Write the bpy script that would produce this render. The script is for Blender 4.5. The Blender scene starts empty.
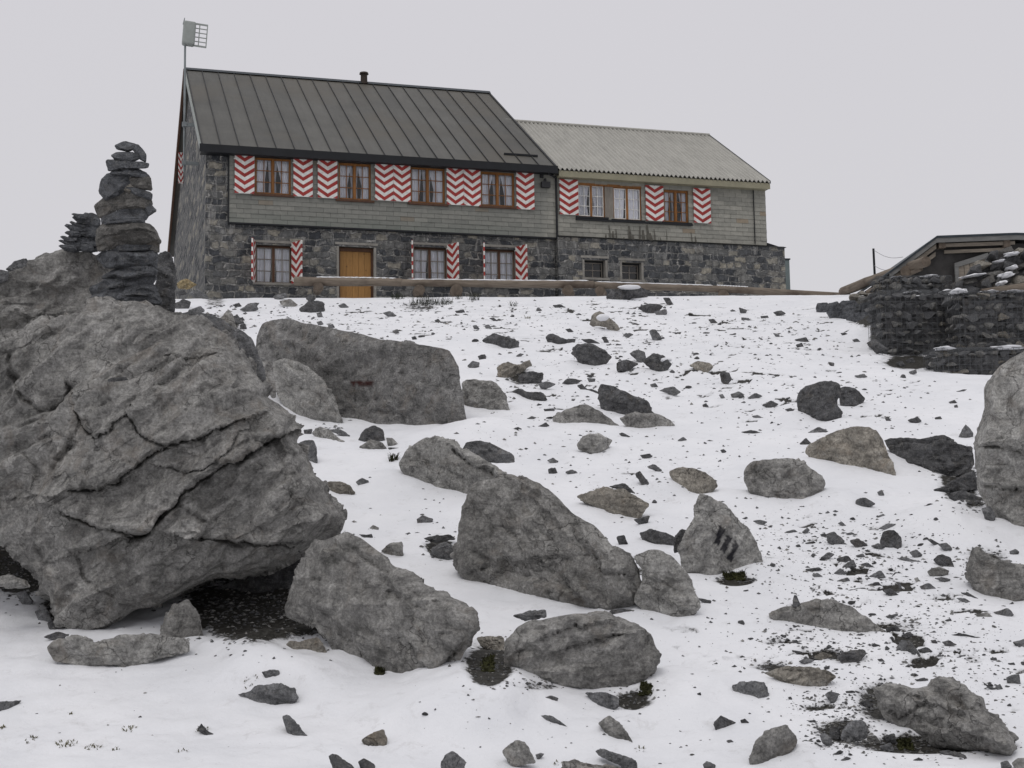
import bpy, bmesh, math, random
import numpy as np
from mathutils import Matrix, Vector
from mathutils.geometry import delaunay_2d_cdt

random.seed(7)
RNG = np.random.default_rng(7)
SC = bpy.context.scene
COL = SC.collection

# ------------------------------------------------------------------ camera
F_PX, PITCH, ROLL = 1400.0, 0.104, 0.016
CP, SP, CR, SR = math.cos(PITCH), math.sin(PITCH), math.cos(ROLL), math.sin(ROLL)
cam_data = bpy.data.cameras.new("camera")
cam_data.sensor_width = 36.0
cam_data.lens = F_PX / 1024 * 36.0
cam_data.clip_start = 0.1
cam_data.clip_end = 3000
cam = bpy.data.objects.new("camera", cam_data)
COL.objects.link(cam)
_R = Vector((1, 0, 0)); _D = Vector((0, SP, -CP)); _F = Vector((0, CP, SP))
_r = _R * CR + _D * SR
_u = -(_R * -SR + _D * CR)
_m = Matrix((_r, _u, -_F)).transposed().to_4x4()
cam.matrix_world = _m
SC.camera = cam

# ------------------------------------------------------------------ sky and light (overcast)
SUN_EL, SUN_AZ = math.radians(58), math.radians(205)     # azimuth from +Y, clockwise: from behind, a little left
world = bpy.data.worlds.new("World")
SC.world = world
world.use_nodes = True
wt = world.node_tree
wt.nodes.clear()
w_out = wt.nodes.new("ShaderNodeOutputWorld")
w_bg = wt.nodes.new("ShaderNodeBackground")
w_bg.inputs["Strength"].default_value = 0.1
w_sky = wt.nodes.new("ShaderNodeTexSky")
w_sky.sky_type = 'NISHITA'
w_sky.sun_disc = False
w_sky.sun_elevation = SUN_EL
w_sky.sun_rotation = SUN_AZ
w_sky.altitude = 2500
w_hs = wt.nodes.new("ShaderNodeHueSaturation")
w_hs.inputs["Saturation"].default_value = 0.1
wt.links.new(w_sky.outputs[0], w_hs.inputs["Color"])
# cloud layer: an overcast sky that brightens towards the zenith
w_tc = wt.nodes.new("ShaderNodeTexCoord")
w_sep = wt.nodes.new("ShaderNodeSeparateXYZ")
wt.links.new(w_tc.outputs["Generated"], w_sep.inputs[0])
w_ramp = wt.nodes.new("ShaderNodeValToRGB")
w_ramp.color_ramp.elements[0].position = 0.0
w_ramp.color_ramp.elements[0].color = (0.635, 0.63, 0.655, 1)
w_ramp.color_ramp.elements[1].position = 1.0
w_ramp.color_ramp.elements[1].color = (1.0, 0.99, 1.02, 1)
_e = w_ramp.color_ramp.elements.new(0.36)
_e.color = (0.655, 0.644, 0.682, 1)
wt.links.new(w_sep.outputs["Z"], w_ramp.inputs[0])
w_n = wt.nodes.new("ShaderNodeTexNoise")
w_n.inputs["Scale"].default_value = 1.6
w_n.inputs["Detail"].default_value = 3
wt.links.new(w_tc.outputs["Generated"], w_n.inputs["Vector"])
w_mr = wt.nodes.new("ShaderNodeMapRange")
w_mr.inputs["To Min"].default_value = 0.97
w_mr.inputs["To Max"].default_value = 1.03
wt.links.new(w_n.outputs["Fac"], w_mr.inputs["Value"])
w_gain = wt.nodes.new("ShaderNodeVectorMath"); w_gain.operation = 'SCALE'
wt.links.new(w_ramp.outputs[0], w_gain.inputs[0])
w_k = wt.nodes.new("ShaderNodeMath"); w_k.operation = 'MULTIPLY'
w_k.inputs[1].default_value = 10.2
wt.links.new(w_mr.outputs[0], w_k.inputs[0])
wt.links.new(w_k.outputs[0], w_gain.inputs["Scale"])
w_mix = wt.nodes.new("ShaderNodeMix"); w_mix.data_type = 'RGBA'
w_mix.inputs["Factor"].default_value = 0.92
wt.links.new(w_hs.outputs[0], w_mix.inputs["A"])
wt.links.new(w_gain.outputs[0], w_mix.inputs["B"])
wt.links.new(w_mix.outputs["Result"], w_bg.inputs["Color"])
wt.links.new(w_bg.outputs[0], w_out.inputs["Surface"])

sun_data = bpy.data.lights.new("sun", 'SUN')
sun_data.energy = 0.6
sun_data.angle = math.radians(25)
sun_data.color = (1.0, 0.97, 0.93)
sun = bpy.data.objects.new("sun", sun_data)
COL.objects.link(sun)
_sd = Vector((math.sin(SUN_AZ) * math.cos(SUN_EL), math.cos(SUN_AZ) * math.cos(SUN_EL), math.sin(SUN_EL)))
sun.rotation_euler = _sd.to_track_quat('Z', 'Y').to_euler()
sun.location = _sd * 60

SC.view_settings.view_transform = 'Standard'
SC.view_settings.look = 'None'
SC.view_settings.exposure = 0.0
SC.view_settings.gamma = 1
SC.view_settings.use_curve_mapping = False
SC.cycles.max_bounces = 6
SC.cycles.diffuse_bounces = 3
SC.cycles.use_denoising = True

# ------------------------------------------------------------------ pixel rays (the lens, used to survey where things stand)
def ray(u, v):
    x, y = np.asarray(u, float) - 512, np.asarray(v, float) - 384
    xx = x * CR - y * SR
    yy = x * SR + y * CR
    fy = F_PX * CP + yy * SP
    return xx / fy, (F_PX * SP - yy * CP) / fy          # X and Z per metre of Y

def at(u, v, Y):
    a, b = ray(u, v)
    return Vector((a * Y, Y, b * Y))

def project(P):
    fy = P[:, 1] * CP + P[:, 2] * SP
    uz = -P[:, 1] * SP + P[:, 2] * CP
    x = F_PX * P[:, 0] / fy
    y = -F_PX * uz / fy
    return 512 + x * CR + y * SR, 384 - x * SR + y * CR

# ------------------------------------------------------------------ noise
def _hash(ix, iy, iz):
    h = (ix.astype(np.uint32) * np.uint32(374761393) + iy.astype(np.uint32) * np.uint32(668265263)
         + iz.astype(np.uint32) * np.uint32(2246822519))
    h = (h ^ (h >> np.uint32(13))) * np.uint32(1274126177)
    h = h ^ (h >> np.uint32(16))
    h = h * np.uint32(2654435761)
    h = h ^ (h >> np.uint32(15))
    return (h & np.uint32(0xFFFF)).astype(np.float64) / 32767.5 - 1.0

def vnoise(P):
    Pi = np.floor(P).astype(np.int64)
    f = P - Pi
    f = f * f * f * (f * (f * 6 - 15) + 10)
    x0, y0, z0 = Pi[:, 0], Pi[:, 1], Pi[:, 2]
    x1, y1, z1 = x0 + 1, y0 + 1, z0 + 1
    fx, fy, fz = f[:, 0], f[:, 1], f[:, 2]
    def L(a, b, t): return a + (b - a) * t
    return L(L(L(_hash(x0, y0, z0), _hash(x1, y0, z0), fx), L(_hash(x0, y1, z0), _hash(x1, y1, z0), fx), fy),
             L(L(_hash(x0, y0, z1), _hash(x1, y0, z1), fx), L(_hash(x0, y1, z1), _hash(x1, y1, z1), fx), fy), fz)

def fbm(P, oct=4, gain=0.5, lac=2.03):
    a, s, t = 1.0, 0.0, np.zeros(len(P))
    Q = P.copy()
    for _ in range(oct):
        t += a * vnoise(Q)
        s += a
        a *= gain
        Q = Q * lac + 17.31
    return t / s

def ridged(P, oct=4):
    a, t, s = 1.0, np.zeros(len(P)), 0.0
    Q = P.copy()
    for _ in range(oct):
        t += a * (1 - np.abs(vnoise(Q)) * 2)
        s += a
        a *= 0.5
        Q = Q * 2.1 + 9.7
    return t / s

def facets(P, slope=.5, step=.25, seed=0, sharp=16.0):
    """broken faces: every cell of a jittered lattice is its own tilted plane"""
    P = P + 0.12 * np.stack([vnoise(P * 1.7 + 3), vnoise(P * 1.7 + 23), vnoise(P * 1.7 + 43)], 1)
    C = np.floor(P).astype(np.int64)
    D, Vv = [], []
    for dx in (-1, 0, 1):
        for dy in (-1, 0, 1):
            for dz in (-1, 0, 1):
                q = C + np.array([dx, dy, dz])
                h = [_hash(q[:, 0] + 7919 * k + seed, q[:, 1], q[:, 2]) for k in range(7)]
                fp = q + 0.5 + 0.46 * np.stack(h[:3], 1)
                d = P - fp
                D.append(np.sqrt((d * d).sum(1)).astype(np.float32))
                Vv.append((slope * (d[:, 0] * h[3] + d[:, 1] * h[4] + d[:, 2] * h[5]) + step * h[6]).astype(np.float32))
    D = np.stack(D); Vv = np.stack(Vv)
    W = np.exp(-sharp * (D - D.min(0)))
    return (W * Vv).sum(0) / W.sum(0)

# ------------------------------------------------------------------ mesh helpers
class MB:
    def __init__(self):
        self.v, self.f, self.m, self.c = [], [], [], []
    def add(self, verts, faces, mi=0, col=None):
        o = len(self.v)
        self.v += [tuple(p) for p in verts]
        for fc in faces:
            self.f.append([o + i for i in fc]); self.m.append(mi); self.c.append(col)
    def box(self, x0, x1, y0, y1, z0, z1, mi=0, col=None):
        vs = [(x, y, z) for x in (x0, x1) for y in (y0, y1) for z in (z0, z1)]
        self.add(vs, [(0, 1, 3, 2), (4, 6, 7, 5), (0, 4, 5, 1), (2, 3, 7, 6), (0, 2, 6, 4), (1, 5, 7, 3)], mi, col)
    def quad(self, a, b, c, d, mi=0, col=None):
        self.add([a, b, c, d], [(0, 1, 2, 3)], mi, col)
    def prism(self, poly, off, mi=0):
        """poly: list of 3-D points, extruded by the vector off"""
        n = len(poly)
        off = Vector(off)
        vs = [Vector(p) for p in poly] + [Vector(p) + off for p in poly]
        fs = [list(range(n))[::-1], list(range(n, 2 * n))] + [(i, (i + 1) % n, n + (i + 1) % n, n + i) for i in range(n)]
        self.add(vs, fs, mi)
    def tube(self, a, b, r0, r1=None, n=12, mi=0, caps=True):
        a, b = Vector(a), Vector(b)
        r1 = r0 if r1 is None else r1
        d = (b - a).normalized()
        x = d.orthogonal().normalized(); y = d.cross(x)
        vs = []
        for p, r in ((a, r0), (b, r1)):
            for i in range(n):
                t = 2 * math.pi * i / n
                vs.append(p + x * (r * math.cos(t)) + y * (r * math.sin(t)))
        fs = [(i, (i + 1) % n, n + (i + 1) % n, n + i) for i in range(n)]
        if caps:
            fs += [list(range(n))[::-1], list(range(n, 2 * n))]
        self.add(vs, fs, mi)
    def build(self, name, mats, parent=None, smooth=False, loc=None):
        me = bpy.data.meshes.new(name)
        vs = self.v
        if loc is not None:
            vs = [(p[0] - loc[0], p[1] - loc[1], p[2] - loc[2]) for p in vs]
        me.from_pydata(vs, [], self.f)
        if not isinstance(mats, (list, tuple)):
            mats = [mats]
        for m in mats:
            me.materials.append(m)
        me.polygons.foreach_set("material_index", self.m)
        if any(c is not None for c in self.c):
            at_ = me.attributes.new("tint", 'FLOAT', 'FACE')
            at_.data.foreach_set("value", [0.5 if c is None else c for c in self.c])
        if smooth:
            me.polygons.foreach_set("use_smooth", [True] * len(me.polygons))
        bm = bmesh.new(); bm.from_mesh(me)
        bmesh.ops.recalc_face_normals(bm, faces=bm.faces)
        bm.to_mesh(me); bm.free()
        me.update()
        o = bpy.data.objects.new(name, me)
        COL.objects.link(o)
        if loc is not None:
            o.location = loc
        if parent is not None:
            o.parent = parent
        return o

def empty(name, loc, rz=0.0):
    o = bpy.data.objects.new(name, None)
    o.empty_display_size = 0.3
    COL.objects.link(o)
    o.location = loc
    o.rotation_euler = (0, 0, rz)
    return o

def tag(o, label=None, cat=None, group=None, kind=None):
    if label: o["label"] = label
    if cat: o["category"] = cat
    if group: o["group"] = group
    if kind: o["kind"] = kind
    return o

# ------------------------------------------------------------------ materials
class NT:
    def __init__(self, name):
        self.mat = bpy.data.materials.new(name)
        self.mat.use_nodes = True
        self.t = self.mat.node_tree
        self.t.nodes.clear()
        self.out = self.t.nodes.new("ShaderNodeOutputMaterial")
        self.p = self.t.nodes.new("ShaderNodeBsdfPrincipled")
        self.t.links.new(self.p.outputs[0], self.out.inputs["Surface"])
        self.p.inputs["Specular IOR Level"].default_value = 0.3
    def n(self, typ, ins=None, **kw):
        nd = self.t.nodes.new(typ)
        for k, val in kw.items():
            setattr(nd, k, val)
        for k, val in (ins or {}).items():
            self.set(nd, k, val)
        return nd
    def set(self, nd, k, val):
        s = nd.inputs[k]
        if isinstance(val, bpy.types.NodeSocket):
            self.t.links.new(val, s)
        else:
            s.default_value = val
    def coord(self, which="Object", scale=(1, 1, 1), rnd=False):
        tc = self.n("ShaderNodeTexCoord")
        vec = tc.outputs[which]
        if rnd:
            oi = self.n("ShaderNodeObjectInfo")
            sc = self.n("ShaderNodeMath", {0: oi.outputs["Random"], 1: 37.0}, operation='MULTIPLY')
            vec = self.n("ShaderNodeVectorMath", {0: vec, 1: sc.outputs[0]}, operation='ADD').outputs[0]
        if tuple(scale) != (1, 1, 1):
            vec = self.n("ShaderNodeVectorMath", {0: vec, 1: scale}, operation='MULTIPLY').outputs[0]
        return vec
    def noise(self, vec, scale, detail=4, rough=0.55, dist=0.0):
        return self.n("ShaderNodeTexNoise", {"Vector": vec, "Scale": scale, "Detail": detail, "Roughness": rough, "Distortion": dist}).outputs["Fac"]
    def ramp(self, fac, stops):
        r = self.n("ShaderNodeValToRGB", {0: fac})
        cr = r.color_ramp
        while len(cr.elements) < len(stops):
            cr.elements.new(0.5)
        for e, (p_, c) in zip(cr.elements, stops):
            e.position = p_
            e.color = (c, c, c, 1) if isinstance(c, (int, float)) else (*c, 1)
        return r.outputs[0]
    def mix(self, fac, a, b, mode='MIX'):
        m = self.n("ShaderNodeMix", data_type='RGBA', blend_type=mode)
        for k, val in (("Factor", fac), ("A", a), ("B", b)):
            idx = {"Factor": 0, "A": 6, "B": 7}[k]
            s = m.inputs[idx]
            if isinstance(val, bpy.types.NodeSocket):
                self.t.links.new(val, s)
            elif k == "Factor":
                s.default_value = val
            else:
                s.default_value = (*val, 1) if len(val) == 3 else val
        return m.outputs[2]
    def math(self, op, a, b=0.0, c=0.0):
        return self.n("ShaderNodeMath", {0: a, 1: b, 2: c}, operation=op).outputs[0]
    def attr(self, name):
        return self.n("ShaderNodeAttribute", attribute_name=name).outputs["Fac"]
    def bump(self, h, strength=0.5, dist=0.02, normal=None):
        b = self.n("ShaderNodeBump", {"Height": h, "Strength": strength, "Distance": dist})
        if normal is not None:
            self.set(b, "Normal", normal)
        return b.outputs[0]
    def done(self, col, rough=0.85, normal=None, metal=0.0, spec=None):
        self.set(self.p, "Base Color", (*col, 1) if isinstance(col, tuple) and len(col) == 3 else col)
        self.set(self.p, "Roughness", rough)
        self.set(self.p, "Metallic", metal)
        if spec is not None:
            self.set(self.p, "Specular IOR Level", spec)
        if normal is not None:
            self.set(self.p, "Normal", normal)
        return self.mat

def rock_material(name, base, warm, contrast=1.0, fine=1.0, lichen=0.5, paint=(0.025, 0.025, 0.03)):
    """weathered limestone: mottled greys, pale lichen flecks, brown staining, bedding streaks"""
    k = NT(name)
    v = k.coord("Object", rnd=True)
    b = np.array(base) * np.array([1.22, 1.225, 1.23])
    warm = tuple(np.array(warm) * 1.15)
    n1 = k.noise(v, 1.3 * fine, 5, 0.62, 0.6)
    n2 = k.noise(v, 6.5 * fine, 10, 0.74, 0.3)
    n3 = k.noise(v, 42.0 * fine, 5, 0.75)
    c1 = k.ramp(n1, [(0.32, tuple(b * (1 - 0.26 * contrast))), (0.5, tuple(b)), (0.68, tuple(b * (1 + 0.24 * contrast)))])
    m2 = k.ramp(n2, [(0.33, 1 - 0.60 * contrast), (0.45, 0.84), (0.54, 1.08), (0.66, 1 + 0.60 * contrast)])
    c = k.mix(1.0, c1, m2, 'MULTIPLY')
    m3 = k.ramp(n3, [(0.32, 0.50), (0.48, 0.95), (0.68, 1.50)])
    c = k.mix(0.85, c, m3, 'MULTIPLY')
    # brown stains
    ns = k.noise(v, 2.6 * fine, 7, 0.65, 1.0)
    c = k.mix(k.ramp(ns, [(0.54, 0.0), (0.70, 0.38)]), c, warm)
    # bedding streaks
    vs = k.coord("Object", (1.2, 1.2, 7.0), rnd=True)
    st = k.noise(vs, 2.2 * fine, 7, 0.68, 0.8)
    c = k.mix(1.0, c, k.ramp(st, [(0.32, 0.62), (0.46, 1.0), (0.6, 1.0), (0.72, 1.18)]), 'MULTIPLY')
    # dark weathering patches and pale lichen
    nd = k.noise(v, 4.2 * fine, 9, 0.74, 0.5)
    c = k.mix(k.ramp(nd, [(0.57, 0.0), (0.63, 0.62)]), c, tuple(b * 0.36))
    nl = k.noise(v, 11.0 * fine, 9, 0.76, 0.3)
    c = k.mix(k.ramp(nl, [(0.555, 0.0), (0.62, lichen * 1.15)]), c, tuple(np.array([0.42, 0.41, 0.38]) * (0.5 + 1.5 * float(b.mean()))))
    # hairline cracks
    wv = k.n("ShaderNodeVectorMath", {0: v, 1: k.n("ShaderNodeTexNoise", {"Vector": v, "Scale": 3.0, "Detail": 4.0}).outputs["Color"]}, operation='ADD').outputs[0]
    vo = k.n("ShaderNodeTexVoronoi", {"Vector": wv, "Scale": 1.6 * fine}, feature='DISTANCE_TO_EDGE').outputs["Distance"]
    crack = k.ramp(vo, [(0.0, 0.0), (0.02, 1.0)])
    nm = k.noise(v, 1.3 * fine, 3)
    crack = k.math('MAXIMUM', crack, k.ramp(nm, [(0.45, 1.0), (0.56, 0.0)]))
    c = k.mix(1.0, c, k.ramp(crack, [(0.0, 0.45), (0.6, 1.0)]), 'MULTIPLY')
    pa = k.attr("paint")
    c = k.mix(k.math('MULTIPLY', pa, k.ramp(n2, [(0.40, 1.0), (0.66, 0.8)])), c, paint)
    h = k.math('ADD', k.math('MULTIPLY', n2, 1.0), k.math('MULTIPLY', n3, 0.22))
    h = k.math('ADD', h, k.math('MULTIPLY', crack, 0.25))
    h = k.math('ADD', h, k.math('MULTIPLY', st, 0.5))
    nrm = k.bump(h, 0.9, 0.055 / fine)
    return k.done(c, 0.9, nrm, spec=0.2)

M = {}
M['rock'] = rock_material('weathered_limestone', (0.205, 0.200, 0.190), (0.20, 0.165, 0.13))
M['rock_pale'] = rock_material('pale_limestone', (0.245, 0.240, 0.228), (0.235, 0.20, 0.165))
M['rock_dark'] = rock_material('dark_schist', (0.080, 0.080, 0.082), (0.095, 0.082, 0.068), fine=1.6, lichen=0.35)
M['rock_tan'] = rock_material('tan_limestone', (0.230, 0.213, 0.185), (0.26, 0.20, 0.14))
M['rock_slate'] = rock_material('blue_grey_slate', (0.128, 0.129, 0.132), (0.14, 0.125, 0.11), fine=1.8, lichen=0.25)
M['rock_ochre'] = rock_material('ochre_limestone', (0.22, 0.175, 0.10), (0.23, 0.15, 0.07), fine=1.8)
M['rock_cairn'] = rock_material('cairn_schist', (0.078, 0.081, 0.087), (0.07, 0.062, 0.053), fine=2.0, lichen=.25)
M['rock_brown'] = rock_material('brown_cairn_schist', (0.098, 0.094, 0.088), (0.10, 0.08, 0.06), fine=2.0, lichen=.3)
M['rock_red'] = rock_material('weathered_limestone_marked', (0.150, 0.147, 0.142), (0.20, 0.165, 0.13), paint=(0.045, 0.014, 0.012))

def simple(name, col, rough=0.7, metal=0.0, var=0.25, scale=6.0, bump=0.0, stretch=(1, 1, 1), coat=None):
    k = NT(name)
    v = k.coord("Object", stretch, rnd=True)
    n1 = k.noise(v, scale, 6, 0.65)
    c = k.mix(1.0, col, k.ramp(n1, [(0.25, 1 - var), (0.5, 1.0), (0.75, 1 + var)]), 'MULTIPLY')
    n2 = k.noise(v, scale * 0.22, 3, 0.6)
    c = k.mix(1.0, c, k.ramp(n2, [(0.3, 1 - var * 0.6), (0.7, 1 + var * 0.5)]), 'MULTIPLY')
    nrm = k.bump(n1, bump, 0.01) if bump else None
    return k.done(c, rough, nrm, metal)

M['mortar_concrete'] = simple('weathered_concrete', (0.21, 0.20, 0.18), 0.9, var=0.3, scale=5, bump=0.3)
M['black_metal'] = simple('black_sheet_metal', (0.008, 0.009, 0.011), 0.55, var=0.3)
M['ridge_metal'] = simple('blue_black_ridge_metal', (0.022, 0.030, 0.037), 0.5, var=0.3)
M['galv'] = simple('galvanised_steel', (0.20, 0.22, 0.225), 0.5, 0.4, var=0.2)
M['antenna_grey'] = simple('antenna_grey_plastic', (0.27, 0.29, 0.275), 0.6, var=0.12)
M['wood_orange'] = simple('varnished_wood', (0.20, 0.085, 0.022), 0.55, var=0.4, scale=10, stretch=(3, 3, 0.5))
M['wood_brown'] = simple('brown_frame_wood', (0.075, 0.036, 0.02), 0.65, var=0.35, scale=10, stretch=(3, 3, 0.5))
M['wood_grey'] = simple('greyed_frame_wood', (0.20, 0.18, 0.155), 0.75, var=0.25, scale=10, stretch=(3, 3, 0.5))
M['white_paint'] = simple('weathered_white_paint', (0.62, 0.61, 0.58), 0.7, var=0.2, scale=14)
M['red_paint'] = simple('faded_red_paint', (0.28, 0.034, 0.030), 0.7, var=0.32, scale=14)
M['curtain'] = simple('net_curtain', (0.84, 0.84, 0.87), 0.95, var=0.1)
M['room_dark'] = simple('unlit_room_black', (0.03, 0.03, 0.03), 0.95)  # near-black colour carries the darkness of the unlit rooms
M['fascia_cream'] = simple('cream_fascia_board', (0.235, 0.22, 0.155), 0.7, var=0.12)
M['board_wood'] = simple('weathered_eave_board', (0.19, 0.165, 0.135), 0.8, var=0.35, scale=7, stretch=(0.6, 3, 3))
M['board_grey'] = simple('grey_fascia_board', (0.15, 0.15, 0.145), 0.8, var=0.25, scale=7, stretch=(0.6, 3, 3))
M['shed_wall'] = simple('dark_shed_cladding', (0.035, 0.033, 0.032), 0.85, var=0.4, scale=5)
M['cabinet_green'] = simple('grey_green_sheet', (0.145, 0.175, 0.175), 0.6, var=0.1)
M['wire'] = simple('gabion_wire', (0.10, 0.105, 0.11), 0.6, 0.3, var=0.2)
M['lamp_black'] = simple('black_lamp_housing', (0.02, 0.02, 0.022), 0.5)
M['cable'] = simple('grey_cable', (0.22, 0.22, 0.23), 0.7)

def log_material(name, col):
    k = NT(name)
    v = k.coord("Object", (0.5, 6, 6), rnd=True)
    n1 = k.noise(v, 3.0, 8, 0.7, 0.5)
    c = k.mix(1.0, col, k.ramp(n1, [(0.28, 0.45), (0.5, 1.0), (0.72, 1.35)]), 'MULTIPLY')
    n2 = k.noise(k.coord("Object", rnd=True), 0.9, 4, 0.6)
    c = k.mix(k.ramp(n2, [(0.50, 0.0), (0.64, 0.8)]), c, (0.075, 0.056, 0.045))
    return k.done(c, 0.85, k.bump(n1, 0.6, 0.02))
M['log'] = log_material('barked_log', (0.175, 0.145, 0.115))
M['log_end'] = simple('sawn_log_end', (0.115, 0.092, 0.072), 0.85, var=0.45, scale=9)

def door_material():
    k = NT('orange_door_boards')
    v = k.coord("Object", (10, 10, 1.2))
    n1 = k.noise(v, 2.0, 7, 0.65, 0.4)
    c = k.mix(1.0, (0.275, 0.145, 0.045), k.ramp(n1, [(0.25, 0.72), (0.5, 1.0), (0.75, 1.22)]), 'MULTIPLY')
    nk = k.n("ShaderNodeTexVoronoi", {"Vector": k.coord("Object", (1, 0.2, 0.8)), "Scale": 4.5}).outputs["Distance"]
    c = k.mix(k.ramp(nk, [(0.06, 0.75), (0.13, 0.0)]), c, (0.07, 0.028, 0.012))
    return k.done(c, 0.6, k.bump(n1, 0.2, 0.005))
M['door'] = door_material()

def glass_material():
    k = NT('window_glass')
    k.t.nodes.remove(k.p)
    tr = k.n("ShaderNodeBsdfTransparent")
    tr.inputs[0].default_value = (0.93, 0.94, 0.96, 1)
    gl = k.n("ShaderNodeBsdfGlossy")
    gl.inputs["Roughness"].default_value = 0.06
    fr = k.n("ShaderNodeFresnel"); fr.inputs[0].default_value = 1.5
    fac = k.math('ADD', fr.outputs[0], 0.02)
    mx = k.n("ShaderNodeMixShader", {0: fac, 1: tr.outputs[0], 2: gl.outputs[0]})
    k.t.links.new(mx.outputs[0], k.out.inputs["Surface"])
    return k.mat
M['glass'] = glass_material()

def stone_wall_material():
    """coursed rubble masonry: dark squared blocks of uneven size, grey joints with pale lime runs"""
    k = NT('rubble_masonry')
    v0 = k.coord("Object")
    sep = k.n("ShaderNodeSeparateXYZ", {0: v0})
    run = k.math('ADD', sep.outputs["X"], k.math('MULTIPLY', sep.outputs["Y"], 0.4))
    flat = k.n("ShaderNodeCombineXYZ", {0: run, 1: sep.outputs["Z"], 2: 0.0}).outputs[0]
    dn = k.n("ShaderNodeTexNoise", {"Vector": flat, "Scale": 2.3, "Detail": 4.0, "Roughness": 0.6})
    off = k.n("ShaderNodeVectorMath", {0: dn.outputs["Color"], 1: (0.50, 0.30, 0.0)}, operation='MULTIPLY').outputs[0]
    v = k.n("ShaderNodeVectorMath", {0: flat, 1: off}, operation='ADD').outputs[0]
    br = k.n("ShaderNodeTexBrick", {"Vector": v, "Color1": (0, 0, 0, 1), "Color2": (1, 1, 1, 1), "Mortar": (0.5, 0.5, 0.5, 1), "Scale": 1.0, "Mortar Size": 0.034, "Mortar Smooth": 0.6, "Bias": 0.0, "Brick Width": 0.40, "Row Height": 0.215},
             offset=0.43, offset_frequency=2, squash=0.62, squash_frequency=3)
    rnd = k.n("ShaderNodeSeparateColor", {0: br.outputs["Color"]}).outputs[0]
    tone = k.ramp(rnd, [(0.0, (0.034, 0.037, 0.042)), (0.4, (0.070, 0.073, 0.077)), (0.75, (0.125, 0.125, 0.120)), (0.95, (0.23, 0.215, 0.18))])
    n1 = k.noise(v0, 8.0, 8, 0.72)
    tone = k.mix(1.0, tone, k.ramp(n1, [(0.25, 0.4), (0.5, 1.0), (0.75, 1.9)]), 'MULTIPLY')
    nj = k.noise(v0, 3.0, 6, 0.7)
    joint = k.math('MULTIPLY', br.outputs["Fac"], k.ramp(nj, [(0.38, 0.10), (0.62, 0.95)]))
    mort = k.ramp(k.noise(v0, 6.0, 6, 0.7), [(0.3, (0.07, 0.068, 0.065)), (0.50, (0.165, 0.162, 0.152)), (0.66, (0.40, 0.39, 0.37))])
    c = k.mix(joint, tone, mort)
    nr = k.noise(k.coord("Object", (4.0, 4.0, 0.9)), 1.4, 7, 0.7, 0.8)
    up = k.n("ShaderNodeMapRange", {"Value": sep.outputs["Z"], "From Min": 1.6, "From Max": 2.4, "To Min": 0.25, "To Max": 1.0}).outputs[0]
    c = k.mix(k.math('MULTIPLY', up, k.ramp(nr, [(0.55, 0.0), (0.64, 0.75)])), c, (0.30, 0.295, 0.28))
    h = k.math('ADD', k.math('MULTIPLY', br.outputs["Fac"], -1.0), k.math('MULTIPLY', n1, 0.9))
    return k.done(c, 0.9, k.bump(h, 0.9, 0.06))
M['stone_wall'] = stone_wall_material()

def slate_material():
    """fibre slates: grey tiles, each its own tone, darker water runs, faint green low on the left"""
    k = NT('slate_shingles')
    t = k.attr("tint")
    v = k.coord("Object")
    c = k.ramp(t, [(0.0, (0.185, 0.184, 0.162)), (0.5, (0.245, 0.241, 0.212)), (0.9, (0.30, 0.292, 0.255)), (1.0, (0.24, 0.20, 0.15))])
    n1 = k.noise(v, 7, 6, 0.65)
    c = k.mix(1.0, c, k.ramp(n1, [(0.25, 0.78), (0.5, 1.0), (0.75, 1.18)]), 'MULTIPLY')
    sep = k.n("ShaderNodeSeparateXYZ", {0: v})
    # algae: below the left windows
    g1 = k.n("ShaderNodeMapRange", {"Value": sep.outputs["Z"], "From Min": 3.0, "From Max": 2.2, "To Min": 0.0, "To Max": 0.7}).outputs[0]
    g2 = k.n("ShaderNodeMapRange", {"Value": sep.outputs["X"], "From Min": 10.8, "From Max": 9.0, "To Min": 0.0, "To Max": 1.0}).outputs[0]
    ng = k.noise(v, 1.3, 4, 0.6)
    g = k.math('MULTIPLY', k.math('MULTIPLY', g1, g2), k.ramp(ng, [(0.3, 0.4), (0.6, 1.0)]))
    c = k.mix(g, c, (0.10, 0.138, 0.112))
    d1 = k.n("ShaderNodeMapRange", {"Value": sep.outputs["X"], "From Min": 10.9, "From Max": 10.5, "To Min": 0.0, "To Max": 1.0}).outputs[0]
    c = k.mix(k.math('MULTIPLY', d1, 0.42), c, (0.10, 0.108, 0.103))
    return k.done(c, 0.8, k.bump(n1, 0.25, 0.01))
M['slate'] = slate_material()

def run_stain_material():
    return simple('dark_water_stain', (0.095, 0.09, 0.076), 0.85, var=0.4, scale=10)
M['stain'] = run_stain_material()

def roof_material():
    k = NT('standing_seam_roof')
    v = k.coord("Object")
    t = k.attr("tint")
    n1 = k.noise(v, 0.6, 5, 0.6, 0.5)
    n2 = k.noise(k.coord("Object", (3, 0.4, 0.4)), 3.0, 6, 0.6)
    c = k.ramp(t, [(0.0, (0.068, 0.067, 0.061)), (1.0, (0.090, 0.088, 0.079))])
    c = k.mix(1.0, c, k.ramp(n1, [(0.3, 0.82), (0.5, 1.0), (0.7, 1.15)]), 'MULTIPLY')
    c = k.mix(1.0, c, k.ramp(n2, [(0.3, 0.9), (0.7, 1.1)]), 'MULTIPLY')
    nb = k.noise(v, 0.35, 3, 0.5)
    c = k.mix(k.ramp(nb, [(0.46, 0.0), (0.62, 0.6)]), c, (0.088, 0.079, 0.063))
    return k.done(c, 0.62, k.bump(n1, 0.25, 0.05), spec=0.3)
M['roof'] = roof_material()

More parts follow.
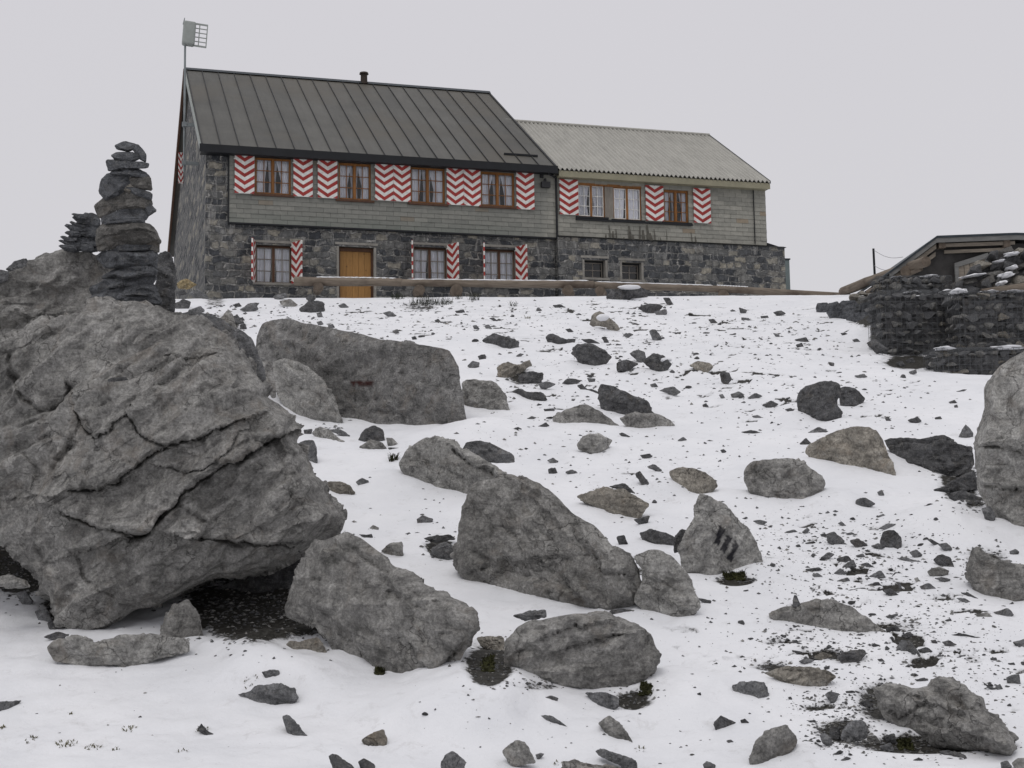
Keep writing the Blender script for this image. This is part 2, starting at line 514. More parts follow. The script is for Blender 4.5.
def corr_material():
    k = NT('corrugated_sheet')
    v = k.coord("Object")
    n1 = k.noise(v, 1.2, 6, 0.65)
    c = k.mix(1.0, (0.36, 0.352, 0.32), k.ramp(n1, [(0.3, 0.93), (0.5, 1.0), (0.7, 1.05)]), 'MULTIPLY')
    n2 = k.noise(k.coord("Object", (4, 0.6, 0.6)), 2.0, 5, 0.6)
    c = k.mix(1.0, c, k.ramp(n2, [(0.3, 0.86), (0.7, 1.1)]), 'MULTIPLY')
    return k.done(c, 0.7, spec=0.3)
M['corrugated'] = corr_material()

def snow_material(name='snow', ground=False):
    k = NT(name)
    v = k.coord("Object")
    n1 = k.noise(v, 1.0, 5, 0.6)
    n2 = k.noise(v, 14.0, 6, 0.65)
    n3 = k.noise(v, 90.0, 3, 0.6)
    c = k.ramp(n1, [(0.3, (0.70, 0.71, 0.735)), (0.7, (0.785, 0.79, 0.81))])
    h = k.math('ADD', k.math('MULTIPLY', n2, 1.0), k.math('MULTIPLY', n3, 0.25))
    rough = 0.75
    if ground:
        b = k.attr("bare")
        nb = k.noise(v, 7.0, 8, 0.7, 0.4)
        fac = k.math('ADD', b, k.math('MULTIPLY_ADD', nb, 0.9, -0.45))
        slush = k.ramp(fac, [(0.30, 0.0), (0.50, 1.0)])
        fac = k.ramp(fac, [(0.46, 0.0), (0.55, 1.0)])
        soil = k.ramp(k.noise(v, 26.0, 7, 0.75), [(0.3, (0.010, 0.010, 0.008)), (0.5, (0.028, 0.026, 0.022)), (0.66, (0.07, 0.068, 0.062)), (0.75, (0.12, 0.115, 0.105))])
        # faint dirt and half melted grains
        nd = k.noise(v, 5.0, 9, 0.8, 0.3)
        c = k.mix(k.ramp(nd, [(0.55, 0.0), (0.72, 0.45)]), c, (0.42, 0.41, 0.40))
        c = k.mix(k.math('MULTIPLY', slush, 0.55), c, (0.34, 0.34, 0.345))
        c = k.mix(fac, c, soil)
        h = k.math('MULTIPLY', h, 1.0)
    k.p.inputs["Subsurface Weight"].default_value = 0.0
    return k.done(c, rough, k.bump(h, 0.35, 0.03), spec=0.25)
M['snow_ground'] = snow_material('snow_ground', True)
M['snow'] = snow_material('snow_cap')
M['moss'] = simple('moss', (0.030, 0.031, 0.010), 0.95, var=0.6, scale=20)
M['grass'] = simple('dry_grass', (0.085, 0.075, 0.028), 0.9, var=0.5, scale=12)
M['bush'] = simple('dark_alpine_plants', (0.022, 0.028, 0.013), 0.95, var=0.5, scale=12)
# ------------------------------------------------------------------ terrain
TILE = {1: (240, 280, 3.938), 2: (480, 280, 3.938), 3: (740, 280, 3.938), 4: (250, 430, 3.938), 5: (440, 440, 2.953),
        6: (764, 440, 3.938), 7: (250, 573, 3.938), 8: (500, 573, 3.938), 9: (764, 573, 3.938), 10: (0, 300, 2.926),
        11: (0, 520, 2.926), 12: (0, 120, 3.492), 13: (800, 220, 4.518), 14: (80, 130, 4.267), 0: (0, 0, 1.0)}

def px(tile, pts):
    x0, y0, s = TILE[tile]
    return np.array([(x0 + a / s, y0 + b / s) for a, b in pts], float)

def base_ground(X, Y):
    """a 16 degree slope up to the terrace the hut stands on, flattening near the camera"""
    plane = -1.6 + 0.28 * (Y - 9.4)
    plat = 6.47 - 0.026 * X + 0.0 * Y
    near = -1.75 - 0.06 * (7.5 - Y)
    k = 0.22
    h = np.clip(0.5 + 0.5 * (plat - plane) / k, 0, 1)
    z = plat + (plane - plat) * h - k * h * (1 - h)            # smooth minimum
    k2 = 0.3
    h = np.clip(0.5 + 0.5 * (z - near) / k2, 0, 1)
    return near + (z - near) * h + k2 * h * (1 - h)

CON = []                                                       # (X, Y, offset, sigma): where snow banks up against rocks

def con_px(u, v, Y, sigma):
    p = at(u, v, Y)
    CON.append((p.x, p.y, p.z - float(base_ground(np.array(p.x), np.array(p.y))), sigma))

def con_offset(X, Y):
    num = np.zeros_like(X); den = np.full_like(X, 0.34)
    for cx, cy, o, s in CON:
        rx, ry = X - cx, Y - cy
        near = (np.abs(rx) < 3.2 * s) & (np.abs(ry) < 3.2 * s)
        if not near.any():
            continue
        w = np.clip(np.exp(-(rx[near] ** 2 + ry[near] ** 2) / (2 * s * s)) - 0.006, 0, None)
        num[near] += w * o
        den[near] += w
    return num / den

def relief(X, Y):
    P = np.stack([X, Y, np.zeros_like(X)], 1)
    fade = np.clip((Y - 3) / 4, 0, 1)
    fade = fade * np.clip(1.0 - (Y - 27) / 12, 0.3, 1)
    return fade * (0.10 * fbm(P * 0.45, 3) + 0.045 * fbm(P * 1.7 + 5, 3) + 0.022 * fbm(P * np.array([4.0, 7.0, 1]) + 9, 4))

def ground(X, Y):
    X, Y = np.atleast_1d(np.asarray(X, float)), np.atleast_1d(np.asarray(Y, float))
    sh = X.shape
    X, Y = X.ravel().copy(), Y.ravel().copy()
    return (base_ground(X, Y) + con_offset(X, Y) + relief(X, Y)).reshape(sh)

def hit_base(u, v):
    a, b = ray(u, v)
    Y = np.geomspace(5.5, 60, 3000)
    d = b * Y - base_ground(a * Y, Y)
    i = np.nonzero(d < 0)[0]
    return float(Y[i[0]]) if len(i) else 38.0

def hit_ground(u, v):
    a, b = ray(u, v)
    Y = np.geomspace(6, 60, 700)
    d = b * Y - ground(a * Y, Y)
    i = np.nonzero(d < 0)[0]
    if not len(i):
        return 38.0
    i = max(1, i[0])
    t = d[i - 1] / (d[i - 1] - d[i])
    return float(Y[i - 1] + t * (Y[i] - Y[i - 1]))

# ------------------------------------------------------------------ rock builder
def chaikin(P, r=0.18):
    Q = []
    n = len(P)
    for i in range(n):
        a, b = P[i], P[(i + 1) % n]
        Q += [a + (b - a) * r, a + (b - a) * (1 - r)]
    return np.array(Q)

def resample(P, step):
    Q = []
    n = len(P)
    for i in range(n):
        a, b = P[i], P[(i + 1) % n]
        k = max(1, int(round(np.linalg.norm(b - a) / step)))
        for j in range(k):
            Q.append(a + (b - a) * j / k)
    return np.array(Q)

def inside(poly, pts):
    x, y = pts[:, 0], pts[:, 1]
    r = np.zeros(len(pts), bool)
    n = len(poly)
    for i in range(n):
        x1, y1 = poly[i]; x2, y2 = poly[(i + 1) % n]
        c = ((y1 > y) != (y2 > y))
        with np.errstate(divide='ignore', invalid='ignore'):
            xi = (x2 - x1) * (y - y1) / (y2 - y1) + x1
        r ^= c & (x < xi)
    return r

def seg_dist(pts, A, B):
    d = B - A
    L = d @ d + 1e-12
    t = np.clip(((pts - A) @ d) / L, 0, 1)
    q = pts - (A + t[:, None] * d)
    return np.sqrt((q ** 2).sum(1)), t

def edge_dist(poly, pts):
    r = np.full(len(pts), 1e9)
    n = len(poly)
    for i in range(n):
        r = np.minimum(r, seg_dist(pts, poly[i], poly[(i + 1) % n])[0])
    return r

def line_dist(line, pts):
    """distance to a polyline and which side of it"""
    r = np.full(len(pts), 1e9); side = np.zeros(len(pts))
    for i in range(len(line) - 1):
        d, t = seg_dist(pts, line[i], line[i + 1])
        e = line[i + 1] - line[i]
        s = np.sign(e[0] * (pts[:, 1] - line[i][1]) - e[1] * (pts[:, 0] - line[i][0]))
        m = d < r
        r[m] = d[m]; side[m] = s[m]
    return r, side

def facet_heights(outline, ctrl, pts):
    V = [Vector(p) for p in outline] + [Vector(p[:2]) for p in ctrl]
    H = [0.0] * len(outline) + [p[2] for p in ctrl]
    n = len(outline)
    vs, es, fs, ov, oe, of = delaunay_2d_cdt(V, [(i, (i + 1) % n) for i in range(n)], [], 1, 1e-5)
    hv = [max((H[j] for j in o), default=0.0) for o in ov]
    out = np.zeros(len(pts)); 
    for f in fs:
        for j in range(1, len(f) - 1):
            a, b, c = f[0], f[j], f[j + 1]
            A, B, C = (np.array(vs[q]) for q in (a, b, c))
            den = (B[1] - C[1]) * (A[0] - C[0]) + (C[0] - B[0]) * (A[1] - C[1])
            if abs(den) < 1e-9: continue
            l1 = ((B[1] - C[1]) * (pts[:, 0] - C[0]) + (C[0] - B[0]) * (pts[:, 1] - C[1])) / den
            l2 = ((C[1] - A[1]) * (pts[:, 0] - C[0]) + (A[0] - C[0]) * (pts[:, 1] - C[1])) / den
            l3 = 1 - l1 - l2
            m = (l1 >= -1e-4) & (l2 >= -1e-4) & (l3 >= -1e-4)
            out[m] = np.maximum(out[m], l1[m] * hv[a] + l2[m] * hv[b] + l3[m] * hv[c])
    return out

def contact_points(poly):
    rp = resample(poly, max(6, np.ptp(poly[:, 0]) / 9))
    cm = poly.mean(0)
    m = len(rp); out = []
    for j in range(m):
        tg = rp[(j + 1) % m] - rp[j - 1]
        nr = np.array([tg[1], -tg[0]])
        if nr @ (rp[j] - cm) < 0: nr = -nr
        nr = nr / (np.linalg.norm(nr) + 1e-9)
        if nr[1] > 0.45 and rp[j][1] < 790:
            out.append(rp[j])
    return np.array(out).reshape(-1, 2)

def plan_rock(poly, opts):
    """where a traced rock stands: distance of its outline plane and its thickness, from where its foot meets the snow"""
    w = np.ptp(poly[:, 0]); h = np.ptp(poly[:, 1])
    if 'Y' in opts:
        Y = opts['Y']; Yg = Y
    else:
        if 'g' in opts:
            u, v = opts['g']
        else:
            i = int(np.argmax(poly[:, 1])); u, v = poly[i]
        Yg = (hit_ground if opts.get('late') else hit_base)(u, v)
        Y = Yg
    if 'Y' not in opts and max(w, h) > 22:
        # the foot line runs back into the slope where it climbs in the picture: turn the rock with it
        cp = contact_points(poly)
        if len(cp) >= 3:
            hy = np.array([hit_base(*q) for q in cp])
            A_ = np.stack([cp[:, 0] - cp[:, 0].mean(), np.ones(len(cp))], 1)
            kk = np.linalg.lstsq(A_, hy, rcond=None)[0][0]
            lim = 0.75 * Y / F_PX
            opts['k'] = float(np.clip(kk, -lim, lim))
            opts['k0'] = float(u)
    s = min(w, h * 1.25) / F_PX * Y
    T = opts.get('T', 0.62 * s)
    if 'Y' not in opts:
        Y = Yg + 0.7 * opts.get('sink', 0.4) * T
    return Y, Yg, T

def make_rock(name, poly, mat, opts, Y, T, seed, step=None):
    rs = np.random.default_rng(seed)
    raw = poly
    rnd_ = opts.get('round', 0.10)
    size = max(np.ptp(poly[:, 0]), np.ptp(poly[:, 1]))
    P = chaikin(poly, rnd_)
    if rnd_ > 0.2:
        P = chaikin(P, 0.25)
    step = step or float(np.clip(size / 46, 0.9, 3.0))
    P = resample(P, step)
    # ragged edge
    q = np.stack([P[:, 0] / size * 5, P[:, 1] / size * 5, np.full(len(P), seed * 1.7)], 1)
    amp = opts.get('ragged', 0.026) * 1.25 * size
    P = P + np.stack([fbm(q, 4), fbm(q + 31, 4)], 1) * amp
    # interior grid
    x0, y0 = P.min(0); x1, y1 = P.max(0)
    gx, gy = np.meshgrid(np.arange(x0, x1, step), np.arange(y0, y1, step * 0.87))
    gx[1::2] += step / 2
    G = np.stack([gx.ravel(), gy.ravel()], 1) + rs.uniform(-.15, .15, (gx.size, 2)) * step
    G = G[inside(P, G)]
    if len(G):
        G = G[edge_dist(P, G) > step * 0.5]
    nb = len(P)
    A = np.vstack([P, G])
    vs, es, fs, ov, oe, of = delaunay_2d_cdt([Vector(p) for p in A], [(i, (i + 1) % nb) for i in range(nb)], [], 1, 1e-5)
    V2 = np.array(vs)
    isb = np.array([any(j < nb for j in o) for o in ov])
    d = edge_dist(P, V2); d[isb] = 0
    mn = min(np.ptp(P[:, 0]), np.ptp(P[:, 1]))
    # facets
    c = raw.mean(0)
    ctrl = opts.get('ctrl')
    if ctrl is None:
        ctrl = []
        k1 = rs.uniform(0.5, 0.62)
        sub = raw[rs.permutation(len(raw))[: max(4, min(len(raw), 6))]]
        for p in sub:
            up = (c[1] - p[1]) / max(1, mn)
            ctrl.append((*(c + (p - c) * rs.uniform(k1 - 0.12, k1 + 0.12)), rs.uniform(0.50, 0.98) - 0.45 * up))
        ctrl.append((c[0] + rs.uniform(-.08, .08) * mn, c[1] + rs.uniform(-.05, .15) * mn, 1.0))
    fh = facet_heights(raw, ctrl, V2)
    R = (0.16 if rnd_ < .2 else 0.28) * mn
    e = np.clip(d / R, 0, 1)
    ep = np.sqrt(np.clip(1 - (1 - e) ** 2, 0, 1))
    # flat broken faces that meet in edges: facets cut again by a few random planes
    h = np.minimum(1.02 * fh, 0.22 + 0.85 * ep) * np.clip(1.25 * ep, 0, 1) ** 0.35
    pc = raw.mean(0); ext = np.array([np.ptp(raw[:, 0]), np.ptp(raw[:, 1])])
    for _ in range(opts.get('cuts', 7)):
        q = pc + rs.uniform(-.36, .36, 2) * ext
        th_ = rs.uniform(0, 2 * math.pi); gm_ = rs.uniform(.7, 2.4)
        near_ = int(np.argmin(((V2 - q) ** 2).sum(1)))
        pln = h[near_] * rs.uniform(.84, .97) + gm_ * ((V2[:, 0] - q[0]) / ext[0] * math.cos(th_) + (V2[:, 1] - q[1]) / ext[1] * math.sin(th_))
        h = np.maximum(np.minimum(h, pln), 0.62 * h)
    h = T * h
    hb = T * opts.get('back', 0.8) * ep * (0.75 + 0.25 * fh)
    m_px = Y / F_PX
    dh = np.zeros(len(V2))
    # cracks and ledges traced on the face
    for ln, dep, wid, stp in opts.get('cracks', []):
        ln = np.array(ln, float)
        nz = np.stack([V2[:, 0] / 14, V2[:, 1] / 14, np.full(len(V2), 3.3)], 1)
        wob = np.stack([fbm(nz, 3), fbm(nz + 50, 3)], 1) * 5
        dd, side = line_dist(ln, V2 + wob)
        fade = np.clip(d / (0.05 * mn), 0, 1)
        vary = np.clip(0.75 + 0.9 * fbm(nz * 1.3 + 90, 3), 0.12, 1.6)
        dh -= 0.8 * dep * vary * np.exp(-(dd / (wid * (0.45 + 0.5 * vary))) ** 2) * fade
        if stp:
            # the slab above the crack stands proud of the one below
            dh += 2.3 * stp * np.exp(-dd / 34.0) * (side < 0) * fade
    # to three dimensions
    a, b = ray(V2[:, 0], V2[:, 1])
    def to3(dep):
        return np.stack([a * dep, dep, b * dep], 1)
    Y = Y + opts.get('k', 0.0) * (V2[:, 0] - opts.get('k0', 0.0))
    front = to3(Y - h)
    # one part in six of the grid is enough behind
    backidx = np.nonzero(isb | (rs.random(len(V2)) < 0.22))[0]
    back = to3(Y + hb)
    n = len(V2)
    faces = [tuple(f) for f in fs]
    bv, be, bf, bov, _, _ = delaunay_2d_cdt([Vector(V2[i]) for i in backidx], [], [], 0, 1e-5)
    # keep only triangles inside the outline
    bid = [backidx[o[0]] for o in bov]
    cent = np.array([np.mean([bv[q] for q in f], axis=0) for f in bf])
    keep = inside(P, cent)
    ref = {}
    Vall = list(front)
    for q in bid:
        if isb[q]:
            ref[q] = q
        else:
            ref[q] = len(Vall); Vall.append(back[q])
    for f, kp in zip(bf, keep):
        if kp:
            faces.append(tuple(ref[bid[q]] for q in f)[::-1])
    Vall = np.array(Vall)
    me = bpy.data.meshes.new(name)
    me.from_pydata(Vall.tolist(), [], faces)
    nv = len(Vall)
    pv = np.zeros(nv)
    for pgn in opts.get('paint', []):
        pv[:n][inside(np.array(pgn, float), V2)] = 1.0
    lay = {'d': np.concatenate([d, np.full(nv - n, 1e3)]), 'dh': np.concatenate([dh, np.zeros(nv - n)]), 'paint': pv}
    for key, val in lay.items():
        me.attributes.new(key, 'FLOAT', 'POINT').data.foreach_set("value", val)
    bm = bmesh.new(); bm.from_mesh(me)
    thr = 2.3 * step * m_px
    for _ in range(3):
        es_ = [e for e in bm.edges if e.calc_length() > thr and e.verts[0].index < 10 ** 9 and min(e.verts[0][bm.verts.layers.float['d']], e.verts[1][bm.verts.layers.float['d']]) < 900]
        if not es_: break
        bmesh.ops.subdivide_edges(bm, edges=es_, cuts=1, use_grid_fill=True)
        bmesh.ops.triangulate(bm, faces=[f for f in bm.faces if len(f.verts) > 3])
    bmesh.ops.recalc_face_normals(bm, faces=bm.faces)
    bm.to_mesh(me); bm.free()
    nv = len(me.vertices)
    Vall = np.zeros(nv * 3); me.vertices.foreach_get("co", Vall); Vall = Vall.reshape(-1, 3)
    got = {}
    for key in lay:
        q_ = np.zeros(nv); me.attributes[key].data.foreach_get("value", q_); got[key] = q_
    # weathering: displacement along the normals, coarse facets then grain
    N = np.zeros(nv * 3); me.vertices.foreach_get("normal", N); N = N.reshape(-1, 3)
    ed = np.zeros(len(me.edges) * 2, np.int64); me.edges.foreach_get("vertices", ed); ed = ed.reshape(-1, 2)
    for _ in range(5):
        A_ = N.copy()
        np.add.at(A_, ed[:, 0], N[ed[:, 1]]); np.add.at(A_, ed[:, 1], N[ed[:, 0]])
        N = A_ / (np.linalg.norm(A_, axis=1, keepdims=True) + 1e-9)
    S = size * m_px
    off = rs.uniform(0, 100, 3)
    Q = Vall / S
    aniso = np.array(opts.get('strata', (1.0, 1.0, 1.8)))
    tilt = opts.get('tilt', rs.uniform(-.5, .5))
    ct, st = math.cos(tilt), math.sin(tilt)
    Qr = np.stack([Q[:, 0] * ct + Q[:, 2] * st, Q[:, 1], -Q[:, 0] * st + Q[:, 2] * ct], 1) * aniso
    dis = 0.008 * fbm(Q * 2.5 + off, 3) + 0.008 * (ridged(Qr * 4 + off, 3) - .3) + 0.006 * fbm(Qr * 11 + off, 4)
    stair = fbm(Qr * np.array([1.5, 1.5, 4]) + off, 3)
    dis += 0.022 * (np.floor(stair * 9) / 9 + 0.15 * stair)
    dis += 0.034 * facets(Qr * 3.0 + off, 1.0, .10, int(seed), 40) + 0.024 * facets(Qr * 6.5 + off, 1.0, .15, int(seed) + 5, 34)
    if size > 60: dis += 0.010 * facets(Qr * 18.0 + off, 1.0, .4, int(seed) + 9, 24)
    dis = dis * S * opts.get('rough', 1.0)
    damp = 0.30 + 0.70 * np.clip(got['d'] / (0.08 * mn), 0, 1)
    dirv = Vall / Vall[:, 1:2]
    Vall = Vall + N * (dis * damp)[:, None] - dirv * got['dh'][:, None]
    loc = Vall.mean(0); loc[2] = Vall[:, 2].min()
    me.vertices.foreach_set("co", (Vall - loc).ravel())
    me.polygons.foreach_set("use_smooth", [True] * len(me.polygons))
    for key in ('d', 'dh') + (() if opts.get('paint') else ('paint',)):
        me.attributes.remove(me.attributes[key])
    me.materials.append(M[mat])
    me.update()
    me.set_sharp_from_angle(angle=math.radians(38))
    o = bpy.data.objects.new(name, me)
    COL.objects.link(o)
    o.location = loc
    return o

ROCKS = []
def R(tile, pts, mat, label=None, name='rock', **o):
    ROCKS.append((px(tile, pts), mat, label, name, o))

def tpts(tile, pts):
    return [tuple(p) for p in px(tile, pts)]

def tc(tile, pts):                                             # control points with a height
    x0, y0, s = TILE[tile]
    return [(x0 + a / s, y0 + b / s, h) for a, b, h in pts]

# ------- the great boulder on the left
_cr = lambda pts: tpts(10, pts)
R(0, [(-95, 400), (-60, 365), (-25, 350), (8, 343), (17, 338), (40, 326), (66, 315), (97, 303), (109, 304), (135, 306), (160, 309), (181, 314), (205, 320), (222, 334),
      (240, 351), (253, 365), (270, 392), (288, 410), (301, 423), (304, 431), (298, 440), (308, 454), (317, 472), (325, 491),
      (338, 515), (333, 524), (313, 541), (290, 558), (273, 568), (240, 575), (212, 581), (185, 595), (160, 604), (137, 610), (102, 629), (91, 638),
      (82, 634), (68, 629), (58, 619), (50, 602), (44, 585), (34, 570), (20, 554), (0, 540), (-40, 532), (-85, 500)], 'rock',
  'huge cracked grey boulder overhanging a dark hollow at the left edge', 'boulder', Y=12.35, T=0.95, back=2.8, round=0.10, ragged=0.010, rough=0.8,
  step=1.6, tilt=0.6, strata=(1.0, 1.0, 3.0),
  ctrl=tc(10, [(60, 200, .35), (20, 420, .30), (60, 600, .35), (180, 130, .28), (380, 90, .30), (520, 120, .30), (640, 190, .30),
               (240, 240, .62), (400, 190, .50), (235, 330, .85), (225, 540, .98), (215, 640, 1.0), (300, 400, .92), (450, 300, .74), (600, 260, .60),
               (620, 420, .84), (560, 520, .98), (480, 640, 1.02), (330, 760, .95), (760, 420, .62), (830, 600, .66), (700, 600, .85), (880, 640, .62),
               (560, 700, .95), (300, 860, .8), (300, 960, .45), (450, 850, .5), (600, 780, .55), (740, 740, .5), (860, 715, .42), (160, 800, .62)]),
  cracks=[(_cr([(380, 690), (440, 670), (480, 620), (520, 565), (580, 530), (640, 495), (700, 465), (770, 425), (840, 385), (890, 375)]), .16, 3.0, .10),
          (_cr([(215, 555), (290, 545), (345, 533), (400, 490), (455, 450), (530, 412), (600, 392), (660, 368)]), .11, 2.2, .05),
          (_cr([(210, 625), (250, 645), (300, 668), (370, 680), (430, 678)]), .12, 2.6, .06),
          (_cr([(560, 690), (640, 700), (760, 706), (850, 716), (930, 690), (985, 650)]), .10, 3.0, .07),
          (_cr([(0, 160), (45, 150), (80, 138), (140, 95), (180, 70)]), .10, 2.4, .0),
          (_cr([(25, 170), (50, 260), (105, 325), (150, 312), (185, 285), (200, 250)]), .12, 3.0, .0),
          (_cr([(230, 330), (240, 370), (275, 405), (330, 370), (370, 335), (400, 370), (440, 415), (490, 430)]), .09, 2.4, .03),
          (_cr([(160, 460), (215, 385), (235, 330)]), .09, 2.6, .0),
          (_cr([(560, 240), (640, 330), (720, 380), (770, 430)]), .035, 1.8, .0),
          (_cr([(480, 160), (540, 185), (560, 175), (640, 168)]), .05, 2.0, .0),
          (_cr([(480, 490), (530, 505), (590, 500), (640, 470), (700, 400)]), .05, 1.8, .02),
          (_cr([(520, 600), (560, 630), (610, 650), (590, 700)]), .09, 3.0, .0),
          (_cr([(330, 870), (260, 820), (215, 740)]), .06, 2.2, .0),
          (_cr([(740, 650), (800, 660), (850, 640)]), .05, 2.2, .0),
          (_cr([(60, 420), (110, 520), (130, 640), (120, 760)]), .05, 2.6, .0)])
R(11, [(140, 370), (150, 352), (200, 345), (270, 362), (340, 338), (450, 328), (548, 348), (555, 385), (480, 397), (380, 432), (335, 425), (230, 430), (160, 412)],
  'rock_pale', 'low flat slab of rock on the snow under the huge cracked boulder', 'rock', sink=.2, ragged=.03)
R(11, [(468, 330), (480, 290), (505, 250), (550, 232), (578, 262), (598, 350), (530, 380), (460, 372)], 'rock', 'upright stone wedged in the dark hollow under the huge boulder', 'rock', Y=12.1, T=.25)
R(0, [(190, 606), (215, 585), (250, 575), (300, 558), (335, 543), (345, 570), (330, 600), (290, 622), (230, 630), (198, 628)], 'rock_dark', 'added dark filler rock that darkens the hollow under the huge boulder', 'rock', Y=13.3, T=.4)  # added to blacken the hollow where only deep shade lies
R(0, [(165, 312), (190, 312), (222, 316), (240, 330), (252, 338), (262, 362), (268, 385), (262, 400), (240, 400), (200, 350)], 'rock_slate',
  'dark angular rock rising behind the top of the huge cracked boulder', 'rock', Y=13.6, T=.4)
R(12, [(735, 765), (752, 735), (770, 690), (800, 662), (820, 700), (840, 770), (800, 790)], 'rock_pale', 'jagged pale rock at the back of the huge boulder top', 'rock', Y=13.9, T=.2)
R(10, [(313, 232), (330, 226), (372, 227), (374, 234), (340, 239), (316, 239)], 'rock_dark', 'small flat dark stone lying on top of the huge cracked boulder', 'stone', Y=11.62, T=.07, step=.8)
# rocks at the far left, behind
R(0, [(-130, 360), (-100, 310), (-45, 290), (-5, 276), (8, 268), (26, 257), (43, 252), (72, 250), (100, 254), (108, 262), (121, 268), (124, 290), (122, 330), (112, 420), (60, 520), (-120, 520)],
  'rock', 'broad grey boulder at the left edge behind the tall cairn', 'boulder', Y=15.2, T=.9,
  ctrl=[(10, 275, .25), (60, 262, .25), (95, 266, .28), (0, 300, .7), (60, 285, .85), (92, 290, .8), (20, 400, 1.0), (80, 400, 1.0)], ragged=.015)
R(0, [(-40, 312), (-10, 302), (17, 303), (40, 309), (46, 318), (30, 332), (17, 345), (10, 400), (-40, 520)], 'rock', 'rounded grey boulder cut by the left frame edge beside the huge boulder', 'boulder', Y=13.9, T=.6)
R(12, [(18, 522), (50, 493), (90, 482), (106, 506), (60, 545)], 'rock_slate', 'small dark angular stone on the crest of the far left boulder', 'stone', Y=15.2, T=.12)
R(12, [(-30, 535), (0, 522), (34, 530), (24, 565), (-30, 575)], 'rock_slate', 'dark stone at the left frame edge on top of the far left boulder', 'stone', Y=15.1, T=.15)
R(12, [(545, 500), (552, 470), (575, 458), (600, 466), (612, 540), (612, 660), (590, 740), (545, 740)], 'rock_dark', 'dark upright rock directly behind the right side of the tall cairn', 'rock', Y=14.3, T=.35)
# gap stones by the left edge
R(11, [(-20, 165), (30, 160), (70, 172), (92, 198), (40, 200), (-20, 190)], 'rock', 'flat stone in the gap left of the huge boulder', 'stone', Y=12.2, T=.15)
R(11, [(45, 215), (75, 204), (100, 235), (70, 250)], 'rock_slate', 'bluish stone in the snow edge left of the huge boulder, upper of two', 'stone', sink=.3)
R(11, [(100, 265), (140, 262), (157, 295), (115, 297)], 'rock_slate', 'bluish stone in the snow edge left of the huge boulder, lower of two', 'stone', sink=.3)
R(11, [(125, 342), (165, 325), (205, 335), (165, 354)], 'rock_dark', 'dark flat stone touching the left end of the low slab', 'stone')
R(11, [(138, 300), (175, 295), (180, 320), (145, 322)], 'rock_dark', 'small brown stone tucked beneath the left foot of the huge boulder', 'stone')
# ------- middle left
R(0, [(285, 618), (284, 606), (296, 575), (311, 546), (330, 537), (346.5, 531.5), (359, 536.6), (382, 554), (412.5, 577), (448, 597.6), (474, 610), (478.5, 620), (476, 632), (463, 647), (453, 662),
      (443, 676), (430, 691), (415, 687), (387, 676), (362, 668), (336, 653), (324, 636), (313, 626)], 'rock',
  'large triangular grey boulder right of the dark hollow', 'boulder', T=.62, sink=.35, ragged=.010, tilt=-.55, strata=(1.0, 1.0, 2.4),
  ctrl=[(347, 545, .45), (320, 570, .45), (400, 585, .6), (450, 612, .55), (345, 590, .85), (400, 620, 1.0), (440, 640, .85), (360, 640, .8), (420, 670, .6), (315, 610, .55)],
  cracks=[(tpts(4, [(530, 690), (548, 640), (640, 685), (720, 690)]), .05, 1.6, .0), (tpts(7, [(630, 70), (700, 110), (760, 150)]), .04, 1.8, .0),
          (tpts(7, [(700, 440), (760, 370), (830, 290)]), .08, 2.4, .04)])
R(7, [(130, 292), (160, 270), (200, 266), (270, 254), (300, 300), (315, 355), (280, 368), (240, 366), (190, 348)], 'rock_tan', 'tan angular rock half buried below the triangular boulder', 'rock', sink=.35)
R(7, [(-48, 480), (0, 468), (20, 450), (100, 438), (180, 455), (190, 492), (160, 527), (60, 524), (10, 510), (-10, 500)], 'rock_slate', 'flat blue grey rock on the foreground snow below the dark hollow', 'rock', sink=.3)
R(7, [(45, 390), (80, 379), (115, 383), (122, 412), (60, 412)], 'rock_slate', 'small slab just above the flat blue grey foreground rock', 'stone')
R(7, [(125, 562), (150, 557), (185, 590), (230, 640), (180, 645), (145, 622)], 'rock_slate', 'slanting narrow slate sliver in the foreground snow', 'stone')
R(7, [(440, 657), (470, 635), (525, 613), (541, 652), (535, 682), (460, 687)], 'rock_tan', 'pale wedge shaped stone alone in the foreground snow', 'stone')
R(7, [(305, 722), (330, 708), (410, 760), (420, 795), (340, 795)], 'rock_dark', 'brown speckled stone at the bottom edge, left of the pale wedge', 'stone', sink=.25)
R(7, [(425, 742), (450, 728), (492, 755), (492, 785), (440, 780)], 'rock_dark', 'small brown stone at the bottom edge beneath the pale wedge', 'stone', sink=.25)
R(7, [(750, 745), (770, 715), (800, 699), (850, 740), (842, 795), (755, 795)], 'rock_slate', 'bluish angular stone cut by the bottom edge near the centre', 'stone', sink=.25)
R(8, [(5, 702), (35, 672), (70, 658), (102, 665), (143, 742), (100, 750), (45, 752)], 'rock', 'rounded grey stone by the bottom edge right of centre', 'stone', sink=.3)
R(8, [(138, 715), (160, 708), (176, 712), (150, 738)], 'rock_slate', 'tiny chip touching the rounded grey stone at the bottom edge', 'stone')
R(8, [(385, 590), (430, 558), (470, 590), (522, 655), (520, 668), (440, 655), (405, 618)], 'rock', 'leaning dark wedge stone below the oval boulder', 'rock', sink=.25)
R(8, [(145, 565), (200, 559), (265, 600), (245, 614), (190, 592)], 'rock_slate', 'flat slate lying in the snow below the oval boulder', 'stone')
R(8, [(375, 702), (400, 690), (470, 712), (542, 742), (548, 795), (480, 755), (390, 722)], 'rock_slate', 'long narrow slate at the bottom edge right of centre', 'stone')
R(8, [(240, 742), (300, 735), (370, 755), (480, 762), (485, 805), (235, 805)], 'rock', 'broad low rock cut by the bottom edge right of centre', 'rock', sink=.25)
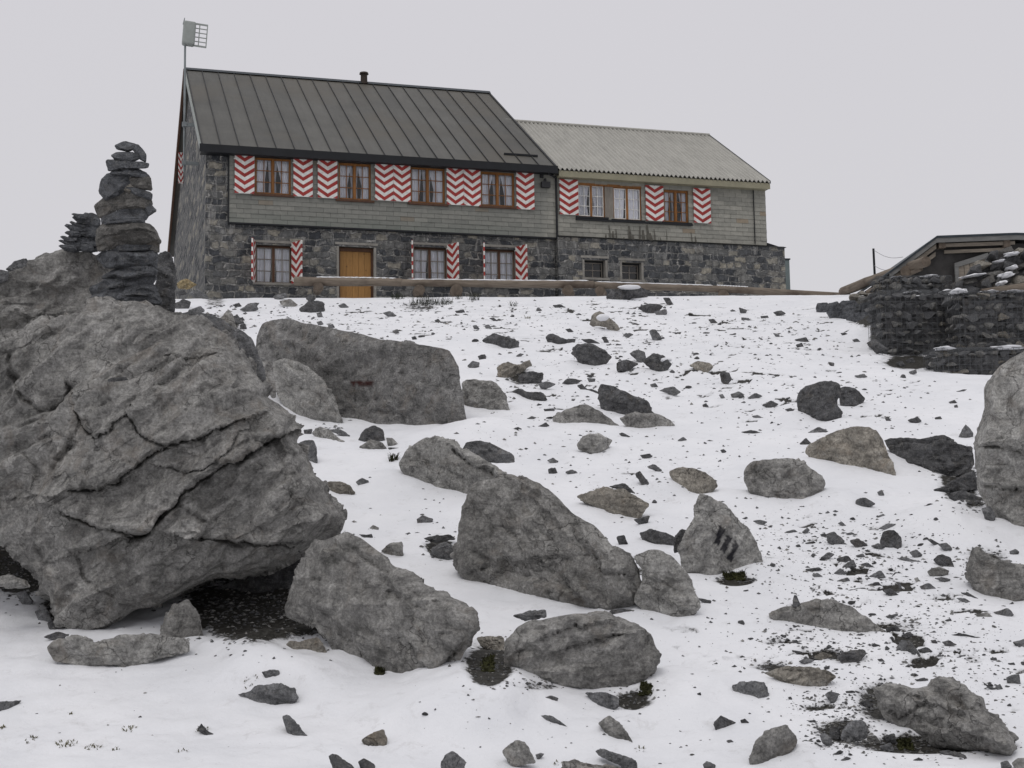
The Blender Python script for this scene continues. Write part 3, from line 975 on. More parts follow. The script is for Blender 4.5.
R(8, [(175, 490), (200, 482), (232, 492), (225, 508), (190, 505)], 'rock_slate', 'small flat pebble in the snow left below the oval boulder', 'stone')
# ------- centre
R(8, [(20, 262), (40, 235), (60, 212), (110, 192), (180, 184), (240, 164), (330, 160), (420, 164), (490, 180), (540, 205), (600, 248), (612, 290), (636, 322), (615, 372), (560, 432), (520, 462), (480, 478),
      (380, 472), (250, 456), (120, 422), (40, 405), (8, 390), (10, 330)], 'rock', 'oval grey boulder in front of the large central boulder', 'boulder', T=.5, sink=.15, round=.25, ragged=.010, tilt=.15,
  ctrl=tc(8, [(60, 240, .45), (200, 200, .40), (420, 190, .42), (560, 240, .5), (150, 280, .95), (330, 270, 1.0), (520, 300, .95), (120, 360, .85), (300, 390, .85), (450, 420, .65), (570, 360, .7)]),
  cracks=[(tpts(8, [(190, 240), (230, 215), (320, 205)]), .06, 2.0, .03), (tpts(8, [(250, 300), (320, 280), (350, 255), (480, 240)]), .04, 1.8, .02)])
R(8, [(48, 168), (110, 150), (180, 143), (185, 178), (90, 188)], 'rock_slate', 'dark flat slab lying on top of the oval boulder', 'stone', Y=11.5, T=.12)
R(5, [(105, 585), (140, 578), (188, 580), (192, 632), (150, 628), (120, 610)], 'rock_tan', 'small tan rock under the snow lip left of the oval boulder', 'stone', Y=11.5, T=.12)
R(8, [(330, 470), (420, 470), (468, 490), (468, 530), (440, 545), (380, 520)], 'rock_slate', 'bluish rock propping the oval boulder from below', 'rock', sink=.2)
R(8, [(430, 148), (480, 138), (545, 150), (552, 190), (500, 200), (440, 180)], 'rock_dark', 'block of dark rock between the oval boulder and the large central boulder', 'rock', Y=12.35, T=.2)
R(8, [(735, 165), (760, 160), (822, 212), (790, 208)], 'rock_slate', 'thin slate leaning at the foot of the rounded boulder right of the large central boulder', 'stone')
R(8, [(780, 98), (832, 108), (830, 122), (790, 110)], 'rock_dark', 'dark flake above the thin slate near the rounded boulder', 'stone')
R(5, [(50, 240), (60, 190), (78, 158), (100, 132), (160, 108), (205, 102), (250, 105), (300, 130), (350, 170), (400, 215), (450, 247), (520, 312), (570, 345), (598, 395), (606, 440), (560, 475), (480, 512), (440, 506), (380, 487),
      (250, 457), (130, 440), (85, 410), (50, 370)], 'rock', 'large sloping boulder in the centre of the snow slope', 'boulder', T=.8, sink=.3, ragged=.010, tilt=-.65, strata=(1.0, 1.0, 2.4),
  ctrl=tc(5, [(110, 150, .35), (200, 125, .38), (290, 150, .4), (80, 260, .6), (180, 200, .75), (300, 230, .72), (420, 300, .75), (520, 370, .7), (200, 330, 1.0), (330, 370, 1.02), (450, 430, .85), (540, 430, .65), (120, 370, .75), (430, 485, .5)]),
  cracks=[(tpts(5, [(60, 390), (120, 380), (200, 360), (300, 350)]), .04, 2.0, .02), (tpts(5, [(430, 300), (470, 380), (560, 400)]), .05, 1.8, .02), (tpts(5, [(120, 270), (180, 250), (230, 265), (290, 290)]), .03, 1.8, .0)])
R(5, [(575, 342), (600, 330), (640, 322), (690, 345), (730, 392), (750, 440), (762, 485), (755, 505), (725, 525), (692, 542), (640, 527), (600, 500), (568, 475), (590, 430), (598, 395)], 'rock_pale', 'rounded grey boulder leaning against the right end of the large central boulder', 'boulder', T=.42, sink=.2, round=.22,
  ctrl=tc(5, [(640, 345, .4), (700, 380, .55), (650, 420, .95), (720, 460, .85), (660, 490, .8), (610, 450, .7)]))
R(5, [(705, 322), (720, 285), (738, 250), (755, 222), (765, 165), (795, 163), (850, 198), (880, 240), (912, 265), (935, 300), (952, 332), (958, 368), (880, 392), (790, 422), (738, 408), (710, 362)], 'rock_pale',
  'pointed pale boulder with three dark painted stripes', 'boulder', T=.42, sink=.2, tilt=.9,
  ctrl=tc(5, [(778, 185, .3), (760, 250, .45), (850, 230, .55), (790, 300, .95), (880, 310, .98), (920, 340, .7), (760, 370, .8), (850, 370, .85)]),
  paint=[tpts(5, [(825, 252), (843, 262), (822, 312), (806, 305)]), tpts(5, [(848, 280), (862, 288), (842, 335), (827, 325)]), tpts(5, [(872, 298), (884, 308), (860, 362), (846, 348)])])
R(5, [(400, 168), (440, 155), (480, 142), (540, 145), (580, 165), (622, 190), (592, 228), (560, 232), (480, 202), (412, 182)], 'rock_tan', 'brownish rock half buried behind the top of the large central boulder', 'rock')
R(5, [(495, 138), (545, 125), (580, 160), (540, 150)], 'rock_dark', 'dark rubble piece on top of the brownish half buried rock', 'stone', Y=15.9, T=.1)
R(5, [(570, 235), (620, 222), (612, 248), (588, 246)], 'rock_dark', 'dark stone right under the brownish half buried rock', 'stone')
R(5, [(670, 95), (700, 80), (750, 79), (800, 103), (822, 130), (805, 152), (750, 163), (720, 152), (690, 122)], 'rock_tan', 'rounded tan rock above the boulder with three painted stripes', 'rock', round=.25)
R(5, [(588, 275), (620, 262), (670, 275), (700, 290), (690, 312), (640, 312), (605, 300)], 'rock_dark', 'dark broken rock left of the boulder with three painted stripes', 'rock')
R(5, [(690, 290), (712, 262), (728, 265), (705, 330), (690, 335)], 'rock_dark', 'dark sliver against the left edge of the striped boulder', 'stone', Y=13.5, T=.12)
R(5, [(520, 285), (545, 280), (556, 305), (530, 312)], 'rock_dark', 'dark lump against the upper right edge of the large central boulder', 'stone')
R(5, [(318, 90), (340, 80), (348, 97), (325, 100)], 'rock_dark')
R(5, [(368, 95), (390, 86), (408, 95), (385, 102)], 'rock_slate')
R(5, [(315, 60), (335, 52), (350, 64), (330, 70)], 'rock_slate')
R(5, [(610, 80), (630, 70), (655, 88), (650, 95)], 'rock_slate')
R(5, [(575, 100), (590, 90), (620, 125), (600, 135)], 'rock_dark')
R(5, [(922, 240), (945, 235), (968, 242), (950, 252)], 'rock_slate')
R(5, [(590, 45), (620, 40), (628, 48), (600, 55)], 'rock_dark')
R(4, [(583, 120), (600, 95), (625, 75), (660, 50), (700, 28), (740, 24), (790, 45), (830, 70), (900, 100), (950, 130), (1040, 185), (1040, 262), (940, 268), (850, 260), (780, 246), (715, 236), (640, 192), (590, 157)], 'rock_pale',
  'broad pale boulder with a long crack behind the large central boulder', 'boulder', T=.6, sink=.3, tilt=-.5,
  ctrl=tc(4, [(640, 95, .45), (740, 45, .35), (850, 95, .45), (660, 140, .8), (780, 130, .95), (900, 180, .95), (720, 210, .7), (860, 235, .7), (620, 145, .6)]),
  cracks=[(tpts(4, [(800, 82), (850, 115), (905, 145), (940, 155), (985, 188)]), .08, 1.6, .03), (tpts(4, [(605, 90), (640, 130), (700, 190)]), .03, 1.6, .0)])
R(0, [(461, 450), (466, 442), (476, 440), (486, 442), (502, 448), (514, 455), (516, 463), (500, 464), (480, 462), (465, 458)], 'rock_slate', 'dark blue grey rock peering over the broad cracked boulder', 'rock', Y=17.4)
R(4, [(290, 215), (310, 203), (350, 200), (400, 220), (415, 250), (370, 260), (320, 250)], 'rock_tan', 'tan stone alone on the snow right of the huge boulder', 'stone')
R(4, [(415, 205), (440, 188), (468, 200), (465, 218), (430, 220)], 'rock_slate', 'small stone up against the tan stone on the snow', 'stone')
R(4, [(655, 352), (680, 335), (722, 350), (720, 366), (660, 366)], 'rock_slate', 'dark rounded stone alone on the snow left of the large central boulder', 'stone')
R(4, [(470, 385), (485, 373), (508, 385), (505, 395), (475, 395)], 'rock', 'little pale stone above the triangular boulder', 'stone')
R(4, [(515, 475), (555, 443), (600, 440), (606, 492), (570, 502), (545, 492)], 'rock_pale', 'angular stone on the snow above the right shoulder of the triangular boulder', 'stone')
R(4, [(428, 410), (460, 412), (480, 408), (485, 422), (450, 424)], 'rock_dark')
R(4, [(705, 490), (720, 460), (770, 440), (810, 460), (808, 500), (780, 515), (740, 500)], 'rock_slate', 'bluish rock in the gravel beside the left face of the large central boulder', 'rock')
R(4, [(680, 428), (730, 415), (790, 410), (812, 430), (740, 445)], 'rock_dark', 'dark rubble strip beside the left face of the large central boulder', 'stone')
# ------- upper left
R(1, [(58, 322), (62, 270), (66, 230), (78, 195), (92, 172), (160, 154), (230, 163), (300, 176), (380, 193), (450, 210), (560, 235), (640, 243), (700, 250), (770, 262), (830, 275), (846, 312), (862, 372), (872, 420), (880, 460), (888, 520), (900, 546),
      (860, 568), (830, 580), (770, 592), (720, 598), (640, 598), (590, 596), (480, 572), (410, 562), (340, 540), (200, 480), (100, 400)], 'rock',
  'long box shaped boulder with a flat top below the hut', 'boulder', T=1.0, sink=.7, ragged=.007, round=.12, tilt=.15, rough=.7, strata=(1.0, 1.0, 1.4),
  ctrl=tc(1, [(80, 235, .30), (160, 175, .12), (400, 215, .15), (700, 265, .15), (820, 290, .2), (80, 300, .55), (180, 295, .72), (300, 302, .85), (420, 318, .95), (520, 338, 1.0), (660, 330, .98), (810, 318, .8), (500, 450, 1.05), (650, 450, 1.05), (800, 450, .95), (860, 520, .7), (640, 570, .85), (480, 550, .85), (330, 420, .95), (200, 400, .8)]),
  cracks=[(tpts(1, [(540, 350), (550, 420), (545, 470), (600, 540)]), .06, 1.8, .0), (tpts(1, [(630, 350), (650, 400), (690, 460), (740, 560)]), .05, 1.8, .0), (tpts(1, [(520, 330), (400, 395), (370, 440)]), .05, 2.0, .0), (tpts(1, [(760, 330), (790, 400), (780, 480)]), .05, 1.8, .0)],
  paint=[tpts(1, [(425, 398), (470, 394), (526, 402), (524, 416), (470, 412), (428, 412)])], mat2='rock_red')
R(1, [(127, 322), (150, 313), (190, 311), (260, 338), (300, 370), (330, 400), (365, 455), (390, 500), (412, 562), (340, 560), (250, 556), (200, 540), (140, 440)], 'rock_pale', 'smooth pale slab leaning on the long box shaped boulder', 'rock', T=.45, sink=.05,
  ctrl=tc(1, [(180, 330, .5), (280, 370, .6), (200, 420, .9), (300, 460, 1.0), (350, 520, .8), (250, 530, .8)]))
R(1, [(48, 330), (80, 318), (128, 320), (142, 450), (130, 470), (90, 420)], 'rock', 'narrow grey rock between the huge boulder and the smooth pale slab', 'rock', Y=20.2, T=.3)
R(1, [(222, 645), (250, 632), (290, 628), (302, 660), (306, 720), (280, 726), (230, 690)], 'rock_slate', 'upright grey rock against the right edge of the huge boulder', 'rock', sink=.2)
R(1, [(280, 602), (310, 580), (350, 588), (430, 648), (425, 655), (330, 645)], 'rock_pale', 'flat pale wedge rock in the snow below the smooth pale slab', 'rock')
R(1, [(350, 590), (390, 585), (436, 608), (430, 618), (390, 608)], 'rock_slate', 'thin dark flake behind the flat pale wedge rock', 'stone')
R(1, [(250, 590), (285, 586), (282, 605), (255, 608)], 'rock_dark')
R(1, [(463, 632), (475, 605), (492, 588), (530, 570), (565, 588), (575, 642), (470, 648)], 'rock_dark', 'dark blocky stone in front of the long box shaped boulder', 'rock')
R(1, [(468, 655), (510, 630), (560, 638), (582, 665), (530, 672), (475, 670)], 'rock', 'grey stone in front of the dark blocky stone', 'stone')
R(1, [(575, 620), (600, 622), (622, 640), (612, 652), (580, 648)], 'rock_pale', 'small pale stone beside the dark blocky stone', 'stone')
R(1, [(580, 660), (640, 660), (645, 668), (590, 670)], 'rock_dark')
R(0, [(461, 384), (466, 380), (475, 379), (492, 381), (498, 385), (507, 400), (513, 416), (490, 413), (472, 409), (464, 405)], 'rock_pale', 'flat pale slab sticking out behind the right end of the box shaped boulder', 'rock')
R(2, [(283, 548), (330, 510), (375, 495), (420, 489), (480, 520), (562, 578), (500, 580), (430, 572), (300, 572)], 'rock', 'low domed rock, left of three grouped on the mid slope', 'rock')
R(2, [(464, 470), (470, 430), (478, 411), (520, 413), (600, 452), (662, 478), (688, 525), (640, 530), (600, 532), (540, 530), (480, 505)], 'rock_dark', 'dark slanting block, tallest of three grouped rocks on the mid slope', 'rock', sink=.3)
R(2, [(545, 545), (580, 530), (620, 521), (700, 528), (740, 545), (772, 570), (690, 582), (590, 587)], 'rock', 'low flat rock, right of three grouped on the mid slope', 'rock')
R(2, [(380, 642), (400, 625), (430, 604), (470, 605), (500, 620), (522, 632), (500, 662), (450, 687), (390, 662)], 'rock_pale', 'pale rounded rock below the three grouped rocks', 'rock')
R(2, [(358, 290), (368, 268), (382, 254), (430, 247), (470, 262), (500, 280), (522, 305), (482, 342), (430, 342), (390, 318)], 'rock_dark', 'large dark faceted stone high on the slope below the log rail', 'rock')
R(2, [(536, 330), (545, 320), (580, 313), (628, 330), (570, 363), (540, 357)], 'rock_dark', 'flat dark stone between two larger dark stones on the upper slope', 'stone')
R(2, [(588, 290), (605, 278), (622, 274), (650, 284), (656, 305), (636, 327)], 'rock_slate', 'rounded grey stone touching the dark stone with a white snow streak', 'stone')
R(2, [(640, 322), (660, 302), (682, 289), (722, 294), (756, 330), (732, 361), (690, 362)], 'rock_dark', 'rounded dark stone with a white snow streak on its right', 'rock', cap=True)
R(2, [(824, 336), (842, 324), (862, 317), (912, 330), (922, 345), (880, 371)], 'rock_tan', 'pale brown triangular stone alone on the upper right slope', 'stone')
R(2, [(944, 366), (960, 362), (982, 364), (992, 385), (970, 412), (950, 395)], 'rock_dark')
R(2, [(258, 225), (268, 214), (285, 212), (340, 235), (376, 230), (370, 256), (320, 266), (270, 246)], 'rock_dark', 'long dark low stone left above the large dark faceted stone', 'stone')
R(2, [(440, 140), (455, 128), (472, 124), (520, 153), (553, 190), (530, 198), (490, 181), (430, 173)], 'rock_tan', 'slanting stone with a pale snowy top near the log rail', 'stone', cap=True)
R(2, [(495, 66), (512, 48), (532, 34), (592, 22), (640, 30), (658, 42), (662, 66), (600, 75), (545, 80)], 'rock_dark', 'black stone with a snow cap right below the log rail', 'rock', cap=True)
R(2, [(64, 342), (85, 328), (112, 319), (150, 333), (195, 314), (202, 335), (150, 372), (110, 392), (75, 382)], 'rock_tan', 'jagged brownish rock, upper of a dark cluster right of the box shaped boulder', 'rock')
R(2, [(138, 402), (158, 372), (200, 358), (252, 366), (242, 402), (190, 414)], 'rock_dark', 'black rock, middle of the dark cluster right of the box shaped boulder', 'rock')
R(2, [(118, 442), (150, 428), (190, 440), (250, 444), (267, 470), (220, 480), (180, 477), (160, 462)], 'rock_dark', 'flat dark rubble, lowest of the cluster right of the box shaped boulder', 'rock')
R(2, [(228, 410), (262, 398), (302, 410), (250, 433)], 'rock_slate')
R(2, [(8, 242), (30, 222), (52, 208), (102, 224), (157, 240), (147, 270), (70, 272)], 'rock_dark', 'dark rubble heap high on the slope right of the box shaped boulder', 'rock')
R(2, [(620, 108), (648, 96), (672, 91), (700, 96), (722, 102), (700, 127), (650, 132)], 'rock_dark', 'dark flat stone below the black stone with a snow cap', 'stone')
R(2, [(684, 125), (735, 113), (738, 132), (700, 140)], 'rock_slate')
R(2, [(665, 202), (678, 194), (692, 195), (720, 225), (700, 240), (680, 232)], 'rock_slate', 'grey tilted stone on the upper slope under the log rail', 'stone')
R(2, [(704, 436), (730, 424), (762, 419), (792, 440), (770, 453)], 'rock_slate', 'smooth flat stone on the snow right of the three grouped rocks', 'stone')
R(2, [(382, 415), (402, 407), (422, 430), (440, 428), (470, 440), (466, 458), (410, 447)], 'rock_dark', 'dark stones running into the left of the slanting block', 'stone')
for pts, m in [([(720, 70), (745, 68), (765, 98), (740, 100)], 'rock_dark'), ([(560, 215), (590, 208), (606, 215), (580, 228)], 'rock_slate'), ([(395, 232), (440, 232), (475, 248), (430, 250)], 'rock_dark'),
               ([(478, 225), (495, 222), (510, 245), (492, 248)], 'rock_dark'), ([(335, 195), (355, 190), (370, 202), (350, 206)], 'rock_dark'), ([(140, 298), (158, 288), (174, 292), (155, 304)], 'rock_slate'),
               ([(320, 405), (345, 385), (405, 395), (370, 412)], 'rock_dark'), ([(420, 385), (455, 388), (452, 402), (430, 402)], 'rock_slate'), ([(668, 412), (690, 405), (703, 418), (680, 424)], 'rock_slate'),
               ([(985, 450), (1020, 438), (1040, 450), (1020, 465), (995, 462)], 'rock_slate'), ([(250, 508), (290, 505), (295, 515), (255, 518)], 'rock_dark'), ([(940, 452), (955, 448), (968, 466), (950, 466)], 'rock_slate'),
               ([(898, 155), (920, 152), (940, 170), (915, 175)], 'rock_dark'), ([(0, 295), (20, 292), (28, 308), (0, 310)], 'rock_dark'), ([(285, 100), (320, 95), (335, 105), (300, 110)], 'rock_dark'),
               ([(630, 690), (670, 683), (678, 695), (650, 700)], 'rock_dark'), ([(776, 630), (800, 617), (816, 628), (795, 635)], 'rock_slate'), ([(545, 605), (560, 600), (595, 616), (565, 618)], 'rock_dark'),
               ([(182, 545), (205, 535), (225, 542), (200, 550)], 'rock_dark'), ([(225, 575), (260, 560), (275, 572), (250, 580)], 'rock_dark'), ([(265, 710), (290, 702), (310, 712), (285, 722)], 'rock_slate'),
               ([(268, 745), (285, 738), (305, 755), (285, 764), (270, 760)], 'rock_dark'), ([(335, 755), (360, 746), (383, 755), (355, 766)], 'rock_slate'), ([(660, 735), (690, 725), (718, 748), (700, 755)], 'rock_slate'),
               ([(875, 492), (890, 484), (902, 498), (880, 502)], 'rock_dark'), ([(945, 670), (960, 665), (972, 675), (955, 682)], 'rock_dark'), ([(128, 585), (150, 578), (166, 585), (140, 590)], 'rock_dark')]:
    R(2, pts, m, None, 'stone')
# upper left snow below the hut
for pts, m in [([(235, 112), (275, 80), (330, 88), (338, 120), (280, 132), (240, 125)], 'rock_dark'), ([(155, 82), (200, 74), (230, 95), (205, 106), (162, 97)], 'rock_pale'), ([(-5, 112), (30, 98), (60, 88), (74, 112), (30, 126)], 'rock_slate'),
               ([(258, 70), (275, 53), (300, 70), (280, 86)], 'rock_dark'), ([(130, 62), (180, 50), (188, 65), (140, 77)], 'rock_slate'), ([(560, 130), (590, 121), (620, 138), (590, 146)], 'rock_slate'), ([(385, 100), (410, 91), (432, 105), (400, 111)], 'rock_slate'),
               ([(845, 122), (880, 115), (888, 125), (855, 131)], 'rock_dark'), ([(600, 200), (620, 193), (628, 205), (608, 212)], 'rock_slate'), ([(915, 180), (930, 176), (945, 190), (925, 196)], 'rock_slate'), ([(960, 180), (980, 175), (992, 188), (970, 192)], 'rock_slate'),
               ([(765, 160), (780, 152), (792, 162), (775, 168)], 'rock_dark'), ([(980, 150), (1000, 148), (1018, 160), (1000, 162)], 'rock_dark'), ([(895, 335), (915, 318), (945, 325), (940, 345), (910, 348)], 'rock_slate'), ([(935, 300), (955, 292), (972, 308), (945, 315)], 'rock_dark'),
               ([(300, 165), (320, 160), (330, 172), (310, 178)], 'rock_slate'), ([(345, 178), (365, 172), (375, 185), (350, 190)], 'rock_slate'), ([(300, 130), (320, 125), (328, 145), (308, 148)], 'rock_slate'), ([(675, 225), (690, 220), (698, 232), (680, 236)], 'rock_dark'),
               ([(0, 150), (10, 145), (20, 158), (0, 162)], 'rock_dark'), ([(0, 175), (20, 170), (28, 190), (0, 196)], 'rock_dark')]:
    R(1, pts, m, None, 'stone')
R(12, [(615, 572), (630, 560), (650, 553), (690, 575), (662, 592), (625, 590)], 'rock_ochre', 'ochre yellow stone at the foot of the hut gable wall', 'stone', Y=33.5, T=.2)
for pts, m in [([(660, 602), (690, 588), (735, 620), (680, 624)], 'rock_slate'), ([(665, 662), (700, 647), (718, 665), (680, 674)], 'rock_slate'), ([(835, 662), (870, 640), (908, 638), (880, 668)], 'rock_slate'), ([(610, 640), (640, 625), (668, 635), (660, 655), (615, 660)], 'rock_dark'),
               ([(655, 692), (700, 678), (755, 682), (740, 702), (690, 705)], 'rock_dark'), ([(800, 690), (830, 680), (855, 705), (830, 715)], 'rock_dark'), ([(810, 645), (835, 638), (845, 648), (825, 654)], 'rock_dark'), ([(612, 600), (640, 592), (655, 605), (625, 612)], 'rock_dark')]:
    R(12, pts, m, None, 'stone')
# ------- right
R(3, [(222, 490), (226, 445), (258, 415), (300, 405), (340, 398), (375, 400), (390, 412), (398, 450), (380, 478), (398, 500), (398, 540), (345, 572), (285, 546), (225, 502)], 'rock_dark', 'lumpy dark boulder, larger of a touching pair on the right slope', 'rock', round=.24)
R(3, [(383, 430), (410, 417), (452, 425), (475, 445), (492, 466), (480, 490), (450, 509), (400, 502), (390, 470)], 'rock_dark', 'smaller dark rock touching the right of the lumpy dark boulder', 'rock')
R(0, [(805, 453), (808, 445), (826, 436), (849, 427), (867, 426), (878, 430), (885, 445), (892, 461), (897, 474), (900, 482), (885, 478), (868, 472), (848, 471), (830, 467), (815, 461)], 'rock_tan', 'tan wedge boulder left of the dark streaked boulder', 'boulder', T=.45,
  ctrl=[(815, 449, .5), (850, 435, .5), (875, 437, .5), (840, 455, .95), (870, 455, 1.0), (888, 473, .7)])
R(3, [(563, 632), (590, 622), (620, 619), (700, 621), (800, 604), (825, 620), (852, 640), (920, 655), (928, 712), (900, 745), (850, 762), (780, 772), (740, 760), (700, 742), (640, 712), (600, 682)], 'rock_dark', 'dark streaked lens shaped boulder beside the tall boulder at the right edge', 'boulder', T=.4, tilt=.1, strata=(1, 1, 3))
R(3, [(860, 612), (875, 588), (890, 567), (918, 600), (918, 622), (868, 620)], 'rock_slate', 'small pointed stone standing behind the dark streaked boulder', 'stone')
R(0, [(742, 478), (744, 467), (754, 460), (770, 459), (790, 458), (802, 460), (812, 468), (828, 480), (820, 495), (800, 505), (786, 503), (766, 497), (748, 489)], 'rock', 'smooth rounded boulder alone left of the tan wedge boulder', 'boulder', T=.45, round=.22,
  ctrl=[(770, 466, .4), (800, 466, .42), (760, 480, .8), (795, 483, 1.0), (815, 483, .75), (785, 497, .7)])
R(0, [(1120, 370), (1075, 345), (1030, 348), (1012, 359), (998, 368), (990, 378), (985, 390), (984, 410), (977, 432), (974, 455), (975, 470), (978, 486), (990, 508), (1000, 526), (1014, 538), (1060, 552), (1120, 540)], 'rock_pale', 'tall pale boulder cut off by the right frame edge', 'boulder', T=.6, sink=.3, ragged=.010, rough=.7,
  ctrl=[(1000, 375, .55), (992, 400, .7), (985, 450, .75), (1020, 380, .85), (1010, 440, 1.0), (1000, 490, .9), (1020, 520, .9), (1040, 450, 1.05)],
  cracks=[(tpts(6, [(855, 18), (900, 25), (960, 35), (1040, 45)]), .10, 1.6, .04), (tpts(6, [(838, 168), (900, 180), (960, 192), (1040, 200)]), .10, 1.8, .05), (tpts(3, [(970, 500), (1000, 560), (1010, 620)]), .05, 1.6, .0)])
R(6, [(718, 215), (740, 205), (790, 194), (830, 220), (850, 240), (878, 265), (830, 272), (740, 242)], 'rock_dark', 'dark wedge rock at the left foot of the tall right boulder', 'rock')
R(6, [(665, 195), (700, 185), (740, 160), (800, 130), (832, 120), (845, 190), (760, 208), (700, 212)], 'rock_dark', 'layered dark rock between the streaked boulder and the tall right boulder', 'rock', Y=16.4)
R(6, [(818, 322), (835, 300), (880, 308), (907, 340), (882, 367), (840, 352)], 'rock', 'round stone at the foot of the tall right boulder', 'stone', round=.25)
R(6, [(855, 270), (890, 260), (912, 290), (908, 322), (870, 302)], 'rock_slate', 'dark stone squeezed between the round stone and the tall right boulder', 'stone')
R(6, [(965, 438), (990, 428), (1006, 440), (1000, 452), (970, 448)], 'rock_slate')
R(6, [(818, 432), (835, 420), (852, 422), (900, 460), (960, 480), (1030, 492), (1070, 520), (1060, 640), (1000, 645), (950, 645), (900, 625), (835, 580), (800, 552), (794, 492)], 'rock', 'smooth sloping boulder low at the right edge', 'boulder', T=.4, sink=.25,
  ctrl=tc(6, [(840, 445, .4), (920, 490, .45), (850, 510, .8), (950, 560, 1.0), (880, 590, .75), (1020, 540, .8)]))
R(6, [(22, 682), (60, 664), (105, 650), (150, 638), (210, 630), (262, 631), (330, 650), (400, 690), (450, 722), (484, 742), (450, 756), (370, 764), (290, 769), (150, 742), (40, 737), (26, 710)], 'rock', 'low whale backed rock in the snow below the pebble scatter', 'boulder', T=.4, sink=.35, round=.22, tilt=.3)
R(6, [(112, 658), (114, 625), (120, 610), (130, 613), (144, 650), (130, 660)], 'rock_slate', 'thin upright splinter standing at the whale backed rock', 'stone', Y=12.0, T=.06)
R(6, [(455, 402), (470, 360), (490, 354), (512, 355), (542, 385), (542, 426), (490, 432), (468, 420)], 'rock_dark', 'dark cube like stone, largest of the pebble scatter on the right', 'stone')
R(6, [(244, 372), (260, 365), (276, 361), (320, 390), (302, 412), (250, 402)], 'rock_slate', 'faceted grey stone in the left part of the right pebble scatter', 'stone')
R(6, [(665, 472), (680, 455), (702, 449), (737, 465), (752, 502), (700, 503)], 'rock_dark', 'dark domed stone left of the smooth sloping boulder', 'stone')
R(6, [(642, 518), (662, 503), (692, 499), (732, 515), (722, 532), (650, 533)], 'rock', 'rounded flat stone below the dark domed stone', 'stone')
R(6, [(740, 475), (780, 465), (800, 480), (795, 545), (760, 545), (735, 510)], 'rock_dark', 'dark rock against the left end of the smooth sloping boulder', 'rock', Y=13.9)
R(6, [(598, 282), (625, 262), (652, 248), (700, 258), (714, 275), (660, 302), (610, 292)], 'rock_dark', 'broken dark stone on the snow below the tall right boulder', 'stone')
R(6, [(360, 238), (378, 228), (402, 227), (442, 248), (400, 267), (362, 262)], 'rock_slate', 'flat grey stone below the tan wedge boulder', 'stone')
for pts, m in [([(335, 396), (370, 386), (412, 410), (370, 427)], 'rock_dark'), ([(570, 442), (600, 430), (627, 450), (600, 467)], 'rock_slate'), ([(683, 412), (720, 403), (752, 435), (725, 444)], 'rock_slate'),
               ([(610, 577), (650, 561), (687, 590), (630, 592)], 'rock_slate'), ([(463, 592), (500, 584), (537, 610), (500, 617)], 'rock_dark'), ([(403, 572), (450, 557), (470, 575), (430, 584)], 'rock_dark'),
               ([(413, 532), (460, 511), (482, 540), (430, 542)], 'rock_slate'), ([(273, 522), (300, 504), (330, 525), (290, 532)], 'rock_slate'), ([(298, 502), (350, 468), (367, 495), (320, 507)], 'rock_slate'),
               ([(368, 492), (410, 481), (442, 505), (400, 507)], 'rock_slate'), ([(283, 467), (330, 454), (347, 470), (300, 484)], 'rock_dark'), ([(478, 692), (525, 683), (528, 690), (490, 702)], 'rock_slate'),
               ([(448, 347), (490, 327), (522, 330), (490, 350)], 'rock_slate'), ([(85, 360), (120, 352), (140, 365), (95, 368)], 'rock_slate'), ([(148, 360), (170, 344), (182, 355), (165, 370)], 'rock_slate'),
               ([(290, 328), (305, 320), (325, 335), (310, 340)], 'rock_slate'), ([(440, 300), (470, 290), (480, 298), (455, 306)], 'rock_slate'), ([(445, 205), (465, 195), (475, 215), (455, 222)], 'rock_slate'),
               ([(220, 372), (240, 366), (250, 378), (230, 382)], 'rock_dark'), ([(160, 405), (195, 398), (205, 405), (170, 412)], 'rock_dark'), ([(220, 460), (255, 440), (280, 450), (245, 474)], 'rock_slate'),
               ([(160, 510), (210, 500), (235, 510), (190, 520)], 'rock_dark'), ([(188, 530), (210, 522), (232, 535), (200, 543)], 'rock_slate'), ([(285, 552), (330, 540), (340, 552), (300, 560)], 'rock_slate'),
               ([(290, 602), (350, 586), (400, 582), (405, 592), (330, 606)], 'rock_slate'), ([(527, 565), (537, 560), (548, 595), (535, 592)], 'rock_slate'), ([(640, 392), (655, 388), (700, 410), (680, 418)], 'rock_dark'),
               ([(755, 622), (790, 622), (825, 640), (790, 642)], 'rock_slate'), ([(772, 600), (800, 598), (862, 632), (830, 630)], 'rock_dark'), ([(520, 465), (560, 463), (625, 478), (570, 482)], 'rock_slate'),
               ([(420, 418), (450, 405), (480, 420), (450, 432)], 'rock_slate'), ([(360, 455), (390, 446), (402, 460), (375, 466)], 'rock_slate'), ([(590, 545), (605, 540), (622, 560), (602, 562)], 'rock_pale'),
               ([(695, 612), (705, 604), (720, 612), (705, 618)], 'rock_slate'), ([(670, 545), (700, 538), (738, 548), (715, 562)], 'rock_slate'), ([(320, 370), (345, 362), (362, 372), (335, 376)], 'rock_slate'),
               ([(575, 382), (600, 378), (618, 386), (590, 388)], 'rock_slate'), ([(715, 708), (735, 702), (742, 715), (725, 718)], 'rock_dark'), ([(240, 288), (252, 278), (266, 292), (250, 294)], 'rock_slate'), ([(500, 540), (515, 520), (545, 524), (520, 526)], 'rock_slate')]:
    R(6, pts, m, None, 'stone')
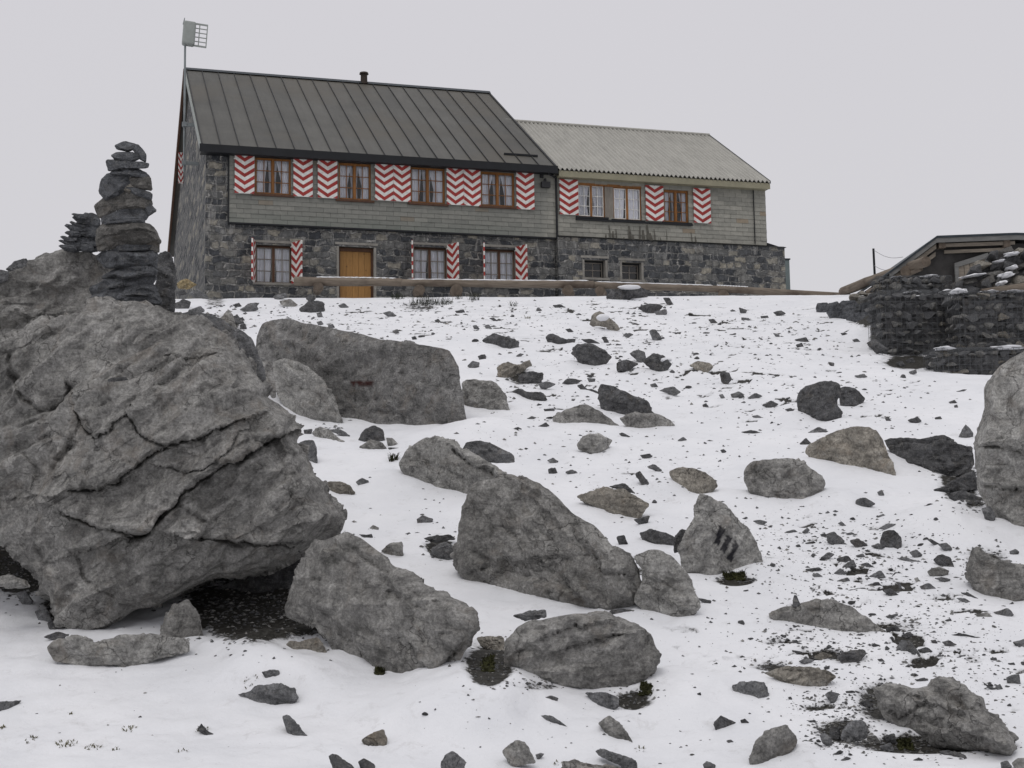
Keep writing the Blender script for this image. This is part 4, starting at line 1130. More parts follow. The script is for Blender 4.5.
# bottom right
R(9, [(425, 452), (460, 438), (500, 431), (590, 450), (650, 440), (700, 412), (735, 425), (800, 455), (860, 490), (872, 520), (882, 542), (920, 575), (960, 612), (980, 650), (992, 684), (970, 716), (880, 717), (780, 692), (680, 692), (620, 670), (560, 640), (510, 600), (468, 570), (445, 512)], 'rock', 'large layered boulder in the bottom right corner', 'boulder', T=.5, sink=.15, ragged=.013, tilt=-.45, strata=(1.0, 1.0, 3.0),
  ctrl=tc(9, [(480, 460, .45), (600, 470, .45), (700, 440, .42), (830, 490, .5), (500, 520, .8), (620, 540, .95), (760, 540, .95), (880, 600, .85), (640, 630, .85), (800, 650, .9), (930, 680, .7)]),
  cracks=[(tpts(9, [(460, 520), (520, 580), (570, 540), (620, 515), (640, 530)]), .05, 1.8, .02), (tpts(9, [(590, 480), (640, 520)]), .04, 1.6, .0), (tpts(9, [(680, 470), (740, 530), (760, 545)]), .04, 1.6, .0), (tpts(9, [(620, 570), (700, 600), (760, 620), (900, 660)]), .04, 2.0, .02)])
R(9, [(655, 392), (690, 376), (720, 374), (745, 388), (760, 422), (735, 445), (690, 432), (640, 448), (600, 452), (640, 425)], 'rock_dark', 'dark rock behind the top of the large layered boulder', 'rock', Y=11.6, T=.2)
R(9, [(800, 455), (830, 450), (858, 480), (868, 520), (845, 500)], 'rock_tan', 'tan stone on the right shoulder of the large layered boulder', 'stone', Y=11.3, T=.12)
R(9, [(890, 548), (930, 560), (965, 600), (1000, 640), (1035, 665), (1040, 725), (990, 705), (965, 630)], 'rock_dark', 'dark thin slab along the right flank of the large layered boulder', 'rock', Y=10.9, T=.2)
R(9, [(980, 607), (1005, 600), (1040, 615), (1045, 652), (1005, 632)], 'rock', 'grey stone at the right frame edge beyond the dark thin slab', 'stone', Y=11.2)
R(9, [(975, 747), (1000, 728), (1045, 728), (1045, 775), (990, 770)], 'rock', 'grey stone in the very bottom right corner', 'stone', sink=.3)
R(9, [(930, 745), (960, 738), (978, 760), (960, 775), (935, 768)], 'rock_slate', 'small stone left of the corner stone at the bottom right', 'stone')
R(9, [(0, 392), (60, 368), (110, 362), (150, 365), (205, 372), (252, 385), (284, 410), (240, 445), (200, 462), (140, 463), (80, 440), (40, 412)], 'rock_tan', 'flat tan rock with a dark blue slab at its left', 'rock')
R(8, [(912, 442), (950, 432), (1000, 424), (1045, 428), (1058, 490), (1030, 505), (985, 502), (930, 482)], 'rock_slate', 'dark blue slab left of the flat tan rock', 'rock')
R(0, [(749, 760), (752, 748), (758, 738), (774, 727), (786, 724), (797, 737), (795, 748), (782, 757), (770, 765), (756, 767)], 'rock', 'speckled grey rock at the bottom edge left of the layered boulder', 'rock', sink=.3)
R(9, [(513, 302), (540, 264), (572, 264), (600, 298), (617, 322), (602, 334), (540, 314)], 'rock_slate', 'grey domed stone right of the whale backed rock', 'stone')
R(9, [(603, 302), (640, 291), (667, 305), (630, 320)], 'rock_dark', 'flat dark stone touching the grey domed stone', 'stone')
R(9, [(283, 332), (310, 312), (342, 304), (392, 299), (404, 320), (362, 357), (310, 352)], 'rock_dark', 'dark rubble stone above the flat tan rock', 'stone')
R(9, [(193, 327), (230, 309), (272, 325), (230, 342)], 'rock_tan', 'tan stone above the flat tan rock', 'stone')
R(9, [(135, 347), (170, 334), (202, 345), (160, 362)], 'rock_slate')
R(9, [(238, 477), (260, 464), (297, 475), (276, 521)], 'rock_slate', 'wedge stone between the flat tan rock and the layered boulder', 'stone')
R(9, [(300, 645), (312, 615), (332, 590), (360, 578), (395, 580), (412, 620), (402, 665), (340, 687), (310, 672)], 'rock_slate', 'rounded bluish rock at the left of the large layered boulder', 'rock', round=.22)
R(9, [(273, 592), (300, 559), (342, 563), (330, 590), (310, 612)], 'rock_tan', 'tan stone above the rounded bluish rock', 'stone', Y=10.75)
R(9, [(398, 582), (440, 584), (448, 626), (408, 622)], 'rock_pale', 'pale stone between the rounded bluish rock and the layered boulder', 'stone', Y=10.5)
R(9, [(403, 642), (440, 638), (462, 665), (410, 673)], 'rock', 'light stone below the pale stone by the layered boulder', 'stone')
R(9, [(445, 592), (470, 585), (500, 620), (512, 642), (460, 657)], 'rock_dark', 'dark stone against the left underside of the layered boulder', 'stone', Y=10.5)
R(9, [(468, 642), (515, 630), (522, 667), (480, 668)], 'rock_dark')
R(9, [(258, 602), (300, 612), (302, 662), (260, 642)], 'rock_dark', 'dark stone left of the rounded bluish rock', 'stone')
R(9, [(453, 682), (500, 667), (517, 702), (470, 703)], 'rock_slate', 'bluish flat stone in front of the layered boulder', 'stone')
R(9, [(218, 637), (240, 630), (267, 650), (270, 682), (230, 667)], 'rock_slate', 'grey stone farthest left in the rubble by the layered boulder', 'stone')
R(9, [(340, 560), (380, 548), (440, 545), (450, 575), (400, 578), (350, 578)], 'rock_dark', 'dark rubble strip running into the left of the layered boulder', 'stone', Y=10.8)
R(9, [(690, 700), (730, 697), (790, 715), (815, 748), (760, 735), (700, 725)], 'rock_dark', 'dark brown stone under the front edge of the layered boulder', 'stone')
R(9, [(725, 245), (780, 237), (855, 255), (850, 267), (770, 257)], 'rock_dark', 'long thin dark stone on the snow above the layered boulder', 'stone')
R(9, [(952, 412), (980, 400), (1006, 397), (1012, 440), (960, 437)], 'rock_slate', 'blocky stone right of the layered boulder top', 'stone')
for pts, m in [([(700, 272), (730, 264), (762, 280), (720, 290)], 'rock_dark'), ([(978, 272), (1030, 258), (1050, 290), (1000, 294)], 'rock_slate'), ([(898, 157), (960, 137), (987, 165), (960, 180)], 'rock_slate'), ([(823, 162), (880, 154), (912, 180), (860, 180)], 'rock_pale'),
               ([(528, 247), (575, 230), (592, 245), (560, 260)], 'rock_dark'), ([(478, 217), (520, 207), (542, 225), (510, 244), (485, 237)], 'rock_dark'), ([(855, 428), (880, 440), (915, 452), (940, 455), (900, 462)], 'rock_dark'), ([(910, 445), (930, 436), (942, 455), (920, 462)], 'rock_slate'),
               ([(370, 512), (395, 502), (430, 515), (425, 538), (385, 528)], 'rock_dark'), ([(268, 712), (300, 697), (315, 705), (285, 720)], 'rock_dark'), ([(300, 735), (325, 722), (345, 730), (315, 742)], 'rock_dark'), ([(585, 735), (610, 725), (630, 735), (600, 742)], 'rock_dark'),
               ([(590, 420), (630, 412), (655, 425), (620, 432)], 'rock_dark'), ([(320, 465), (350, 462), (355, 470), (325, 474)], 'rock_dark'), ([(765, 325), (800, 322), (815, 340), (785, 332)], 'rock_dark'), ([(890, 335), (915, 332), (920, 345), (895, 347)], 'rock_dark'),
               ([(480, 170), (520, 160), (528, 168), (490, 180)], 'rock_slate'), ([(418, 283), (440, 278), (478, 292), (440, 294)], 'rock_dark'), ([(655, 265), (675, 262), (685, 275), (665, 278)], 'rock_dark'), ([(445, 340), (465, 336), (480, 352), (460, 352)], 'rock_slate'),
               ([(540, 348), (560, 344), (570, 355), (550, 358)], 'rock_pale'), ([(575, 400), (590, 394), (605, 408), (585, 410)], 'rock_slate'), ([(235, 370), (260, 364), (256, 382), (240, 382)], 'rock_dark'), ([(960, 355), (985, 352), (990, 362), (965, 364)], 'rock_dark'),
               ([(165, 580), (200, 580), (213, 590), (185, 588)], 'rock_dark'), ([(40, 290), (80, 285), (100, 300), (155, 308), (130, 320), (70, 300)], 'rock_dark'), ([(110, 265), (130, 262), (138, 275), (115, 278)], 'rock_dark'), ([(1010, 350), (1040, 345), (1040, 365), (1015, 365)], 'rock_dark')]:
    R(9, pts, m, None, 'stone')
R(8, [(840, 590), (870, 560), (900, 575), (930, 590), (890, 605), (885, 625), (850, 620)], 'rock_dark', 'dark lobed stone alone on the snow right of the oval boulder', 'stone')
R(8, [(798, 752), (815, 740), (850, 755), (845, 775), (805, 772)], 'rock_slate', 'small grey stone at the bottom edge left of the speckled grey rock', 'stone')
R(8, [(945, 580), (965, 572), (985, 590), (955, 596)], 'rock_dark')
R(8, [(775, 475), (790, 469), (793, 480), (780, 482)], 'rock_dark')
R(8, [(890, 660), (910, 655), (922, 665), (900, 670)], 'rock_dark')
R(11, [(-15, 532), (30, 530), (65, 526), (42, 552), (20, 570), (-15, 578)], 'rock_slate', 'dark flat slate at the left frame edge in the foreground', 'stone')
R(11, [(575, 612), (590, 595), (605, 615), (632, 625), (605, 632)], 'rock_dark')
# by the gabions
for pts, m in [([(85, 490), (120, 474), (153, 488), (120, 506)], 'rock_dark'), ([(448, 377), (490, 369), (503, 380), (470, 388)], 'rock_slate'), ([(500, 247), (530, 231), (562, 255), (588, 272), (540, 287), (510, 267)], 'rock_dark'), ([(613, 327), (640, 317), (652, 335), (630, 341)], 'rock_dark'),
               ([(650, 317), (680, 304), (692, 320), (665, 329)], 'rock_dark'), ([(640, 275), (660, 267), (670, 282), (650, 289)], 'rock_dark'), ([(663, 362), (695, 351), (697, 365), (675, 373)], 'rock_slate'), ([(130, 208), (155, 215), (158, 225), (138, 220)], 'rock_slate'),
               ([(218, 255), (245, 246), (252, 265), (230, 267)], 'rock_dark'), ([(213, 235), (260, 224), (277, 245), (230, 242)], 'rock_dark'), ([(346, 322), (372, 326), (370, 340), (352, 334)], 'rock_dark'), ([(-5, 107), (28, 118), (22, 132), (0, 126)], 'rock_dark'),
               ([(5, 147), (35, 149), (38, 160), (5, 157)], 'rock_slate'), ([(263, 602), (310, 577), (358, 600), (300, 617)], 'rock_slate'), ([(233, 642), (260, 621), (282, 640), (250, 650)], 'rock_dark'), ([(-4, 457), (12, 449), (20, 462), (0, 466)], 'rock_dark'),
               ([(28, 462), (60, 444), (92, 458), (50, 470)], 'rock_slate'), ([(658, 552), (700, 538), (717, 555), (680, 564)], 'rock_dark'), ([(128, 127), (160, 119), (182, 130), (150, 142)], 'rock_dark'), ([(80, 142), (110, 140), (114, 150), (84, 152)], 'rock_dark'),
               ([(395, 210), (410, 206), (425, 212), (405, 220)], 'rock_dark'), ([(440, 235), (460, 230), (480, 245), (455, 246)], 'rock_slate'), ([(765, 542), (790, 536), (796, 546), (770, 550)], 'rock_dark'), ([(820, 480), (845, 472), (858, 484), (830, 488)], 'rock_dark'), ([(842, 494), (855, 490), (860, 502), (845, 504)], 'rock_dark'),
               ([(570, 546), (585, 541), (597, 552), (578, 556)], 'rock_dark'), ([(175, 510), (200, 503), (215, 512), (190, 518)], 'rock_dark'), ([(180, 465), (195, 460), (205, 470), (188, 474)], 'rock_dark'), ([(850, 438), (880, 430), (896, 432), (870, 441)], 'rock_dark'), ([(0, 598), (40, 590), (85, 598), (45, 605)], 'rock_dark'), ([(45, 536), (70, 530), (88, 540), (60, 545)], 'rock_slate')]:
    R(3, pts, m, None, 'stone')
# dark rubble that runs from the log rail down to the gabions
_rub = [([(78, 395), (85, 378), (118, 376), (126, 400), (110, 415), (82, 414)], 'leftmost black rubble boulder under the end of the log rail', 36.0),
        ([(124, 405), (135, 380), (165, 374), (182, 400), (178, 440), (140, 432)], 'second black rubble boulder right of the leftmost one', 35.4),
        ([(175, 400), (195, 372), (240, 370), (262, 395), (258, 440), (215, 452), (180, 436)], 'large black rubble boulder with snow above it, under the sloping log', 34.6),
        ([(225, 450), (250, 425), (300, 420), (330, 450), (310, 478), (260, 470)], 'black rubble stone at the lower edge of the rubble bank', 33.4),
        ([(258, 400), (290, 378), (330, 372), (345, 410), (310, 430), (265, 425)], 'black rubble stone beside the large black one, nearer the gabions', 34.0),
        ([(330, 390), (370, 372), (400, 385), (400, 430), (350, 440)], 'black rubble stone touching the upper left of the first gabion', 31.8),
        ([(290, 465), (340, 452), (372, 462), (368, 490), (320, 492)], 'grey flat rubble stone at the lowest point of the rubble bank', 32.0),
        ([(320, 430), (360, 425), (390, 440), (385, 480), (345, 460)], 'black rubble stone left of the first gabion, below the others', 31.0)]
for pts, lb, Yr in _rub:
    _c = np.mean(pts, axis=0)
    R(13, [tuple(_c + (np.array(q) - _c) * np.array([1.35, 1.2])) for q in pts], 'rock_cairn', lb, 'rubble_boulder', sink=.3)
# ------------------------------------------------------------------ where the traced rocks stand; the snow banks up to them
PLANS = []
for i, (poly, mat, label, name, o) in enumerate(ROCKS):
    big = max(np.ptp(poly[:, 0]), np.ptp(poly[:, 1])) > 22
    if big and 'Y' not in o:
        Y, Yg, T = plan_rock(poly, o)
        PLANS.append((Y, Yg, T))
        sz = max(np.ptp(poly[:, 0]), np.ptp(poly[:, 1])) / F_PX * Y
        sg = float(np.clip(0.20 * sz, 0.12, 0.40))
        for q in contact_points(poly):
            yq = Yg + o.get('k', 0.0) * (q[0] - o.get('k0', 0.0))
            p = at(*q, yq)
            off = p.z - float(base_ground(np.array(p.x), np.array(p.y)))
            CON.append((p.x, p.y, float(np.clip(off, -0.32, 0.38)), sg))
    else:
        PLANS.append(None)

# the ground falls away below the gabions and rises to the terrace behind them
for u, v, Y, s in [(850, 318, 32.0, .7), (870, 345, 28.4, .5), (885, 349, 27.7, .45), (905, 357, 26.9, .45), (922, 365, 26.2, .4), (937, 373, 25.2, .4), (960, 380, 24.7, .45), (985, 382, 24.5, .45), (1010, 384, 24.4, .5), (1040, 386, 24.3, .6)]:
    con_px(u, v, Y, s)
for u, v, Y in [(885, 350, 28.0), (905, 352, 27.9), (925, 352, 27.9), (945, 354, 27.8), (962, 358, 27.3), (980, 360, 27.2), (1000, 360, 27.2), (1020, 360, 27.2), (1045, 360, 27.2), (950, 372, 26.0), (980, 376, 25.8), (1010, 378, 25.8), (1040, 380, 25.8)]:
    con_px(u, v, Y, .4)
for u, v, Y, s in [(900, 293, 29.6, .45), (925, 293, 29.6, .45), (945, 293, 29.6, .45), (965, 293, 29.3, .5), (985, 293, 29.2, .5), (1010, 293, 29.2, .5), (1040, 293, 29.4, .6), (1075, 293, 29.4, .8),
                   (975, 290, 30.3, .6), (1010, 290, 30.3, .6), (1050, 290, 30.5, .8),
                   (895, 294, 31.0, .5), (915, 294, 31.0, .6), (945, 294, 31.0, .7), (980, 291, 31.5, .9), (1020, 290, 31.5, .9), (905, 293, 33.5, .8), (950, 290, 34, 1.2), (1000, 288, 34, 1.2), (1050, 286, 34, 1.2)]:
    con_px(u, v, Y, s)

# ------------------------------------------------------------------ ground sheet
_tin = np.linspace(-0.44, 0.44, 660)
_tout = np.geomspace(0.45, 6.0, 26)
TA = np.concatenate([-_tout[::-1], _tin, _tout])
_ys = [1.0]
while _ys[-1] < 47:
    y = _ys[-1]
    _ys.append(y + (0.25 if y < 6.5 else min(0.11, max(0.016, 1.7 * y * y / 5925))))
YA = np.concatenate([np.array(_ys), np.geomspace(48, 1500, 30)])
TT, YY = np.meshgrid(TA, YA)
XX = TT * (YY + 2)
ZZ = ground(XX, YY)
BARE = [  # patches where the snow is gone, plus the hollow's shade as dark ground: centre, radii, how bare
    (262, 606, 84, 34, 1.0), (320, 570, 40, 40, 1.0), (205, 612, 30, 18, .8), (20, 565, 42, 30, .9), (60, 600, 20, 24, .8), (489, 662, 24, 22, 1.0), (540, 684, 30, 6, .5), (632, 698, 21, 11, .8), (440, 545, 16, 11, .9), (735, 579, 22, 6, .8),
    (845, 728, 30, 14, .8), (925, 742, 70, 10, .9), (880, 700, 26, 22, .7), (985, 560, 26, 16, .6), (960, 480, 22, 22, .8), (720, 515, 12, 10, .7), (190, 285, 16, 10, .8), (225, 325, 24, 14, .6), (520, 375, 18, 12, .6),
    (905, 340, 34, 14, 1.0), (912, 361, 30, 8, .9), (870, 310, 24, 16, 1.0), (215, 300, 14, 10, .5), (780, 640, 24, 6, .45), (840, 655, 30, 8, .5), (905, 625, 30, 8, .45), (330, 430, 14, 8, .4), (600, 590, 10, 8, .6), (975, 500, 14, 10, .6),
    (640, 570, 20, 6, .5), (420, 306, 26, 6, .5), (770, 665, 22, 6, .6), (310, 560, 12, 14, .9)]
UU, VV = project(np.stack([XX.ravel(), YY.ravel(), ZZ.ravel()], 1))
bare = np.zeros(XX.size)
for u, v, ru, rv, k in BARE:
    m = (np.abs(UU - u) < ru * 1.6) & (np.abs(VV - v) < rv * 1.6) & (YY.ravel() < 40)
    d = np.sqrt(((UU[m] - u) / ru) ** 2 + ((VV[m] - v) / rv) ** 2)
    bare[m] = np.maximum(bare[m], k * np.clip(1.45 - d, 0, 1))
# thin patches where grit and turf come through, thickest where the stones lie thickest
DENS = [  # centre, spread, share
    (560, 320, 150, 22, 1.5), (660, 350, 90, 40, 1.6), (800, 330, 70, 26, 1.3), (560, 400, 80, 30, 1.0), (640, 470, 90, 26, .8), (860, 560, 80, 34, 3.0), (900, 620, 110, 30, 2.2), (960, 660, 60, 26, 1.0), (830, 650, 60, 18, 1.0), (830, 700, 40, 16, 1.2),
    (990, 700, 40, 30, .6), (400, 320, 110, 20, 1.0), (300, 312, 60, 12, .6), (760, 400, 60, 40, .7), (880, 400, 70, 40, .8), (640, 560, 40, 40, .25), (700, 640, 60, 40, .25), (420, 510, 60, 40, .2), (780, 540, 40, 30, .8), (840, 735, 24, 14, 1.2), (930, 745, 70, 10, 1.0), (200, 690, 200, 50, .10), (560, 730, 120, 30, .25)]
grit = np.zeros(XX.size)
for u, v, su, sv, k in DENS:
    grit += min(1.0, .35 + .4 * k) * (k > .22) * np.exp(-((UU - u) / (su * 1.1)) ** 2 - ((VV - v) / (sv * 1.1)) ** 2)
PG = np.stack([XX.ravel(), YY.ravel(), np.zeros(XX.size)], 1)
ng = fbm(PG * np.array([2.8, 5.0, 1]) + 40, 5, .66)
bare = np.maximum(bare, np.where(YY.ravel() < 38, np.clip(grit, 0, 1), 0) * np.clip((ng - .20) * 5.0, 0, 1.0))
# snow lies a few centimetres thick: bare patches are lower
P3 = np.stack([XX.ravel() * 7, YY.ravel() * 7, np.zeros(XX.size)], 1)
ZZ = ZZ - (0.05 * np.clip(bare * 1.4 - 0.3, 0, 1)).reshape(ZZ.shape)
nr, nc = XX.shape
me = bpy.data.meshes.new("snowy_ground")
idx = np.arange(nr * nc).reshape(nr, nc)
quads = np.stack([idx[:-1, :-1], idx[:-1, 1:], idx[1:, 1:], idx[1:, :-1]], -1).reshape(-1, 4)
me.vertices.add(nr * nc)
me.vertices.foreach_set("co", np.stack([XX.ravel(), YY.ravel(), ZZ.ravel()], 1).ravel())
me.loops.add(len(quads) * 4)
me.loops.foreach_set("vertex_index", quads.ravel())
me.polygons.add(len(quads))
me.polygons.foreach_set("loop_start", np.arange(len(quads)) * 4)
me.polygons.foreach_set("loop_total", np.full(len(quads), 4))
me.polygons.foreach_set("use_smooth", np.ones(len(quads), bool))
me.update(calc_edges=True)
me.attributes.new("bare", 'FLOAT', 'POINT').data.foreach_set("value", bare)
me.materials.append(M['snow_ground'])
g_obj = bpy.data.objects.new("snowy_ground", me)
COL.objects.link(g_obj)
tag(g_obj, kind="structure")

def ground_fast(X, Y):
    X, Y = np.atleast_1d(np.asarray(X, float)), np.atleast_1d(np.asarray(Y, float))
    i = np.clip(np.searchsorted(YA, Y) - 1, 0, nr - 2)
    fy = np.clip((Y - YA[i]) / (YA[i + 1] - YA[i]), 0, 1)
    t = X / (Y + 2)
    j = np.clip(np.searchsorted(TA, t) - 1, 0, nc - 2)
    fx = np.clip((t - TA[j]) / (TA[j + 1] - TA[j]), 0, 1)
    return (ZZ[i, j] * (1 - fx) + ZZ[i, j + 1] * fx) * (1 - fy) + (ZZ[i + 1, j] * (1 - fx) + ZZ[i + 1, j + 1] * fx) * fy

def hit_ground(u, v):
    a, b = ray(u, v)
    Y = np.geomspace(6, 45, 2400)
    d = b * Y - ground_fast(a * Y, Y)
    i = np.nonzero(d < 0)[0]
    return float(Y[i[0]]) if len(i) else 38.0

# ------------------------------------------------------------------ the traced rocks
def region(u, v):
    if v < 420 and u < 330: return 'small stone in the snow at the foot of the hut wall', 'small stones in the snow by the hut'
    if v < 400 and u < 752: return 'small stone poking through the upper snow slope below the log rail', 'small stones on the upper slope'
    if v < 440: return 'small stone poking through the snow slope left of the gabions', 'small stones left of the gabions'
    if v < 620 and u < 752: return 'small stone on the snow among the middle boulders', 'small stones among the middle boulders'
    if v < 632: return 'small grey stone in the pebble scatter on the right hand snow', 'small stones of the right pebble scatter'
    if u < 735: return 'small stone in the foreground snow below the boulders', 'small foreground stones'
    return 'small stone on the snow around the bottom right boulder', 'small stones at the bottom right'

SNOWCAPS = []
for i, (poly, mat, label, name, o) in enumerate(ROCKS):
    pl_ = PLANS[i]
    o = dict(o)
    if pl_ is None:
        if 'Y' not in o:
            # small stones: their middle stands where the ray meets the snow; half of each is buried
            j = int(np.argmax(poly[:, 1]))
            Yg = hit_ground(*poly[j])
            s = min(np.ptp(poly[:, 0]), np.ptp(poly[:, 1]) * 1.25) / F_PX * Yg
            T = o.get('T', 0.6 * s)
            Y = Yg + 0.35 * T
            k = poly[:, 1].max()
            poly = poly.copy()
            low = poly[:, 1] > poly[:, 1].mean()
            poly[low, 1] += 0.12 * np.ptp(poly[:, 1])
        else:
            Y, _, T = plan_rock(poly, o)
    else:
        Y, Yg, T = pl_
        poly = poly.copy()
        # the foot goes a little way into the snow
        low = poly[:, 1] > poly[:, 1].mean() + 0.15 * np.ptp(poly[:, 1])
        if o.get('sink', .4) > 0.22:
            poly[low, 1] += min(7.0, 0.07 * np.ptp(poly[:, 1]))
    ob = make_rock(name, poly, o.get('mat2', mat), o, Y, T, i + 11, step=o.get('step'))
    if label is None:
        lb, gr = region(*poly.mean(0))
        tag(ob, lb, 'stone', gr)
    else:
        tag(ob, label, {'rubble_boulder': 'boulder'}.get(name, name))
    if name == 'rubble_boulder':
        ob['group'] = 'dark boulders of the rubble bank by the gabions'
    if o.get('cap'):
        SNOWCAPS.append((ob, poly, Y, T))

def blob(name, c, sx, sy, sz, mat, parent=None, seed=0, rz=0.0, n=3, amp=0.25):
    """an uneven rounded lump (snow caps, moss)"""
    bm = bmesh.new()
    bmesh.ops.create_icosphere(bm, subdivisions=n, radius=1)
    V = np.array([v.co[:] for v in bm.verts])
    V = V * (1 + amp * fbm(V * 1.6 + seed * 3.1, 3))[:, None] * np.array([sx, sy, sz])
    cz, szn = math.cos(rz), math.sin(rz)
    V = np.stack([V[:, 0] * cz - V[:, 1] * szn, V[:, 0] * szn + V[:, 1] * cz, V[:, 2]], 1)
    for v, p in zip(bm.verts, V): v.co = p
    m_ = bpy.data.meshes.new(name); bm.to_mesh(m_); bm.free()
    m_.polygons.foreach_set("use_smooth", [True] * len(m_.polygons))
    m_.materials.append(M[mat])
    o = bpy.data.objects.new(name, m_); COL.objects.link(o)
    if parent is not None:
        o.parent = parent
        o.location = Vector(c) - parent.location
    else:
        o.location = c
    return o

for k, (ob, poly, Y, T) in enumerate(SNOWCAPS):
    u0, v0 = poly.min(0); u1, v1 = poly.max(0)
    s = Y / F_PX
    if k == 0: c, sx, sy, sz = at(u0 + .80 * (u1 - u0), v0 + .32 * (v1 - v0), Y - .45 * T), .20 * (u1 - u0) * s, .2 * T, .12 * (v1 - v0) * s
    elif k == 1: c, sx, sy, sz = at(u0 + .42 * (u1 - u0), v0 + .30 * (v1 - v0), Y - .35 * T), .20 * (u1 - u0) * s, .45 * T, .17 * (v1 - v0) * s
    else: c, sx, sy, sz = at(u0 + .55 * (u1 - u0), v0 + .10 * (v1 - v0), Y - .35 * T), .27 * (u1 - u0) * s, .5 * T, .14 * (v1 - v0) * s
    b = blob("snow_cap", c, sx, sy, sz, 'snow', ob, seed=k)

# ------------------------------------------------------------------ the hut
PSI = 0.295
HO = Vector((-8.969, 40.0, 6.60))
EZ = 11.366 - 6.60                                              # eave line above the foot of the hut
hut = empty("mountain_hut", HO, PSI)
tag(hut, "long stone mountain hut with slate cladding and red and white zigzag shutters", "hut")
_ax = Vector((math.cos(PSI), math.sin(PSI), 0)); _ay = Vector((-math.sin(PSI), math.cos(PSI), 0))

def pl(u, v, yl):
    a, b = ray(u, v)
    d = Vector((float(a), 1.0, float(b)))
    t = (HO + _ay * yl).dot(_ay) / d.dot(_ay)
    q = d * t - HO
    return q.dot(_ax), q.z

def rect_px(u0, v0, u1, v1, yl):
    um, vm = (u0 + u1) / 2, (v0 + v1) / 2
    return pl(u0, vm, yl)[0], pl(u1, vm, yl)[0], pl(um, v1, yl)[1], pl(um, v0, yl)[1]     # x0, x1, z0, z1

def subtract(rects, hole):
    hx0, hx1, hz0, hz1 = hole
    out = []
    for x0, x1, z0, z1 in rects:
        if hx1 <= x0 or hx0 >= x1 or hz1 <= z0 or hz0 >= z1:
            out.append((x0, x1, z0, z1)); continue
        if hx0 > x0: out.append((x0, hx0, z0, z1))
        if hx1 < x1: out.append((hx1, x1, z0, z1))
        a, b = max(x0, hx0), min(x1, hx1)
        if hz0 > z0: out.append((a, b, z0, hz0))
        if hz1 < z1: out.append((a, b, hz1, z1))
    return [r for r in out if r[1] - r[0] > .004 and r[3] - r[2] > .004]

XL0 = 0.16
XB = pl(556, 205, .3)[0]
XR = pl(766, 215, .3)[0]
XRS = pl(785, 270, .2)[0]
CZ = EZ - 2.2
CX0 = 0.83
YW, YC, YR = 0.40, 0.30, 0.18                                  # stone front, slate front, lower right stone front
YBACK = 16.4
upper = {'w1': (255, 157.5, 291, 194.5), 'w2': (338.5, 163, 371, 200), 'w3': (410.5, 167, 445, 203.5), 'w4': (481, 172, 514.5, 206.5)}
upper_r = {'w5': (578, 184, 605, 217), 'w6': (613.5, 187, 641.5, 220), 'w7': (664, 190, 688.5, 222.5)}
lower = {'w8': (256, 245, 292, 283), 'w9': (414, 247, 447.5, 284), 'w10': (485, 249, 516, 286)}
lower_r = {'s1': (584.5, 260, 605.5, 278), 's2': (622, 262.5, 641.5, 280)}
UP = {k: rect_px(*v, YC) for k, v in {**upper, **upper_r}.items()}
LO = {k: rect_px(*v, YW) for k, v in lower.items()}
LR = {k: rect_px(*v, YR) for k, v in lower_r.items()}
dx0, dx1, _, dz1 = rect_px(339, 247, 374, 299, YW)
DOOR = (dx0, dx1, -0.05, dz1)

# stone walls: front, gable, back, and the deeper ground storey on the right
wb = MB()
rects = [(XL0, XB, -1.2, CZ), (XL0, CX0, CZ, EZ - .1)]
for h in list(LO.values()) + [DOOR]:
    rects = subtract(rects, h)
for x0, x1, z0, z1 in rects:
    wb.quad((x0, YW, z0), (x1, YW, z0), (x1, YW, z1), (x0, YW, z1))
wb.quad((CX0, YW, CZ), (CX0, YW + .3, CZ), (CX0, YW + .3, EZ), (CX0, YW, EZ))
gp = [(YW, -1.2), (YW, EZ - .05 + YW * .62), (7.51, EZ + 4.56), (YBACK, EZ + 4.56 - (YBACK - 7.51) * .492), (YBACK, -1.2)]
wb.add([(XL0, y, z) for y, z in gp], [range(5)])
wb.quad((XL0, YBACK, -1.2), (XB, YBACK, -1.2), (XB, YBACK, EZ), (XL0, YBACK, EZ))
gr_ = [(YC + .05, 0.0), (YC + .05, EZ), (7.51, EZ + 4.55), (YBACK, EZ + .2), (YBACK, 0.0)]
wb.add([(XB - .05, y, z) for y, z in gr_], [range(5)])
rects = [(XB, XRS, -1.6, CZ)]
for h in LR.values():
    rects = subtract(rects, h)
for x0, x1, z0, z1 in rects:
    wb.quad((x0, YR, z0), (x1, YR, z0), (x1, YR, z1), (x0, YR, z1))
wb.quad((XB, YR, -1.6), (XB, YW, -1.6), (XB, YW, CZ), (XB, YR, CZ))
wb.quad((XRS, YR, -1.6), (XRS, 9.0, -1.6), (XRS, 9.0, CZ), (XRS, YR, CZ))
wall = wb.build("stone_wall", M['stone_wall'], hut)
# window reveals in the stone: concrete lining
for (x0, x1, z0, z1), yf, dep in [(r, YW, .3) for r in LO.values()] + [(DOOR, YW, .3)] + [(r, YR, .3) for r in LR.values()]:
    rv = MB()
    rv.box(x0 - .07, x0, yf - .012, yf + dep, z0, z1)
    rv.box(x1, x1 + .07, yf - .012, yf + dep, z0, z1)
    rv.prism([(x0 - .12, yf - .018, z1 + .13), (x0 - .12, yf - .018, z1 + .06), (x0 - .12, yf + dep, z1), (x0 - .12, yf + dep, z1 + .13)], (x1 - x0 + .24, 0, 0))
    rv.box(x0 - .11, x1 + .11, yf + .0, yf + dep - .01, z0 - .06, z0 - .067 + .004)
    rv.build("window_surround", M['mortar_concrete'], hut)
